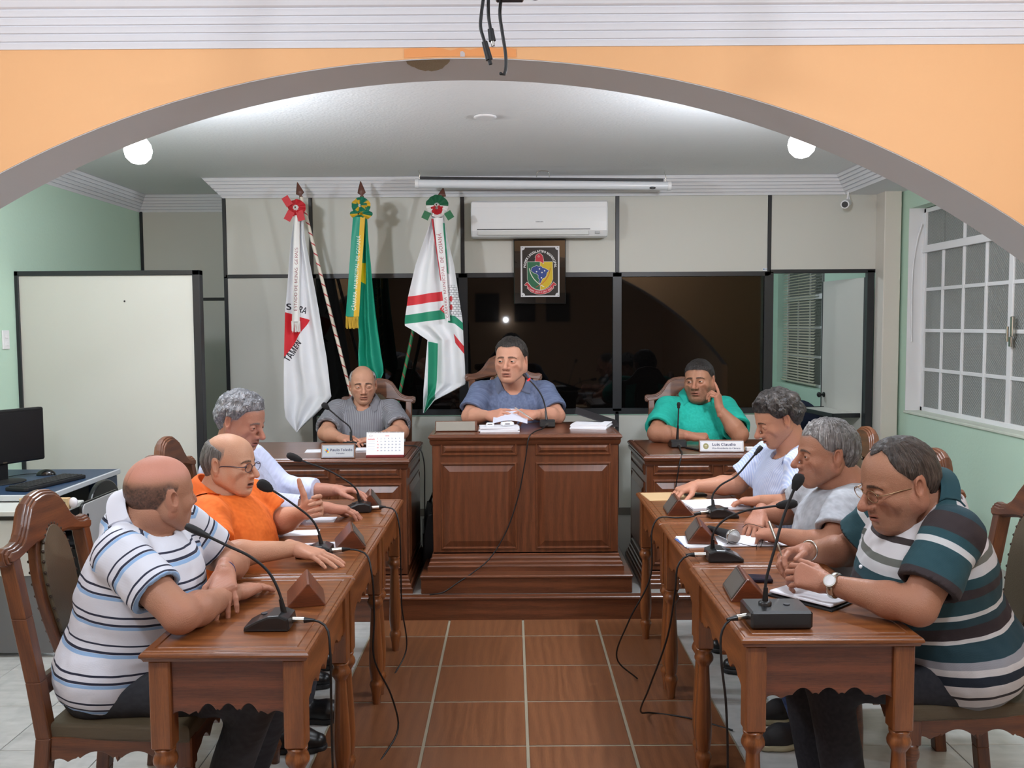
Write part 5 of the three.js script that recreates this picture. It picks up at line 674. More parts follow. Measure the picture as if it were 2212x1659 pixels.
// ================= PEOPLE =================
const smin = (a, b, k) => { const h = Math.max(k - Math.abs(a - b), 0) / k; return Math.min(a, b) - h * h * k * 0.25; };
const smax = (a, b, k) => -smin(-a, -b, k);
function cone(a, b, ra, rb) { const ax = a.x, ay = a.y, az = a.z, bx = b.x - ax, by = b.y - ay, bz = b.z - az, il = 1 / Math.max(1e-9, bx * bx + by * by + bz * bz), dr = rb - ra;
  return (x, y, z) => { const px = x - ax, py = y - ay, pz = z - az; let t = (px * bx + py * by + pz * bz) * il; t = t < 0 ? 0 : t > 1 ? 1 : t; const qx = px - bx * t, qy = py - by * t, qz = pz - bz * t; return Math.sqrt(qx * qx + qy * qy + qz * qz) - ra - dr * t; }; }
function ell(c, r, F) {                           // F: [right, up, forward] unit vectors or null
  const [cx, cy, cz] = [c.x, c.y, c.z], [a, b, d] = r;
  return (x, y, z) => { let p = x - cx, q = y - cy, s = z - cz; if (F) { const u = p * F[0].x + q * F[0].y + s * F[0].z, v = p * F[1].x + q * F[1].y + s * F[1].z, w = p * F[2].x + q * F[2].y + s * F[2].z; p = u; q = v; s = w; }
    const e = p / a, f = q / b, g = s / d, k0 = Math.sqrt(e * e + f * f + g * g), k1 = Math.sqrt(e * e / (a * a) + f * f / (b * b) + g * g / (d * d)); return k1 < 1e-6 ? -Math.min(a, b, d) : k0 * (k0 - 1) / k1; }; }
const uni = (list) => (x, y, z) => { let d = list[0][0](x, y, z); for (let i = 1; i < list.length; i++) { const e = list[i][0](x, y, z), k = list[i][1]; d = k < 0 ? smax(d, -e, -k) : smin(d, e, k); } return d; };
function nets(f, lo, hi, h, proj = true) {         // surface nets with block culling; returns {P, N, I}
  const B = 4, nx = Math.ceil((hi[0] - lo[0]) / h / B) * B, ny = Math.ceil((hi[1] - lo[1]) / h / B) * B, nz = Math.ceil((hi[2] - lo[2]) / h / B) * B;
  const sx = nx + 1, sy = ny + 1, sz = nz + 1, val = new Float32Array(sx * sy * sz).fill(1), id = (i, j, k) => i + sx * (j + sy * k), act = [];
  for (let k = 0; k < nz; k += B) for (let j = 0; j < ny; j += B) for (let i = 0; i < nx; i += B) { const c = f(lo[0] + (i + B / 2) * h, lo[1] + (j + B / 2) * h, lo[2] + (k + B / 2) * h); if (Math.abs(c) < h * B * 1.75) act.push(i, j, k); else if (c < 0) for (let c2 = 0; c2 <= B; c2++) for (let b = 0; b <= B; b++) for (let a = 0; a <= B; a++) val[id(i + a, j + b, k + c2)] = -1; }
  const done = new Uint8Array(sx * sy * sz);
  for (let n = 0; n < act.length; n += 3) for (let c = 0; c <= B; c++) for (let b = 0; b <= B; b++) for (let a = 0; a <= B; a++) { const i = act[n] + a, j = act[n + 1] + b, k = act[n + 2] + c, q = id(i, j, k); if (!done[q]) { done[q] = 1; val[q] = f(lo[0] + i * h, lo[1] + j * h, lo[2] + k * h); } }
  const vi = new Int32Array(sx * sy * sz).fill(-1), P = [], I = [];
  for (let n = 0; n < act.length; n += 3) for (let c = 0; c < B; c++) for (let b = 0; b < B; b++) for (let a = 0; a < B; a++) { const i = act[n] + a, j = act[n + 1] + b, k = act[n + 2] + c; let m = 0; const v = []; for (let q = 0; q < 8; q++) { const w = val[id(i + (q & 1), j + (q >> 1 & 1), k + (q >> 2))]; v.push(w); if (w < 0) m |= 1 << q; }
    if (m === 0 || m === 255) continue; let X = 0, Y = 0, Z = 0, cnt = 0; for (let q = 0; q < 8; q++) for (const bit of [1, 2, 4]) { const r = q ^ bit; if (r < q) continue; if ((v[q] < 0) === (v[r] < 0)) continue; const t = v[q] / (v[q] - v[r]); X += (q & 1) + t * ((r & 1) - (q & 1)); Y += (q >> 1 & 1) + t * ((r >> 1 & 1) - (q >> 1 & 1)); Z += (q >> 2) + t * ((r >> 2) - (q >> 2)); cnt++; }
    vi[id(i, j, k)] = P.length / 3; P.push(lo[0] + (i + X / cnt) * h, lo[1] + (j + Y / cnt) * h, lo[2] + (k + Z / cnt) * h); }
  const quad = (a, b, c, d, fl) => { if (a < 0 || b < 0 || c < 0 || d < 0) return; if (fl) I.push(a, b, c, a, c, d); else I.push(a, c, b, a, d, c); };
  for (let n = 0; n < act.length; n += 3) for (let c = 0; c < B; c++) for (let b = 0; b < B; b++) for (let a = 0; a < B; a++) { const i = act[n] + a, j = act[n + 1] + b, k = act[n + 2] + c, s0 = val[id(i, j, k)] < 0; if (!i || !j || !k) continue;
    if (s0 !== (val[id(i + 1, j, k)] < 0)) quad(vi[id(i, j - 1, k - 1)], vi[id(i, j, k - 1)], vi[id(i, j, k)], vi[id(i, j - 1, k)], s0);
    if (s0 !== (val[id(i, j + 1, k)] < 0)) quad(vi[id(i - 1, j, k - 1)], vi[id(i - 1, j, k)], vi[id(i, j, k)], vi[id(i, j, k - 1)], s0);
    if (s0 !== (val[id(i, j, k + 1)] < 0)) quad(vi[id(i - 1, j - 1, k)], vi[id(i, j - 1, k)], vi[id(i, j, k)], vi[id(i - 1, j, k)], s0); }
  const N = new Float32Array(P.length), e = h * 0.35;
  for (let q = 0; q < P.length; q += 3) for (let it = proj ? 0 : 1; it < 2; it++) { const x = P[q], y = P[q + 1], z = P[q + 2], a = f(x + e, y - e, z - e), b = f(x - e, y - e, z + e), c = f(x - e, y + e, z - e), d = f(x + e, y + e, z + e); let gx = a - b - c + d, gy = -a - b + c + d, gz = -a + b - c + d; const l = Math.hypot(gx, gy, gz) || 1; gx /= l; gy /= l; gz /= l; if (it === 0) { const v = Math.max(-h * 0.5, Math.min(h * 0.5, (a + b + c + d) / 4)); P[q] -= gx * v; P[q + 1] -= gy * v; P[q + 2] -= gz * v; } else { N[q] = gx; N[q + 1] = gy; N[q + 2] = gz; } }
  return { P: new Float32Array(P), N, I };
}
function geo(m, colFn, uvFn) { const g = new THREE.BufferGeometry(); g.setAttribute('position', new THREE.BufferAttribute(m.P, 3)); g.setAttribute('normal', new THREE.BufferAttribute(m.N, 3)); g.setIndex(m.I);
  const n = m.P.length / 3; if (colFn) { const C = new Float32Array(n * 3); for (let i = 0; i < n; i++) { const c = colFn(m.P[i * 3], m.P[i * 3 + 1], m.P[i * 3 + 2]); C[i * 3] = c[0]; C[i * 3 + 1] = c[1]; C[i * 3 + 2] = c[2]; } g.setAttribute('color', new THREE.BufferAttribute(C, 3)); }
  const U = new Float32Array(n * 2); if (uvFn) for (let i = 0; i < n; i++) { const u = uvFn(m.P[i * 3], m.P[i * 3 + 1], m.P[i * 3 + 2]); U[i * 2] = u[0]; U[i * 2 + 1] = u[1]; } g.setAttribute('uv', new THREE.BufferAttribute(U, 2)); return g; }
const lin = (r, g, b) => { const c = srgb(r, g, b); return [c.r, c.g, c.b]; };
const mixc = (a, b, t) => [a[0] + (b[0] - a[0]) * t, a[1] + (b[1] - a[1]) * t, a[2] + (b[2] - a[2]) * t];
const sstep = (a, b, x) => { const t = Math.max(0, Math.min(1, (x - a) / (b - a))); return t * t * (3 - 2 * t); };
const pores = dtex(512, 512, (x, y) => { const v = 128 + 70 * fbm(x * 0.09, y * 0.16, 6, 3) + 90 * fbm(x * 0.5, y * 0.5, 2, 2); return [v, v, v]; }, false);
const skinM = phy(0xffffff, 0.44, { vertexColors: true, specularIntensity: 0.5, bumpMap: rep(pores, 5, 5), bumpScale: 0.0011 });
const hairM = phy(0xffffff, 0.62, { vertexColors: true, side: THREE.DoubleSide });
const eyeM = phy(0xffffff, 0.15, { vertexColors: true });

// ---- head in local space: face +z, up +y, 1 unit = 1 m ----
const tabv = (tab, a) => { let i = 0; while (i < tab.length - 2 && tab[i + 1][0] < a) i++; const t = Math.max(0, Math.min(1, (a - tab[i][0]) / (tab[i + 1][0] - tab[i][0]))); return tab[i][1] + (tab[i + 1][1] - tab[i][1]) * t; };
function headField(o) {
  const f = o.fat || 0, jw = o.jaw || 0, ns = o.nose || 1, op = o.open === undefined ? 1 : o.open, sp = o.mouth || 0;
  const L = [[ell(V(0, 0.026, -0.014), [0.0765 + f * 0.002, 0.091, 0.096]), 0], [ell(V(0, 0.034, 0.032), [0.064, 0.06, 0.052]), 0.03], [ell(V(0, -0.028, 0.038), [0.0595 + f * 0.006, 0.072, 0.05]), 0.03]];
  for (const s of [-1, 1]) { L.push([cone(V(s * (0.05 + f * 0.008 + jw), -0.045, -0.006), V(s * (0.02 + jw * 0.6), -0.094, 0.06), 0.027 + f * 0.006, 0.02 + f * 0.003), 0.03]); L.push([ell(V(s * 0.041, -0.03, 0.055), [0.026 + f * 0.005, 0.026, 0.024 + f * 0.004]), 0.022]); }
  L.push([ell(V(0, -0.099, 0.07), [0.022, 0.018, 0.018]), 0.022]); if (f > 0.6) L.push([ell(V(0, -0.105, 0.025), [0.05, 0.03, 0.045]), 0.035]);
  for (const s of [-1, 1]) { L.push([cone(V(s * 0.012, 0.0165, 0.085), V(s * 0.046, 0.018, 0.067), 0.0085, 0.0085), 0.014]); L.push([ell(V(s * 0.0325, -0.002, 0.098), [0.02, 0.0125, 0.022]), -0.016]); L.push([ell(V(s * 0.053, -0.05, 0.084), [0.014, 0.022, 0.014]), -0.018]); }
  L.push([cone(V(0, 0.01, 0.086), V(0, -0.022, 0.107 + 0.004 * ns), 0.0082, 0.0092), 0.012]); L.push([ell(V(0, -0.034, 0.109 + 0.005 * ns), [0.0125 * ns, 0.0115 * ns, 0.0135 * ns]), 0.01]); for (const s of [-1, 1]) { L.push([ell(V(s * 0.0145 * ns, -0.038, 0.099), [0.0088 * ns, 0.0082, 0.012]), 0.006]); L.push([ell(V(s * 0.007, -0.0475, 0.107), [0.0036, 0.0024, 0.0045]), -0.002]); L.push([cone(V(s * 0.029, -0.042, 0.094), V(s * 0.037, -0.07, 0.0865), 0.0026, 0.0026), -0.008]); }
  L.push([ell(V(0, -0.064, 0.07), [0.036, 0.027, 0.027]), 0.02]);
  for (const s of [-1, 1]) L.push([cone(V(s * 0.026, -0.0665, 0.085), V(s * 0.003, -0.063, 0.0975), 0.0032, 0.0052), 0.005], [cone(V(s * 0.0235, -0.0695 - sp, 0.085), V(s * 0.002, -0.0745 - sp, 0.0955), 0.0036, 0.0064), 0.005]);
  L.push([ell(V(0, -0.068 - sp * 0.5, 0.101), [0.0275, 0.0019 + sp * 0.7, 0.014]), -0.003]); L.push([ell(V(0, -0.0865, 0.094), [0.018, 0.0035, 0.008]), -0.01]);
  for (const s of [-1, 1]) { L.push([ell(V(s * 0.0325, -0.0015, 0.0762), [0.0165, 0.0135, 0.0136]), 0.005]); if (op > 0.05) L.push([ell(V(s * 0.0325, -0.0018, 0.0905), [0.0138, 0.0044 * op, 0.0135]), -0.003]); }
  const tl = 0.25; for (const s of [-1, 1]) { const F = [V(Math.cos(0.35), 0, s * Math.sin(0.35) * 1), V(0, Math.cos(tl), -Math.sin(tl)), V(0, 0, 0)]; F[0] = V(Math.cos(0.4), 0, -s * Math.sin(0.4)); F[2] = V().crossVectors(F[0], F[1]); const es = o.ear || 1;
    L.push([ell(V(s * 0.0815, -0.002, -0.014), [0.008, 0.033 * es, 0.0195 * es], F), 0.008], [ell(V(s * 0.0885, 0.0, -0.009), [0.008, 0.019, 0.0105], F), -0.004], [ell(V(s * 0.08, -0.03, -0.006), [0.007, 0.009, 0.008]), 0.008]); }
  return uni(L);
}
function headColor(o) { const sk = o.skin, red = mixc(sk, lin(190, 90, 78), 0.24), lip = mixc(sk, lin(150, 70, 66), 0.55), brow = o.brow || lin(40, 32, 28), st = o.stubble || 0, stc = o.stubbleCol || lin(96, 84, 78);
  return (x, y, z) => { let c = mixc(sk, red, 0.55 * Math.exp(-((Math.abs(x) - 0.04) ** 2 + (y + 0.03) ** 2) / 0.0009) * (z > 0.03 ? 1 : 0) + (z > 0.098 ? 0.5 * sstep(0.098, 0.115, z) : 0) + (Math.abs(x) > 0.078 ? 0.5 : 0)); const n = fbm(x * 70, y * 70, z * 70, 3); c = mixc(c, red, 0.22 * (n + 0.2)); if (o.scalp) c = mixc(c, o.scalp, sstep(0.035, 0.08, y)); if (o.shave) { const a = Math.atan2(Math.abs(x), z + 0.01), lo = tabv(o.shave.line, a), tp = tabv(o.shave.top, a), w = 0.014, k = sstep(lo - 0.004, lo + 0.01, y + 0.006 * n) * sstep(tp + w, tp - w, y + 0.012 * fbm(x * 25, y * 25, z * 25, 2)) * (Math.abs(x) > 0.079 && y < 0.03 && z > -0.04 ? 0 : 1); c = mixc(c, o.shave.col, k * (o.shave.amt + 0.35 * fbm(x * 240, y * 240, z * 240, 2))); }
    if (st && y < -0.025 && z > -0.01) { const m = sstep(-0.022, -0.05, y) * sstep(-0.015, 0.02, z) * (Math.abs(x) < 0.014 && y > -0.055 ? 0.6 : 1); c = mixc(c, stc, st * m * (0.75 + 0.7 * fbm(x * 260, y * 260, z * 260, 2))); }
    const by = 0.0172 + 0.004 * Math.sin(Math.min(1, Math.abs(x) / 0.05) * Math.PI) - (Math.abs(x) > 0.045 ? (Math.abs(x) - 0.045) * 0.5 : 0); if (z > 0.045 && Math.abs(x) > 0.011 && Math.abs(x) < 0.054) { const d = Math.abs(y - by) / (0.0052 - 0.002 * sstep(0.03, 0.054, Math.abs(x))); if (d < 1.2) c = mixc(c, brow, (1 - sstep(0.55, 1.2, d)) * (0.85 + 0.3 * fbm(x * 300, y * 120, 1, 2))); }
    if (z > 0.08 && Math.abs(x) < 0.029 && y < -0.058 && y > -0.083 - (o.mouth || 0)) { const m = sstep(0.029, 0.02, Math.abs(x)) * sstep(-0.0575, -0.0615, y) * sstep(-0.084 - (o.mouth || 0), -0.079 - (o.mouth || 0), y); c = mixc(c, lip, m * 0.75); if (Math.abs(y + 0.068 + (o.mouth || 0) * 0.5) < 0.0024 + (o.mouth || 0) * 0.6) c = mixc(c, lin(60, 28, 26), 0.75 * m); }
    return c; }; }
// hair boundaries by angle from the front (0) to the nape (PI)
function hairField(o, hf) {
  const h = o.hair, pts = h.line, th = h.thick || 0.01, am = h.noise || 0.003, fr = h.freq || 90;
  const look = (tab, a) => { let i = 0; while (i < tab.length - 2 && tab[i + 1][0] < a) i++; const t = Math.max(0, Math.min(1, (a - tab[i][0]) / (tab[i + 1][0] - tab[i][0]))); return tab[i][1] + (tab[i + 1][1] - tab[i][1]) * t; };
  const cran = uni([[ell(V(0, 0.028, -0.014), [0.0775, 0.0925, 0.097]), 0], [ell(V(0, 0.036, 0.03), [0.065, 0.06, 0.052]), 0.03], [cone(V(0, 0, -0.045), V(0, -0.06, -0.035), 0.058, 0.05), 0.03]]);
  return (x, y, z) => { const a = Math.atan2(Math.abs(x), z + 0.01); const lo = look(pts, a), n = fbm(x * fr, y * fr * (h.str || 0.6), z * fr, 3), n2 = fbm(x * 30 + 5, y * 30, z * 30, 2);
    let d = cran(x, y, z) - th * (0.22 + 0.93 * sstep(lo, lo + 0.05, y)) - am * (n * 1.6 + n2) ; const edge = lo - y + 0.005 * n + 0.004 * n2; d = smax(d, edge * 0.75, 0.006); if (h.top) { const tp = look(h.top, a); d = smax(d, (y - tp + 0.006 * n2) * 0.7, 0.005); } if (h.topR) { const q = Math.hypot(x / h.topR[0], (z - h.topR[2]) / h.topR[1]) - 1; if (y > 0.03) d = smax(d, -q * 0.04, 0.004); } const earc = Math.hypot(Math.abs(x) - 0.085, (y + 0.002) * 0.8, (z + 0.012) * 1.1) - 0.022; return smax(d, -earc, 0.004); }; }
let hairSeed = 1;
// ---- hand ----
function handField(W, D, N, right, o = {}) {
  const d = D.clone().normalize(), n = N.clone().addScaledVector(d, -N.dot(d)).normalize(), T = V().crossVectors(d, n).multiplyScalar(right ? 1 : -1), s = o.scale || 1, L = [];
  const at = (a, b, c) => W.clone().addScaledVector(d, a * s).addScaledVector(T, b * s).addScaledVector(n, c * s);
  const kn = [[0.088, 0.029], [0.092, 0.0095], [0.087, -0.0105], [0.078, -0.0285]], len = [[0.042, 0.025, 0.02], [0.046, 0.028, 0.021], [0.042, 0.026, 0.02], [0.033, 0.02, 0.018]], curl = o.curl || [[0.35, 0.45, 0.3], [0.4, 0.5, 0.3], [0.45, 0.55, 0.3], [0.5, 0.55, 0.3]], spr = o.spread || [0.1, 0.02, -0.06, -0.16];
  L.push([cone(at(-0.03, 0, 0), at(0.012, 0, 0), 0.0255 * s, 0.0235 * s), 0]); kn.forEach(([a, b], i) => L.push([cone(at(0.0, b * 0.45, 0.0), at(a, b, -0.002), 0.0155 * s, 0.0125 * s), 0.014])); L.push([cone(at(0.02, 0.018, 0.008), at(0.055, 0.024, 0.008), 0.014 * s, 0.012 * s), 0.012]); L.push([cone(at(0.02, -0.018, 0.007), at(0.06, -0.02, 0.005), 0.014 * s, 0.012 * s), 0.012]);
  const tips = []; const fing = (p, len3, c3, sp, r) => { let ang = 0, q = p.clone(); const dd = d.clone().multiplyScalar(Math.cos(sp)).addScaledVector(T, Math.sin(sp)); const rr = [r, r * 0.92, r * 0.85, r * 0.74]; const seg = []; for (let i = 0; i < 3; i++) { ang += c3[i]; const v = dd.clone().multiplyScalar(Math.cos(ang)).addScaledVector(n, Math.sin(ang)); const e = q.clone().addScaledVector(v, len3[i] * s); seg.push([cone(q, e, rr[i] * s, rr[i + 1] * s), 0.003]); q = e; } tips.push(q); return uni(seg); };
  kn.forEach(([a, b], i) => { if (o.skip && o.skip[i]) return; L.push([fing(at(a, b, -0.001), len[i], curl[i], spr[i], [0.0096, 0.0098, 0.0094, 0.0084][i]), 0.0035]); });
  const th = o.thumb || [0.75, 0.6, 0.35], q0 = at(0.022, 0.022, 0.004); const v0 = d.clone().multiplyScalar(th[0]).addScaledVector(T, th[1]).addScaledVector(n, th[2]).normalize(), q1 = q0.clone().addScaledVector(v0, 0.044 * s); const th2 = o.thumb2 || [0.92, 0.25, 0.3], v1 = d.clone().multiplyScalar(th2[0]).addScaledVector(T, th2[1]).addScaledVector(n, th2[2]).normalize(), q2 = q1.clone().addScaledVector(v1, 0.034 * s), v2 = v1.clone().addScaledVector(d, o.thumbEnd || 0.15).normalize(), q3 = q2.clone().addScaledVector(v2, 0.025 * s);
  L.push([cone(q0, q1, 0.0145 * s, 0.012 * s), 0.01], [cone(q1, q2, 0.0118 * s, 0.0108 * s), 0.004], [cone(q2, q3, 0.0108 * s, 0.0085 * s), 0.003]); tips.push(q3);
  const all = [W, ...tips, at(0.09, 0.03, 0), at(0.09, -0.03, 0)], lo = [1e9, 1e9, 1e9], hi = [-1e9, -1e9, -1e9]; for (const p of all) p.toArray().forEach((v, i) => { lo[i] = Math.min(lo[i], v - 0.045); hi[i] = Math.max(hi[i], v + 0.045); });
  return { f: uni(L), lo, hi, tips };
}
const box3 = (pts, m) => { const lo = [1e9, 1e9, 1e9], hi = [-1e9, -1e9, -1e9]; for (const p of pts) p.toArray().forEach((v, i) => { lo[i] = Math.min(lo[i], v - m); hi[i] = Math.max(hi[i], v + m); }); return [lo, hi]; };
const A3 = a => V(...a);
function person(o) {
  const t = thing('person', o.label, 'person', o.base, 0); const B = A3(o.base);
  const J = {}; for (const k of ['pelvis', 'neck', 'head', 'shR', 'shL', 'elR', 'elL', 'wrR', 'wrL', 'knR', 'knL', 'anR', 'anL']) J[k] = A3(o[k]).sub(B);
  const g = o.girth || 1, belly = o.belly || 0.03, U = J.neck.clone().sub(J.pelvis).normalize(); let R = J.shR.clone().sub(J.shL); R.addScaledVector(U, -R.dot(U)).normalize(); const Fw = V().crossVectors(U, R), F = [R, U, Fw]; const len = J.neck.distanceTo(J.pelvis);
  const pt = (u, f = 0, r = 0) => J.pelvis.clone().addScaledVector(U, u * len).addScaledVector(Fw, f).addScaledVector(R, r);
  const shm = J.shR.clone().add(J.shL).multiplyScalar(0.5), chestC = pt(0.72, 0.012).lerp(shm.clone().addScaledVector(U, -0.135), 0.6);
  const torso = e => [[ell(chestC, [0.172 * g + e, 0.142 + e, 0.115 * g + e], F), 0], [ell(pt(0.38, belly), [0.165 * g + e, 0.19 + e, 0.132 * g + belly * 0.5 + e], F), 0.09], [ell(pt(0.04, 0.0), [0.185 * g + e + (e > 0 ? o.skirt || 0 : 0) * 0.6, 0.13 + e + (e > 0 ? o.skirt || 0 : 0), 0.14 * g + e + (e > 0 ? o.skirt || 0 : 0) * 0.5], F), 0.07], [cone(J.neck.clone().addScaledVector(U, -0.05).addScaledVector(Fw, -0.032), J.shR, 0.042 + e, 0.056 + e), 0.045], [cone(J.neck.clone().addScaledVector(U, -0.05).addScaledVector(Fw, -0.032), J.shL, 0.042 + e, 0.056 + e), 0.045]];
  // ---- head frame: yaw about y, then pitch (down +), then roll
  const q = new THREE.Quaternion().setFromEuler(new THREE.Euler(o.look[1], o.look[0], o.look[2] || 0, 'YXZ')), hs = o.hs || 1, toW = p => p.clone().multiplyScalar(hs).applyQuaternion(q).add(J.head), M4 = new THREE.Matrix4().compose(J.head, q, V(hs, hs, hs));
  const nk = o.neckR || 0.057, neckTop = toW(V(0, -0.05, -0.03)), neckF = [[cone(J.neck.clone().addScaledVector(U, -0.04), neckTop, nk + 0.008, nk), 0.03], [cone(J.neck.clone().addScaledVector(U, -0.02).addScaledVector(Fw, 0.03), toW(V(0, -0.085, 0.02)), nk - 0.005, 0.04), 0.03]];
  const ar = o.arm || 1, armF = [[cone(J.shR, J.elR, 0.055 * ar, 0.046 * ar), 0.03], [cone(J.elR, J.elR.clone().lerp(J.wrR, 0.3), 0.044 * ar, 0.046 * ar), 0.02], [cone(J.elR.clone().lerp(J.wrR, 0.3), J.wrR, 0.046 * ar, 0.0265 * (0.6 + 0.4 * ar)), 0.02], [cone(J.shL, J.elL, 0.055 * ar, 0.046 * ar), 0.03], [cone(J.elL, J.elL.clone().lerp(J.wrL, 0.3), 0.044 * ar, 0.046 * ar), 0.02], [cone(J.elL.clone().lerp(J.wrL, 0.3), J.wrL, 0.046 * ar, 0.0265 * (0.6 + 0.4 * ar)), 0.02]];
  const bodyF = uni([...torso(-0.006), ...neckF, ...armF]); const [blo, bhi] = box3([J.pelvis, J.neck, neckTop, J.shR, J.shL, J.elR, J.elL, J.wrR, J.wrL, pt(0.4, 0.2), pt(0.4, -0.2)], 0.1);
  const skinC = (x, y, z) => mixc(o.skin, mixc(o.skin, lin(178, 92, 74), 0.25), 0.3 + 0.6 * fbm(x * 18, y * 18, z * 18, 3));
  if (o.hair && !o.shave) { const m = o.hair.s0.map((v, i) => (v + o.hair.s1[i]) / 2); o.shave = { line: o.hair.line.map(([a, y]) => [a, y - 0.004]), top: [[0, 0.6], [3.2, 0.6]], col: lin(...m), amt: 0.62 }; }
  const gs = [geo(nets(bodyF, blo, bhi, 0.009), skinC, (x, y, z) => [x + z * 0.7, y + z * 0.3])];
  const hf = headField(o), hg = geo(nets(hf, [-0.105, -0.145, -0.125], [0.105, 0.13, 0.14], o.hc || 0.0028), headColor(o), (x, y, z) => [Math.atan2(x, z + 0.03) * 0.09, y]); hg.applyMatrix4(M4); gs.push(hg);
  const hands = {}; for (const s of ['R', 'L']) { const hd = o['hand' + s], h = handField(J['wr' + s], A3(hd.d), A3(hd.n), s === 'R', hd); hands[s] = h; gs.push(geo(nets(h.f, h.lo, h.hi, o.hc > 0.003 ? 0.0036 : 0.003), (x, y, z) => mixc(skinC(x, y, z), lin(196, 128, 110), 0.2), (x, y, z) => [x + z * 0.7, y + z * 0.3])); }
  part('body', gs, skinM, t);
  // eyes
  for (const s of [-1, 1]) { const eg = new THREE.SphereGeometry(0.0132, 22, 16), gz = V(...(o.gaze || [0, 0, 1])).normalize(), C = [], p = eg.attributes.position; for (let i = 0; i < p.count; i++) { const c = V(p.getX(i), p.getY(i), p.getZ(i)).normalize().dot(gz); const k = c > 0.95 ? lin(12, 9, 8) : c > 0.85 ? (o.iris || lin(52, 34, 24)) : lin(186, 172, 162); C.push(...k); } eg.setAttribute('color', new THREE.BufferAttribute(new Float32Array(C), 3)); eg.translate(s * 0.0325, -0.0015, 0.0752); eg.applyMatrix4(M4); if ((o.open === undefined ? 1 : o.open) > 0.05) part('eye', eg, eyeM, t); }
  // hair
  if (o.hair) { const fH = hairField(o, hf), H = o.hair, k3 = hairSeed++; const hx = dtex(256, 256, (x, y) => { const v = Math.max(0, Math.min(1, 0.5 + 1.5 * fbm(x * 0.42, y * 0.03 + k3, k3, 3) + 0.7 * fbm(x * 0.06, y * 0.03, k3 + 9, 2))); const c = mixc(H.s0, H.s1, v); return c; }), hb = dtex(256, 256, (x, y) => { const v = 128 + 150 * fbm(x * 0.5, y * 0.035, k3 + 2, 3); return [v, v, v]; }, false);
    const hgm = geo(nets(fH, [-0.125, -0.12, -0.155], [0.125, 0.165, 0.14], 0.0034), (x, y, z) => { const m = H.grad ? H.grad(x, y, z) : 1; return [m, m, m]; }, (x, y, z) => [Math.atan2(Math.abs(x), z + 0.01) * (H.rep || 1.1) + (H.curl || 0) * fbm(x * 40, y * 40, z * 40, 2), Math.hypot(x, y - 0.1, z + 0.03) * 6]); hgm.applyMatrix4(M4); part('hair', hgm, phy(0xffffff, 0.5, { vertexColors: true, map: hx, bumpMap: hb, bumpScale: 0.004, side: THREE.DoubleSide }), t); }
  // ---- shirt
  const sl = o.sleeve, e = 0.012, wr = o.wrinkle === undefined ? 0.005 : o.wrinkle, loose = o.loose || 0.016, slv = [];
  for (const s of ['R', 'L']) { const a = J['sh' + s], b = J['el' + s], w = J['wr' + s]; if (sl <= 1) { const c = a.clone().lerp(b, sl + 0.12), dir = b.clone().sub(a).normalize(), cut = a.clone().lerp(b, sl); const cf = cone(a, c, 0.056 * ar + loose * 0.8, (0.049 * ar + loose * 1.25)), inn = cone(cut.clone().addScaledVector(dir, -0.012), c.clone().addScaledVector(dir, 0.1), 0.047 * ar + loose * 0.45, 0.047 * ar + loose * 0.7); slv.push({ inn, f: (x, y, z) => smax(cf(x, y, z), (x - cut.x) * dir.x + (y - cut.y) * dir.y + (z - cut.z) * dir.z, 0.004), a, dir, L: a.distanceTo(b) }); }
    else { const cut = b.clone().lerp(w, sl - 1), dir = w.clone().sub(b).normalize(), d1 = b.clone().sub(a).normalize(); const c1 = cone(a, b, 0.058 * ar + loose, 0.05 * ar + loose), c2 = cone(b, b.clone().lerp(w, Math.min(1, sl - 0.9)), 0.05 * ar + loose, 0.036 * ar + loose); slv.push({ f: (x, y, z) => smin(c1(x, y, z), smax(c2(x, y, z), (x - cut.x) * dir.x + (y - cut.y) * dir.y + (z - cut.z) * dir.z, 0.004), 0.03), a, dir: d1, L: 1 }); } }
  const tor = uni(torso(e)), nkA = J.neck.clone().addScaledVector(U, -0.03), nHole = cone(nkA, nkA.clone().addScaledVector(neckTop.clone().sub(nkA).normalize(), 0.2), nk + (o.open2 || 0.016), nk + 0.03);
  const vTop = J.neck.clone().addScaledVector(Fw, 0.06).addScaledVector(U, -0.045), vBot = J.neck.clone().addScaledVector(Fw, 0.125 * g).addScaledVector(U, -(o.vee || 0.1) - 0.055), vF = cone(vTop, vBot, 0.056, 0.004), hemP = J.pelvis.clone().addScaledVector(U, -(o.hem || 0.07));
  const wav = (x, y, z) => wr * (fbm(x * 9 + 3, y * 16, z * 9, 3) * 1.3 + 0.5 * noise3(x * 34, y * 30 + x * 20, z * 34));
  const torsoOnly = (x, y, z) => smax(tor(x, y, z), -((x - hemP.x) * U.x + (y - hemP.y) * U.y + (z - hemP.z) * U.z), 0.012);
  const shF = (x, y, z) => { let d = torsoOnly(x, y, z); d = smin(d, slv[0].f(x, y, z), 0.028); d = smin(d, slv[1].f(x, y, z), 0.028); d += wav(x, y, z); for (const S of slv) if (S.inn) d = smax(d, -S.inn(x, y, z), 0.003); d = smax(d, -nHole(x, y, z), 0.006); if (o.vee) d = smax(d, -vF(x, y, z), 0.005); return d; };
  const [slo, shi] = box3([hemP, J.pelvis, J.neck, J.shR, J.shL, J.elR, J.elL, pt(0.4, 0.22), pt(0.4, -0.2), pt(0.1, 0.1), pt(0.1, -0.12)], 0.12); const sm = nets(shF, slo, shi, 0.0085);
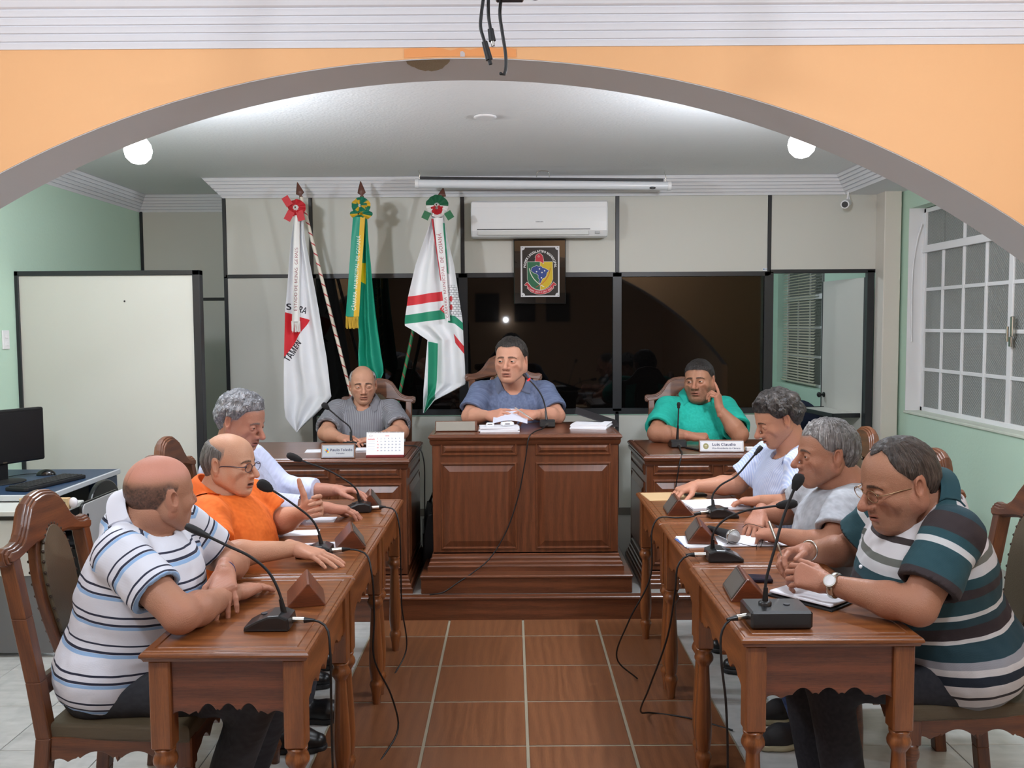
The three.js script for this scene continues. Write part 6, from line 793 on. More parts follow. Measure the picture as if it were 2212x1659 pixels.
  { const n = sm.I.length, P = new Float32Array(n * 3), N = new Float32Array(n * 3), UV = new Float32Array(n * 2); for (let i = 0; i < n; i += 3) { const cx = [0, 1, 2].map(k => (sm.P[sm.I[i] * 3 + k] + sm.P[sm.I[i + 1] * 3 + k] + sm.P[sm.I[i + 2] * 3 + k]) / 3); const dt = tor(...cx), d0 = slv[0].f(...cx), d1 = slv[1].f(...cx); const which = Math.min(d0, d1) < dt - 0.004 ? (d0 < d1 ? 0 : 1) : 2; for (let k = 0; k < 3; k++) { const v = sm.I[i + k]; const p = V(sm.P[v * 3], sm.P[v * 3 + 1], sm.P[v * 3 + 2]); for (let c = 0; c < 3; c++) { P[(i + k) * 3 + c] = sm.P[v * 3 + c]; N[(i + k) * 3 + c] = sm.N[v * 3 + c]; } if (which < 2) { const S = slv[which], r = p.clone().sub(S.a); UV[(i + k) * 2] = 2 + r.dot(Fw) * 1.0; UV[(i + k) * 2 + 1] = 1 + r.dot(S.dir) + 0.04; } else { const r = p.clone().sub(J.neck), down = -r.dot(U); UV[(i + k) * 2] = r.dot(R) + 0.5; UV[(i + k) * 2 + 1] = 2 + down; } } }
    const sg = new THREE.BufferGeometry(); sg.setAttribute('position', new THREE.BufferAttribute(P, 3)); sg.setAttribute('normal', new THREE.BufferAttribute(N, 3)); sg.setAttribute('uv', new THREE.BufferAttribute(UV, 2)); part('shirt', sg, o.shirtM, t, o.shirtLabel); }
  // ---- collar
  if (o.collar) { const nAx = neckTop.clone().sub(nkA).normalize(), A = nAx.clone().lerp(U, 0.3).normalize(); let Cr = R.clone().addScaledVector(A, -R.dot(A)).normalize(), Cf = V().crossVectors(A, Cr); const C0 = nkA.clone().addScaledVector(nAx, 0.03).addScaledVector(Cf, 0.006), gap = o.collar.gap || 0.35, NN = 44, rows = [[0.008, -0.02, 0], [0.011, 0.012, 0], [0.014, 0.026, 0], [0.02, 0.03, 0], [0.03, 0.016, 0], [0.04, -0.004, 1], [0.046, -0.016, 2]], P = [], I = [];
    const shirtPush = p => { for (let it = 0; it < 6; it++) { const d = shF(p.x, p.y, p.z); if (d > 0.004) break; const h = 0.006, gx = shF(p.x + h, p.y, p.z) - d, gy = shF(p.x, p.y + h, p.z) - d, gz = shF(p.x, p.y, p.z + h) - d, l = Math.hypot(gx, gy, gz) || 1; const m = Math.min(0.012, 0.005 - d); p.x += gx / l * m; p.y += gy / l * m; p.z += gz / l * m; } return p; };
    for (let i = 0; i <= NN; i++) { const a = gap + (2 * Math.PI - 2 * gap) * i / NN, fr = Math.exp(-((Math.min(a, 2 * Math.PI - a) - gap) ** 2) / 0.12), rad = nk + 0.002; for (const [ro, up, k] of rows) { const drop = (k === 2 ? 0.03 : k === 1 ? 0.016 : 0) * fr, r = rad + ro * (o.collar.w || 1); const p = C0.clone().addScaledVector(Cf, Math.cos(a) * r * 1.06).addScaledVector(Cr, Math.sin(a) * r).addScaledVector(A, up * (o.collar.h || 1) - drop - 0.03 * fr - (o.collar.tilt || 0.045) * (1 + Math.cos(a)) / 2 + 0.014); P.push(k >= 0 && ro > 0.025 ? shirtPush(p) : p); } }
    const K = rows.length, PP = P.flatMap(p => p.toArray()); for (let i = 0; i < NN; i++) for (let k = 0; k + 1 < K; k++) { const a = i * K + k; I.push(a, a + 1, a + K, a + 1, a + K + 1, a + K); } const cg = new THREE.BufferGeometry(); cg.setAttribute('position', new THREE.BufferAttribute(new Float32Array(PP), 3)); cg.setIndex(I); cg.computeVertexNormals(); cg.setAttribute('uv', new THREE.BufferAttribute(new Float32Array(PP.length / 3 * 2), 2)); part('collar', cg, o.collar.m, t); }
  if (o.buttons) for (const dn of o.buttons) { const p = J.neck.clone().addScaledVector(U, -dn).addScaledVector(Fw, 0.05); for (let i = 0; i < 60 && shF(p.x, p.y, p.z) < 0.001; i++) p.addScaledVector(Fw, 0.004); part('button', new THREE.SphereGeometry(0.006, 10, 8).translate(...p.toArray()), o.buttonM || M.white, t); }
  // ---- trousers and shoes
  const hip = s => J.pelvis.clone().addScaledVector(R, s * 0.095 * g).addScaledVector(U, -0.03), leg = [], tr = [[ell(pt(0.0, 0.0), [0.18 * g, 0.115, 0.135 * g], F), 0]];
  for (const [s, k, a] of [[1, J.knR, J.anR], [-1, J.knL, J.anL]]) { tr.push([cone(hip(s), k, 0.092 * (0.5 + 0.5 * g), 0.068), 0.05], [cone(k, a, 0.066, 0.058), 0.03]); }
  const trF0 = uni(tr), waist = J.pelvis.clone().addScaledVector(U, 0.06), aR = J.anR.y - 0.03, trF = (x, y, z) => smax(smax(trF0(x, y, z), (x - waist.x) * U.x + (y - waist.y) * U.y + (z - waist.z) * U.z, 0.01), aR - y, 0.008) + 0.006 * fbm(x * 12, y * 12, z * 12, 3); const [tlo, thi] = box3([J.pelvis, J.knR, J.knL, J.anR, J.anL, hip(1), hip(-1)], 0.17); part('trousers', geo(nets(trF, tlo, thi, 0.012), null, (x, y, z) => [x + z, y]), o.trouserM, t);
  for (const [a, k] of [[J.anR, o.toe], [J.anL, o.toe]]) { const d = A3(k).normalize(), h0 = V(a.x, 0.045 - B.y + (o.floor || 0), a.z), heel = h0.clone().addScaledVector(d, -0.045), ball = h0.clone().addScaledVector(d, 0.11).setY(h0.y - 0.005), toe = h0.clone().addScaledVector(d, 0.165).setY(h0.y - 0.012); const fl = -B.y + (o.floor || 0), sf = uni([[cone(heel, ball, 0.04, 0.044), 0], [cone(ball, toe, 0.044, 0.032), 0.02], [cone(h0.clone().setY(h0.y + 0.06), h0, 0.042, 0.045), 0.03]]); const sF = (x, y, z) => smax(smax(sf(x, y, z), fl + 0.018 - y, 0.006), y - (fl + 0.125), 0.006); const [l2, h2] = box3([heel, toe, h0], 0.09); const up = part('shoe', geo(nets(sF, l2, h2, 0.008)), o.shoeM || M.black, t); const soF = (x, y, z) => smax(smax(sf(x, fl + 0.032, z) - 0.004, y - (fl + 0.024), 0.004), fl + 0.002 - y, 0.003); part('sole', geo(nets(soF, l2, h2, 0.008)), o.soleM || M.blackM, up); }
  return { t, J, q, hs, M4, hands, B, F, shF, pt };
}
function glassesOn(P, m) { const g = new THREE.Group(); g.name = 'glasses'; P.t.add(g); specs(g, 1.15, m); g.applyMatrix4(P.M4.clone().multiply(new THREE.Matrix4().makeTranslation(0, -0.002, 0.1))); return g; }
const stripes = (fn) => { const t = dtex(4, 1024, (x, y) => fn(y / 1024)); return t; };     // one repeat = 1 m of cloth
const clothM = (tex, o = {}) => phy(0xffffff, 0.85, { map: tex, sheen: 0.25, sheenRoughness: 0.6, ...o });
const knit = dtex(128, 128, (x, y) => { const v = 128 + 60 * Math.sin(x * Math.PI / 4) * Math.sin(y * Math.PI / 4) + 50 * (hsh(x, y, 5) - 0.5); return [v, v, v]; }, false), knitB = { bumpMap: rep(knit, 18, 18), bumpScale: 0.0006 };
const solidCloth = (c, k = 8) => clothM(dtex(128, 128, (x, y) => { const v = (hsh(x, y, 3) - 0.5) * k * 2 + 6 * fbm(x * 0.1, y * 0.1, 2, 2); return [c[0] + v, c[1] + v, c[2] + v]; }), knitB);
const fullLine = (front, temple) => [[0, front], [0.5, front - 0.004], [0.85, temple], [1.15, 0.02], [1.42, 0.012], [1.5, -0.012], [1.66, -0.02], [1.78, 0.012], [2.0, -0.02], [2.4, -0.06], [3.15, -0.075]];
const shoeLine = [[0, 0.2], [1.1, 0.2], [1.24, 0.04], [1.42, 0.014], [1.5, -0.012], [1.66, -0.016], [1.78, 0.01], [2.0, -0.02], [2.4, -0.06], [3.15, -0.07]];
const relax = { curl: [[0.3, 0.35, 0.2], [0.32, 0.4, 0.2], [0.34, 0.4, 0.25], [0.38, 0.4, 0.25]] }, flatH = { curl: [[0.12, 0.14, 0.1], [0.1, 0.14, 0.1], [0.12, 0.15, 0.1], [0.15, 0.18, 0.12]] };
const fist = { curl: [[1.0, 1.1, 0.6], [1.1, 1.2, 0.6], [1.15, 1.2, 0.6], [1.2, 1.2, 0.6]], thumb: [0.75, 0.45, 0.55], thumb2: [0.6, -0.4, 0.6] };
// --- left side, nearest: white striped polo ---
const L1 = person({
  label: 'bald man in white polo with navy and light blue stripes at the left', base: [-1.15, 0, -2.655], skin: lin(176, 128, 103), hc: 0.0025,
  pelvis: [-1.185, 0.565, -2.655], neck: [-1.125, 1.035, -2.655], head: [-1.055, 1.085, -2.66], shR: [-1.095, 0.945, -2.475], shL: [-1.06, 0.95, -2.84], elR: [-0.9, 0.803, -2.385], wrR: [-0.835, 0.785, -2.655], elL: [-0.925, 0.80, -2.935], wrL: [-0.868, 0.848, -2.66],
  handR: { d: [0.06, -0.02, -0.19], n: [0, -1, 0.1], ...flatH }, handL: { d: [0.05, -0.09, 0.2], n: [-0.2, -1, -0.35], curl: [[0.25, 0.4, 0.2], [0.3, 0.45, 0.2], [0.35, 0.4, 0.2], [0.4, 0.4, 0.2]], spread: [0.2, 0.05, -0.12, -0.28] },
  knR: [-0.74, 0.53, -2.54], knL: [-0.72, 0.53, -2.83], anR: [-0.9, 0.1, -2.56], anL: [-0.88, 0.1, -2.84], toe: [1, 0, 0], look: [HP + 0.95, 0.02, 0.06], hs: 1.0, fat: 0.5, neckR: 0.062, girth: 1.1, belly: 0.05, arm: 1.02, sleeve: 0.62, vee: 0.1, hem: 0.13, skirt: 0.022, loose: 0.019, wrinkle: 0.005,
  scalp: lin(204, 142, 122), shave: { line: shoeLine, top: [[0, -0.1], [1.0, -0.1], [1.3, 0.035], [1.7, 0.045], [2.3, 0.04], [3.15, 0.045]], col: lin(58, 50, 47), amt: 0.78 }, brow: lin(50, 42, 38), stubble: 0.15,
  shirtM: clothM(stripes(v => { const q = ((v % 0.25) + 0.25) % 0.25 / 0.25 * 0.083; const p = ((v * 1.0) % 0.0833) ; return p < 0.0055 ? [38, 42, 62] : p > 0.021 && p < 0.0275 ? [38, 42, 62] : p >= 0.0285 && p < 0.038 ? [150, 186, 226] : [226, 228, 238]; }), knitB), collar: { m: solidCloth([228, 230, 240]), gap: 0.4, h: 1.15 }, trouserM: solidCloth([46, 48, 54]), shoeM: M.black,
});
{ const w = A3([-0.868, 0.848, -2.66]).sub(L1.B), d = A3([0.05, -0.09, 0.2]).normalize(); const r = new THREE.TorusGeometry(0.0285, 0.002, 6, 26); r.applyQuaternion(new THREE.Quaternion().setFromUnitVectors(V(0, 0, 1), V(0.057, 0.05, 0.27).normalize())); part('bracelet', r.translate(w.x, w.y, w.z - 0.005), std(srgb(50, 50, 96), 0.5), L1.t, 'thin dark blue wrist band'); }
// --- left side, middle: orange polo ---
const L2 = person({
  label: 'balding man in orange polo and glasses, thumb raised while talking', base: [-1.2, 0, -3.38], skin: lin(204, 154, 125), hc: 0.0026,
  pelvis: [-1.11, 0.565, -3.38], neck: [-1.15, 0.965, -3.38], head: [-1.072, 1.065, -3.38], shR: [-1.1, 0.9, -3.2], shL: [-1.05, 0.9, -3.56], elR: [-1.02, 0.80, -3.03], wrR: [-0.765, 0.80, -3.13], elL: [-0.93, 0.80, -3.56], wrL: [-0.815, 0.86, -3.47],
  handR: { d: [0.17, -0.035, 0.06], n: [0.1, -1, 0], ...flatH }, handL: { d: [0.55, 0.25, 0.35], n: [-0.45, 0.05, 1], curl: [[0.5, 0.7, 0.4], [0.7, 0.9, 0.5], [0.8, 1.0, 0.5], [0.9, 1.0, 0.5]], thumb: [0.25, 0.9, 0.1], thumb2: [-0.05, 1, 0.05], thumbEnd: 0 },
  knR: [-0.8, 0.53, -3.27], knL: [-0.8, 0.53, -3.52], anR: [-0.9, 0.1, -3.27], anL: [-0.86, 0.1, -3.52], toe: [1, 0, 0], look: [HP - 0.22, 0.06, -0.03], hs: 0.98, fat: 0.5, mouth: 0.004, open: 0.75, girth: 1.04, belly: 0.05, sleeve: 0.72, vee: 0.13, hem: 0.08, loose: 0.022,
  hair: { line: [[0, 0.2], [1.15, 0.2], [1.3, 0.05], [1.42, 0.02], [1.5, -0.018], [1.66, -0.018], [1.78, 0.01], [2.0, -0.02], [2.4, -0.06], [3.15, -0.07]], top: [[0, 0.05], [1.3, 0.05], [1.8, 0.066], [2.4, 0.082], [3.15, 0.092]], thick: 0.0028, noise: 0.0018, freq: 130, s0: [86, 80, 76], s1: [148, 142, 138] }, brow: lin(86, 70, 60), shave: { line: shoeLine, top: [[0, -0.1], [0.85, -0.1], [1.05, 0.06], [1.7, 0.07], [2.3, 0.08], [3.15, 0.095]], col: lin(120, 112, 108), amt: 0.6 },
  shirtM: solidCloth([236, 112, 34]), collar: { m: solidCloth([230, 104, 30]), gap: 0.55 }, trouserM: solidCloth([60, 62, 70]), buttons: [0.13, 0.17], buttonM: std(srgb(236, 190, 140), 0.5),
}); glassesOn(L2, std(srgb(60, 62, 84), 0.3, { metalness: 0.5 }));
// --- left side, far: long-sleeved pale shirt ---
const L3 = person({
  label: 'grey-haired man in pale long-sleeved shirt, hands around a microphone base', base: [-1.27, 0, -4.0], skin: lin(182, 132, 111), hc: 0.003,
  pelvis: [-1.25, 0.565, -4.0], neck: [-1.29, 1.03, -4.0], head: [-1.21, 1.165, -4.0], shR: [-1.26, 0.96, -3.82], shL: [-1.23, 0.96, -4.19], elR: [-1.05, 0.81, -3.79], wrR: [-0.8, 0.805, -3.82], elL: [-1.08, 0.81, -4.2], wrL: [-0.815, 0.825, -4.13],
  handR: { d: [0.18, -0.035, -0.07], n: [0, -1, 0], ...relax }, handL: { d: [0.2, 0.0, 0.05], n: [0, -1, 0.2], ...relax },
  knR: [-0.86, 0.53, -3.88], knL: [-0.86, 0.53, -4.1], anR: [-1.0, 0.1, -3.86], anL: [-1.0, 0.1, -4.08], toe: [1, 0, 0], look: [HP - 0.3, 0.32, 0], hs: 1.04, fat: 0.3, open: 0.3, nose: 1.15, girth: 1.05, belly: 0.04, sleeve: 1.62, vee: 0.1, hem: 0.1, loose: 0.02, wrinkle: 0.006,
  hair: { line: fullLine(0.075, 0.06), thick: 0.014, noise: 0.0065, freq: 62, curl: 0.6, s0: [96, 98, 104], s1: [176, 176, 180] }, brow: lin(110, 100, 96), stubble: 0.1,
  shirtM: solidCloth([206, 212, 238]), collar: { m: solidCloth([206, 212, 238]), gap: 0.5 }, trouserM: solidCloth([58, 60, 68]),
});
// --- dais, left: grey striped shirt ---
const vstripe = (a, b, per, wd) => dtex(512, 4, (x) => { const p = (x / 512 * 1.0) % per; return p < wd ? b : a; });
const B1 = person({
  label: 'bald man in grey vertically striped short-sleeved shirt behind the left dais desk', base: [-0.95, 0.134, -5.78], floor: 0.134, skin: lin(186, 140, 115), hc: 0.003,
  pelvis: [-0.95, 0.7, -5.72], neck: [-0.955, 1.115, -5.79], head: [-0.955, 1.213, -5.74], shR: [-1.125, 1.035, -5.77], shL: [-0.785, 1.04, -5.77], elR: [-1.155, 0.925, -5.52], wrR: [-1.03, 0.912, -5.385], elL: [-0.69, 0.93, -5.55], wrL: [-0.82, 0.912, -5.36],
  handR: { d: [0.11, -0.0, 0.12], n: [0.3, -1, 0], ...relax }, handL: { d: [-0.15, -0.02, 0.06], n: [0, -1, 0], ...flatH },
  knR: [-1.05, 0.66, -5.36], knL: [-0.85, 0.66, -5.36], anR: [-1.05, 0.22, -5.42], anL: [-0.85, 0.22, -5.42], toe: [0, 0, 1], look: [0.2, 0.12, 0.02], hs: 1.0, fat: 0.1, open: 0.35, gaze: [0.25, -0.3, 1], girth: 0.95, belly: 0.01, sleeve: 0.8, vee: 0.15, hem: 0.06, loose: 0.026, wrinkle: 0.006,
  hair: { line: [[0, 0.2], [0.98, 0.2], [1.12, 0.04], [1.42, 0.012], [1.5, -0.014], [1.66, -0.016], [1.78, 0.01], [2.0, -0.02], [2.4, -0.06], [3.15, -0.07]], top: [[0, 0.06], [1.3, 0.068], [2.2, 0.08], [3.15, 0.09]], thick: 0.006, noise: 0.002, freq: 130, s0: [150, 148, 146], s1: [196, 194, 192] }, brow: lin(44, 38, 36), stubble: 0.12, shave: { line: shoeLine, top: [[0, -0.1], [0.95, -0.1], [1.1, 0.055], [1.7, 0.06], [2.3, 0.075], [3.15, 0.095]], col: lin(170, 164, 160), amt: 0.6 },
  shirtM: clothM(vstripe([112, 112, 118], [142, 142, 148], 0.012, 0.004), knitB), collar: { m: solidCloth([118, 118, 124]), gap: 0.62, w: 1.1 }, trouserM: solidCloth([50, 50, 56]),
});
// --- dais, centre: blue-grey polo ---
const B2 = person({
  label: 'dark-haired man in blue-grey polo reading papers with a pen at the central desk', base: [0.0, 0.234, -5.62], floor: 0.234, skin: lin(204, 152, 127), hc: 0.0028,
  pelvis: [0.01, 0.82, -5.68], neck: [0.008, 1.255, -5.56], head: [-0.005, 1.372, -5.47], shR: [-0.19, 1.165, -5.56], shL: [0.2, 1.165, -5.56], elR: [-0.258, 1.035, -5.43], wrR: [-0.135, 1.055, -5.27], elL: [0.272, 1.035, -5.43], wrL: [0.125, 1.06, -5.255],
  handR: { d: [0.09, 0.0, 0.1], n: [0.75, -0.5, -0.4], curl: [[0.5, 0.6, 0.4], [0.6, 0.6, 0.4], [0.6, 0.7, 0.4], [0.7, 0.7, 0.4]] }, handL: { d: [-0.11, 0.0, 0.09], n: [-0.6, -0.6, -0.4], curl: [[0.7, 0.8, 0.4], [0.8, 0.9, 0.5], [0.8, 0.9, 0.5], [0.9, 0.9, 0.5]] },
  knR: [-0.1, 0.77, -5.3], knL: [0.12, 0.77, -5.3], anR: [-0.1, 0.33, -5.35], anL: [0.12, 0.33, -5.35], toe: [0, 0, 1], look: [-0.28, 0.02, 0.0], hs: 1.13, fat: 0.6, jaw: 0.004, gaze: [-0.4, -0.05, 1], open: 0.72, girth: 1.1, belly: 0.03, sleeve: 0.78, vee: 0.13, hem: 0.06, loose: 0.024, neckR: 0.066, arm: 1.05,
  hair: { line: [[0, 0.072], [0.45, 0.078], [0.8, 0.07], [1.1, 0.03], [1.42, 0.012], [1.5, -0.012], [1.66, -0.02], [1.78, 0.012], [2.0, -0.02], [2.4, -0.06], [3.15, -0.075]], thick: 0.0095, noise: 0.0032, freq: 90, s0: [30, 26, 24], s1: [66, 58, 52] }, brow: lin(64, 48, 40), stubble: 0.14,
  shirtM: solidCloth([98, 110, 140], 12), collar: { m: solidCloth([102, 112, 138]), gap: 0.6 }, buttons: [0.135], trouserM: solidCloth([40, 42, 52]),
});
// --- dais, right: teal polo ---
const B3 = person({
  label: 'dark-haired man in teal polo leaning his cheek on one hand', base: [1.18, 0.134, -5.7], floor: 0.134, skin: lin(164, 118, 93), hc: 0.0028,
  pelvis: [1.16, 0.7, -5.7], neck: [1.165, 1.13, -5.7], head: [1.178, 1.232, -5.635], shR: [0.985, 1.05, -5.65], shL: [1.345, 1.05, -5.67], elR: [0.875, 0.925, -5.43], wrR: [1.065, 0.918, -5.33], elL: [1.375, 0.918, -5.4], wrL: [1.262, 1.065, -5.425],
  handR: { d: [0.17, -0.01, 0.02], n: [0.1, -0.9, -0.3], ...fist }, handL: { d: [-0.025, 0.15, -0.035], n: [-0.8, 0.0, -0.6], curl: [[0.12, 0.1, 0.05], [0.85, 1.1, 0.6], [0.95, 1.15, 0.6], [1.05, 1.2, 0.6]], thumb: [0.75, 0.45, 0.35] },
  knR: [1.06, 0.66, -5.36], knL: [1.28, 0.66, -5.36], anR: [1.06, 0.22, -5.42], anL: [1.28, 0.22, -5.42], toe: [0, 0, 1], look: [-0.5, 0.02, 0.06], hs: 1.08, fat: 0.9, jaw: 0.004, gaze: [-0.3, 0, 1], open: 0.62, girth: 1.14, belly: 0.05, sleeve: 0.82, vee: 0.12, hem: 0.06, loose: 0.026, neckR: 0.068, arm: 1.14,
  hair: { line: fullLine(0.066, 0.052), thick: 0.006, noise: 0.0025, freq: 110, s0: [24, 20, 19], s1: [52, 44, 40] }, brow: lin(36, 28, 24), stubble: 0.5, stubbleCol: lin(70, 52, 44),
  shirtM: solidCloth([24, 168, 150]), collar: { m: solidCloth([22, 160, 144]), gap: 0.55 }, buttons: [0.12], trouserM: solidCloth([44, 46, 56]),
});
// --- right side, far: pale blue shirt ---
const R3 = person({
  label: 'man with wavy dark hair in light blue striped short-sleeved shirt, looking down at papers', base: [1.3, 0, -4.12], skin: lin(192, 140, 113), hc: 0.003,
  pelvis: [1.34, 0.565, -4.17], neck: [1.305, 1.025, -4.11], head: [1.215, 1.148, -4.1], shR: [1.235, 0.95, -4.29], shL: [1.275, 0.955, -3.92], elR: [1.09, 0.80, -4.34], wrR: [0.875, 0.805, -4.29], elL: [1.225, 0.80, -3.82], wrL: [1.11, 0.795, -3.97],
  handR: { d: [-0.14, -0.03, 0.07], n: [0.1, -1, 0], curl: [[0.4, 0.3, 0.2], [0.45, 0.35, 0.2], [0.5, 0.4, 0.2], [0.5, 0.4, 0.2]], spread: [0.2, 0.05, -0.1, -0.22] }, handL: { d: [-0.12, -0.02, -0.1], n: [0, -1, 0], ...relax },
  knR: [0.92, 0.53, -4.26], knL: [0.92, 0.53, -4.0], anR: [1.15, 0.1, -4.26], anL: [1.15, 0.1, -4.0], toe: [-1, 0, 0], look: [-HP + 0.1, 0.42, 0], hs: 1.0, fat: 0.05, nose: 1.2, open: 0.25, girth: 1.02, belly: 0.03, sleeve: 0.75, vee: 0.14, hem: 0.08, loose: 0.024, wrinkle: 0.006,
  hair: { line: fullLine(0.07, 0.058), thick: 0.018, noise: 0.008, freq: 52, curl: 0.4, s0: [28, 24, 23], s1: [84, 76, 72] }, brow: lin(40, 32, 28), stubble: 0.2,
  shirtM: clothM(vstripe([186, 200, 234], [214, 222, 244], 0.01, 0.004), knitB), collar: { m: solidCloth([200, 210, 238]), gap: 0.6, w: 1.1 }, trouserM: solidCloth([54, 58, 72]),
});
// --- right side, middle: grey T-shirt ---
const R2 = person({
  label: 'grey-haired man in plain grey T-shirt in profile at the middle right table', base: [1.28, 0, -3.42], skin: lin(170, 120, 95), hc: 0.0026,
  pelvis: [1.34, 0.565, -3.42], neck: [1.295, 1.0, -3.4], head: [1.195, 1.088, -3.4], shR: [1.225, 0.9, -3.59], shL: [1.2, 0.905, -3.2], elR: [1.14, 0.80, -3.68], wrR: [0.995, 0.82, -3.58], elL: [1.12, 0.80, -3.1], wrL: [1.0, 0.795, -3.315],
  handR: { d: [-0.08, -0.07, 0.13], n: [0.2, -0.9, -0.3], ...relax }, handL: { d: [-0.1, -0.02, -0.12], n: [0.2, -1, 0], ...fist },
  knR: [0.95, 0.53, -3.53], knL: [0.95, 0.53, -3.3], anR: [1.16, 0.1, -3.52], anL: [1.1, 0.1, -3.3], toe: [-1, 0, 0.25], look: [-HP + 0.02, 0.06, 0], hs: 1.06, fat: 0.4, nose: 1.1, open: 0.7, girth: 1.12, belly: 0.05, sleeve: 0.62, hem: 0.09, loose: 0.026, neckR: 0.062, open2: 0.02, wrinkle: 0.007, vee: 0.07,
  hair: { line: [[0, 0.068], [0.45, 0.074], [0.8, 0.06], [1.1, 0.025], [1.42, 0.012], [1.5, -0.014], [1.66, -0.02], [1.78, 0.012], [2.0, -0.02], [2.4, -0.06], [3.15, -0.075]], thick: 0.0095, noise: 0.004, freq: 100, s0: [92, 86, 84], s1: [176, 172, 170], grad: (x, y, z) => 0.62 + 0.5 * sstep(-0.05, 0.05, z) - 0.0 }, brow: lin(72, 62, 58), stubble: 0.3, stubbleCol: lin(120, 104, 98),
  shirtM: solidCloth([172, 174, 180], 10), trouserM: solidCloth([48, 68, 112], 14), shoeM: std(srgb(40, 38, 40), 0.7), soleM: std(srgb(190, 182, 150), 0.7),
});
// --- right side, nearest: dark striped polo ---
const bands = [[0, 0.085, [206, 202, 204]], [0.085, 0.1, [44, 34, 34]], [0.1, 0.135, [204, 200, 202]], [0.135, 0.155, [96, 98, 92]], [0.155, 0.185, [190, 190, 192]], [0.185, 0.215, [26, 62, 70]], [0.215, 0.245, [46, 36, 38]], [0.245, 0.29, [26, 60, 68]], [0.29, 0.304, [196, 196, 196]], [0.304, 0.33, [26, 56, 66]], [0.33, 0.365, [40, 30, 34]], [0.365, 0.376, [196, 194, 194]], [0.376, 0.425, [24, 56, 66]], [0.425, 0.447, [142, 142, 148]], [0.447, 0.466, [200, 196, 196]], [0.466, 0.495, [20, 32, 46]], [0.495, 0.53, [200, 196, 196]], [0.53, 0.54, [36, 30, 34]], [0.54, 0.575, [198, 194, 194]], [0.575, 0.7, [110, 110, 112]]];
const sleeveB = [[0, 0.06, [44, 34, 36]], [0.06, 0.085, [28, 66, 74]], [0.085, 0.105, [198, 198, 198]], [0.105, 0.185, [28, 66, 74]], [0.185, 0.21, [46, 36, 38]], [0.21, 1, [28, 68, 76]]];
const r1tex = dtex(4, 2048, (x, y) => { const v = (y / 2048) * 2; const tab = v < 1 ? bands : sleeveB, q = v % 1; for (const [a, b, c] of tab) if (q >= a && q < b) return c; return [24, 56, 66]; }); r1tex.repeat.set(1, 0.5);
const R1 = person({
  label: 'heavy man in dark green polo with white and brown stripes and glasses', base: [1.32, 0, -2.7], skin: lin(164, 117, 92), hc: 0.0025,
  pelvis: [1.355, 0.575, -2.73], neck: [1.262, 1.07, -2.69], head: [1.155, 1.105, -2.665], shR: [1.235, 0.975, -2.9], shL: [1.235, 0.985, -2.49], elR: [1.13, 0.815, -2.99], wrR: [0.945, 0.845, -2.875], elL: [1.11, 0.803, -2.42], wrL: [0.93, 0.815, -2.61],
  handR: { d: [-0.13, 0.0, 0.07], n: [-0.1, -0.75, 0.6], curl: [[0.5, 0.7, 0.4], [0.7, 0.8, 0.4], [0.8, 0.9, 0.4], [0.9, 0.9, 0.4]] }, handL: { d: [-0.12, 0.02, -0.09], n: [0.2, -0.6, -0.75], curl: [[0.55, 0.6, 0.4], [0.6, 0.7, 0.4], [0.65, 0.7, 0.4], [0.7, 0.7, 0.4]] },
  knR: [0.93, 0.54, -2.88], knL: [0.93, 0.54, -2.6], anR: [1.0, 0.1, -2.88], anL: [1.0, 0.1, -2.58], toe: [-1, 0, 0], look: [-HP + 0.14, 0.27, 0.0], hs: 1.1, fat: 1, nose: 1.15, open: 0.3, girth: 1.28, belly: 0.06, sleeve: 0.72, vee: 0.13, hem: 0.145, skirt: 0.035, loose: 0.024, neckR: 0.07, arm: 1.08, wrinkle: 0.005,
  hair: { line: [[0, 0.094], [0.45, 0.104], [0.75, 0.092], [1.05, 0.05], [1.42, 0.014], [1.5, -0.014], [1.66, -0.02], [1.78, 0.012], [2.0, -0.02], [2.4, -0.06], [3.15, -0.075]], thick: 0.0055, noise: 0.002, freq: 120, s0: [44, 36, 32], s1: [92, 80, 72], grad: (x, y, z) => 1 + 0.5 * sstep(0.03, 0.0, y) }, brow: lin(48, 38, 34), stubble: 0.15,
  shirtM: clothM(r1tex, knitB), collar: { m: solidCloth([28, 66, 74]), gap: 0.45, h: 1.1 }, buttons: [0.15, 0.19], trouserM: solidCloth([30, 32, 40]),
}); glassesOn(R1, std(srgb(150, 120, 90), 0.3, { metalness: 0.8 }));
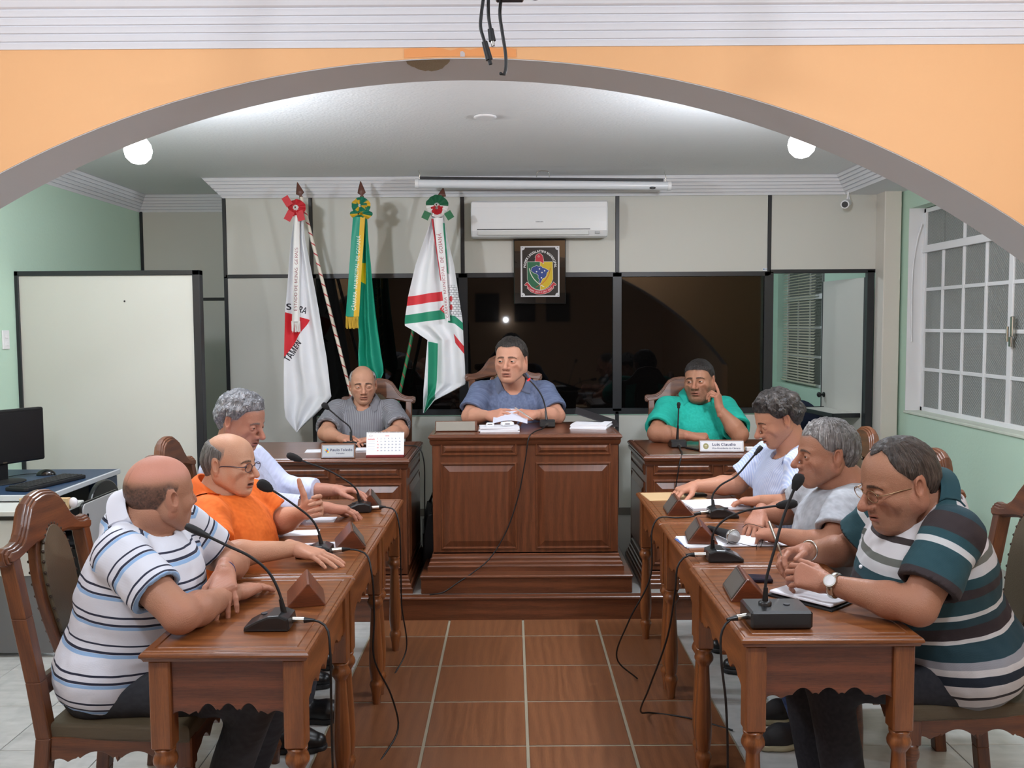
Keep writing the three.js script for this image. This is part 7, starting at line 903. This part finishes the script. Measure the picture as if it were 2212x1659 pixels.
{ const a = A3([0.93, 0.815, -2.61]).sub(R1.B), d = A3([0.18, -0.012, 0.19]).normalize(), p = a.clone().addScaledVector(d, 0.022), qq = new THREE.Quaternion().setFromUnitVectors(V(0, 0, 1), d); const w = new THREE.Group(); w.name = 'wrist_watch'; R1.t.add(w); w.position.copy(p); w.quaternion.copy(qq); part('watch_band', new THREE.TorusGeometry(0.0335, 0.006, 8, 30).scale(1, 1, 1.8), M.chrome, w); const c = A3([-0.3, 0.55, 1]).applyQuaternion(qq.clone().invert()); c.z = 0; c.normalize(); const cs = part('watch_case', cyl(0.019, 0.019, c.clone().multiplyScalar(0.03).toArray(), c.clone().multiplyScalar(0.043).toArray(), 22), M.chrome, w); part('watch_dial', cyl(0.0155, 0.0155, c.clone().multiplyScalar(0.042).toArray(), c.clone().multiplyScalar(0.0437).toArray(), 22), M.white, w); }
{ const p = A3([0.945, 0.845, -2.875]).sub(R1.B).add(V(0.02, 0, -0.01)), r = new THREE.TorusGeometry(0.031, 0.003, 6, 26); r.applyQuaternion(new THREE.Quaternion().setFromUnitVectors(V(0, 0, 1), A3([0.18, -0.03, -0.11]).normalize())); part('bracelet', r.translate(...p.toArray()), M.chrome, R1.t, 'silver wrist chain'); }
solo('ballpoint_pen', [cyl(0.0045, 0.0045, [0, 0, 0], [-0.02, 0.07, -0.035], 10), cyl(0.0012, 0.0045, [0.008, -0.03, 0.014], [0, 0, 0], 10)], M.chrome, 'silver pen held upright in the dark striped man\'s hand', 'pen', [0.835, 0.885, -2.79]);
solo('ballpoint_pen', [cyl(0.0045, 0.0045, [0, 0, 0], [-0.075, 0.05, -0.02], 10), cyl(0.0012, 0.0045, [0.03, -0.02, 0.008], [0, 0, 0], 10)], M.chrome, 'silver pen in the hand of the man at the central desk', 'pen', [0.09, 1.06, -5.16]);
{ const g = new THREE.PlaneGeometry(0.2, 0.14, 16, 8); const p = g.attributes.position; for (let i = 0; i < p.count; i++) p.setZ(i, 0.02 * Math.cos(p.getX(i) * 16)); g.computeVertexNormals(); g.rotateX(-1.15); solo('held_papers', g, std(srgb(214, 216, 232), 0.8, { side: THREE.DoubleSide }), 'curled papers held by the man at the central desk', 'papers', [-0.01, 1.05, -5.2], -0.05); }
scene.updateMatrixWorld(true);
renderer.render(scene, camera);
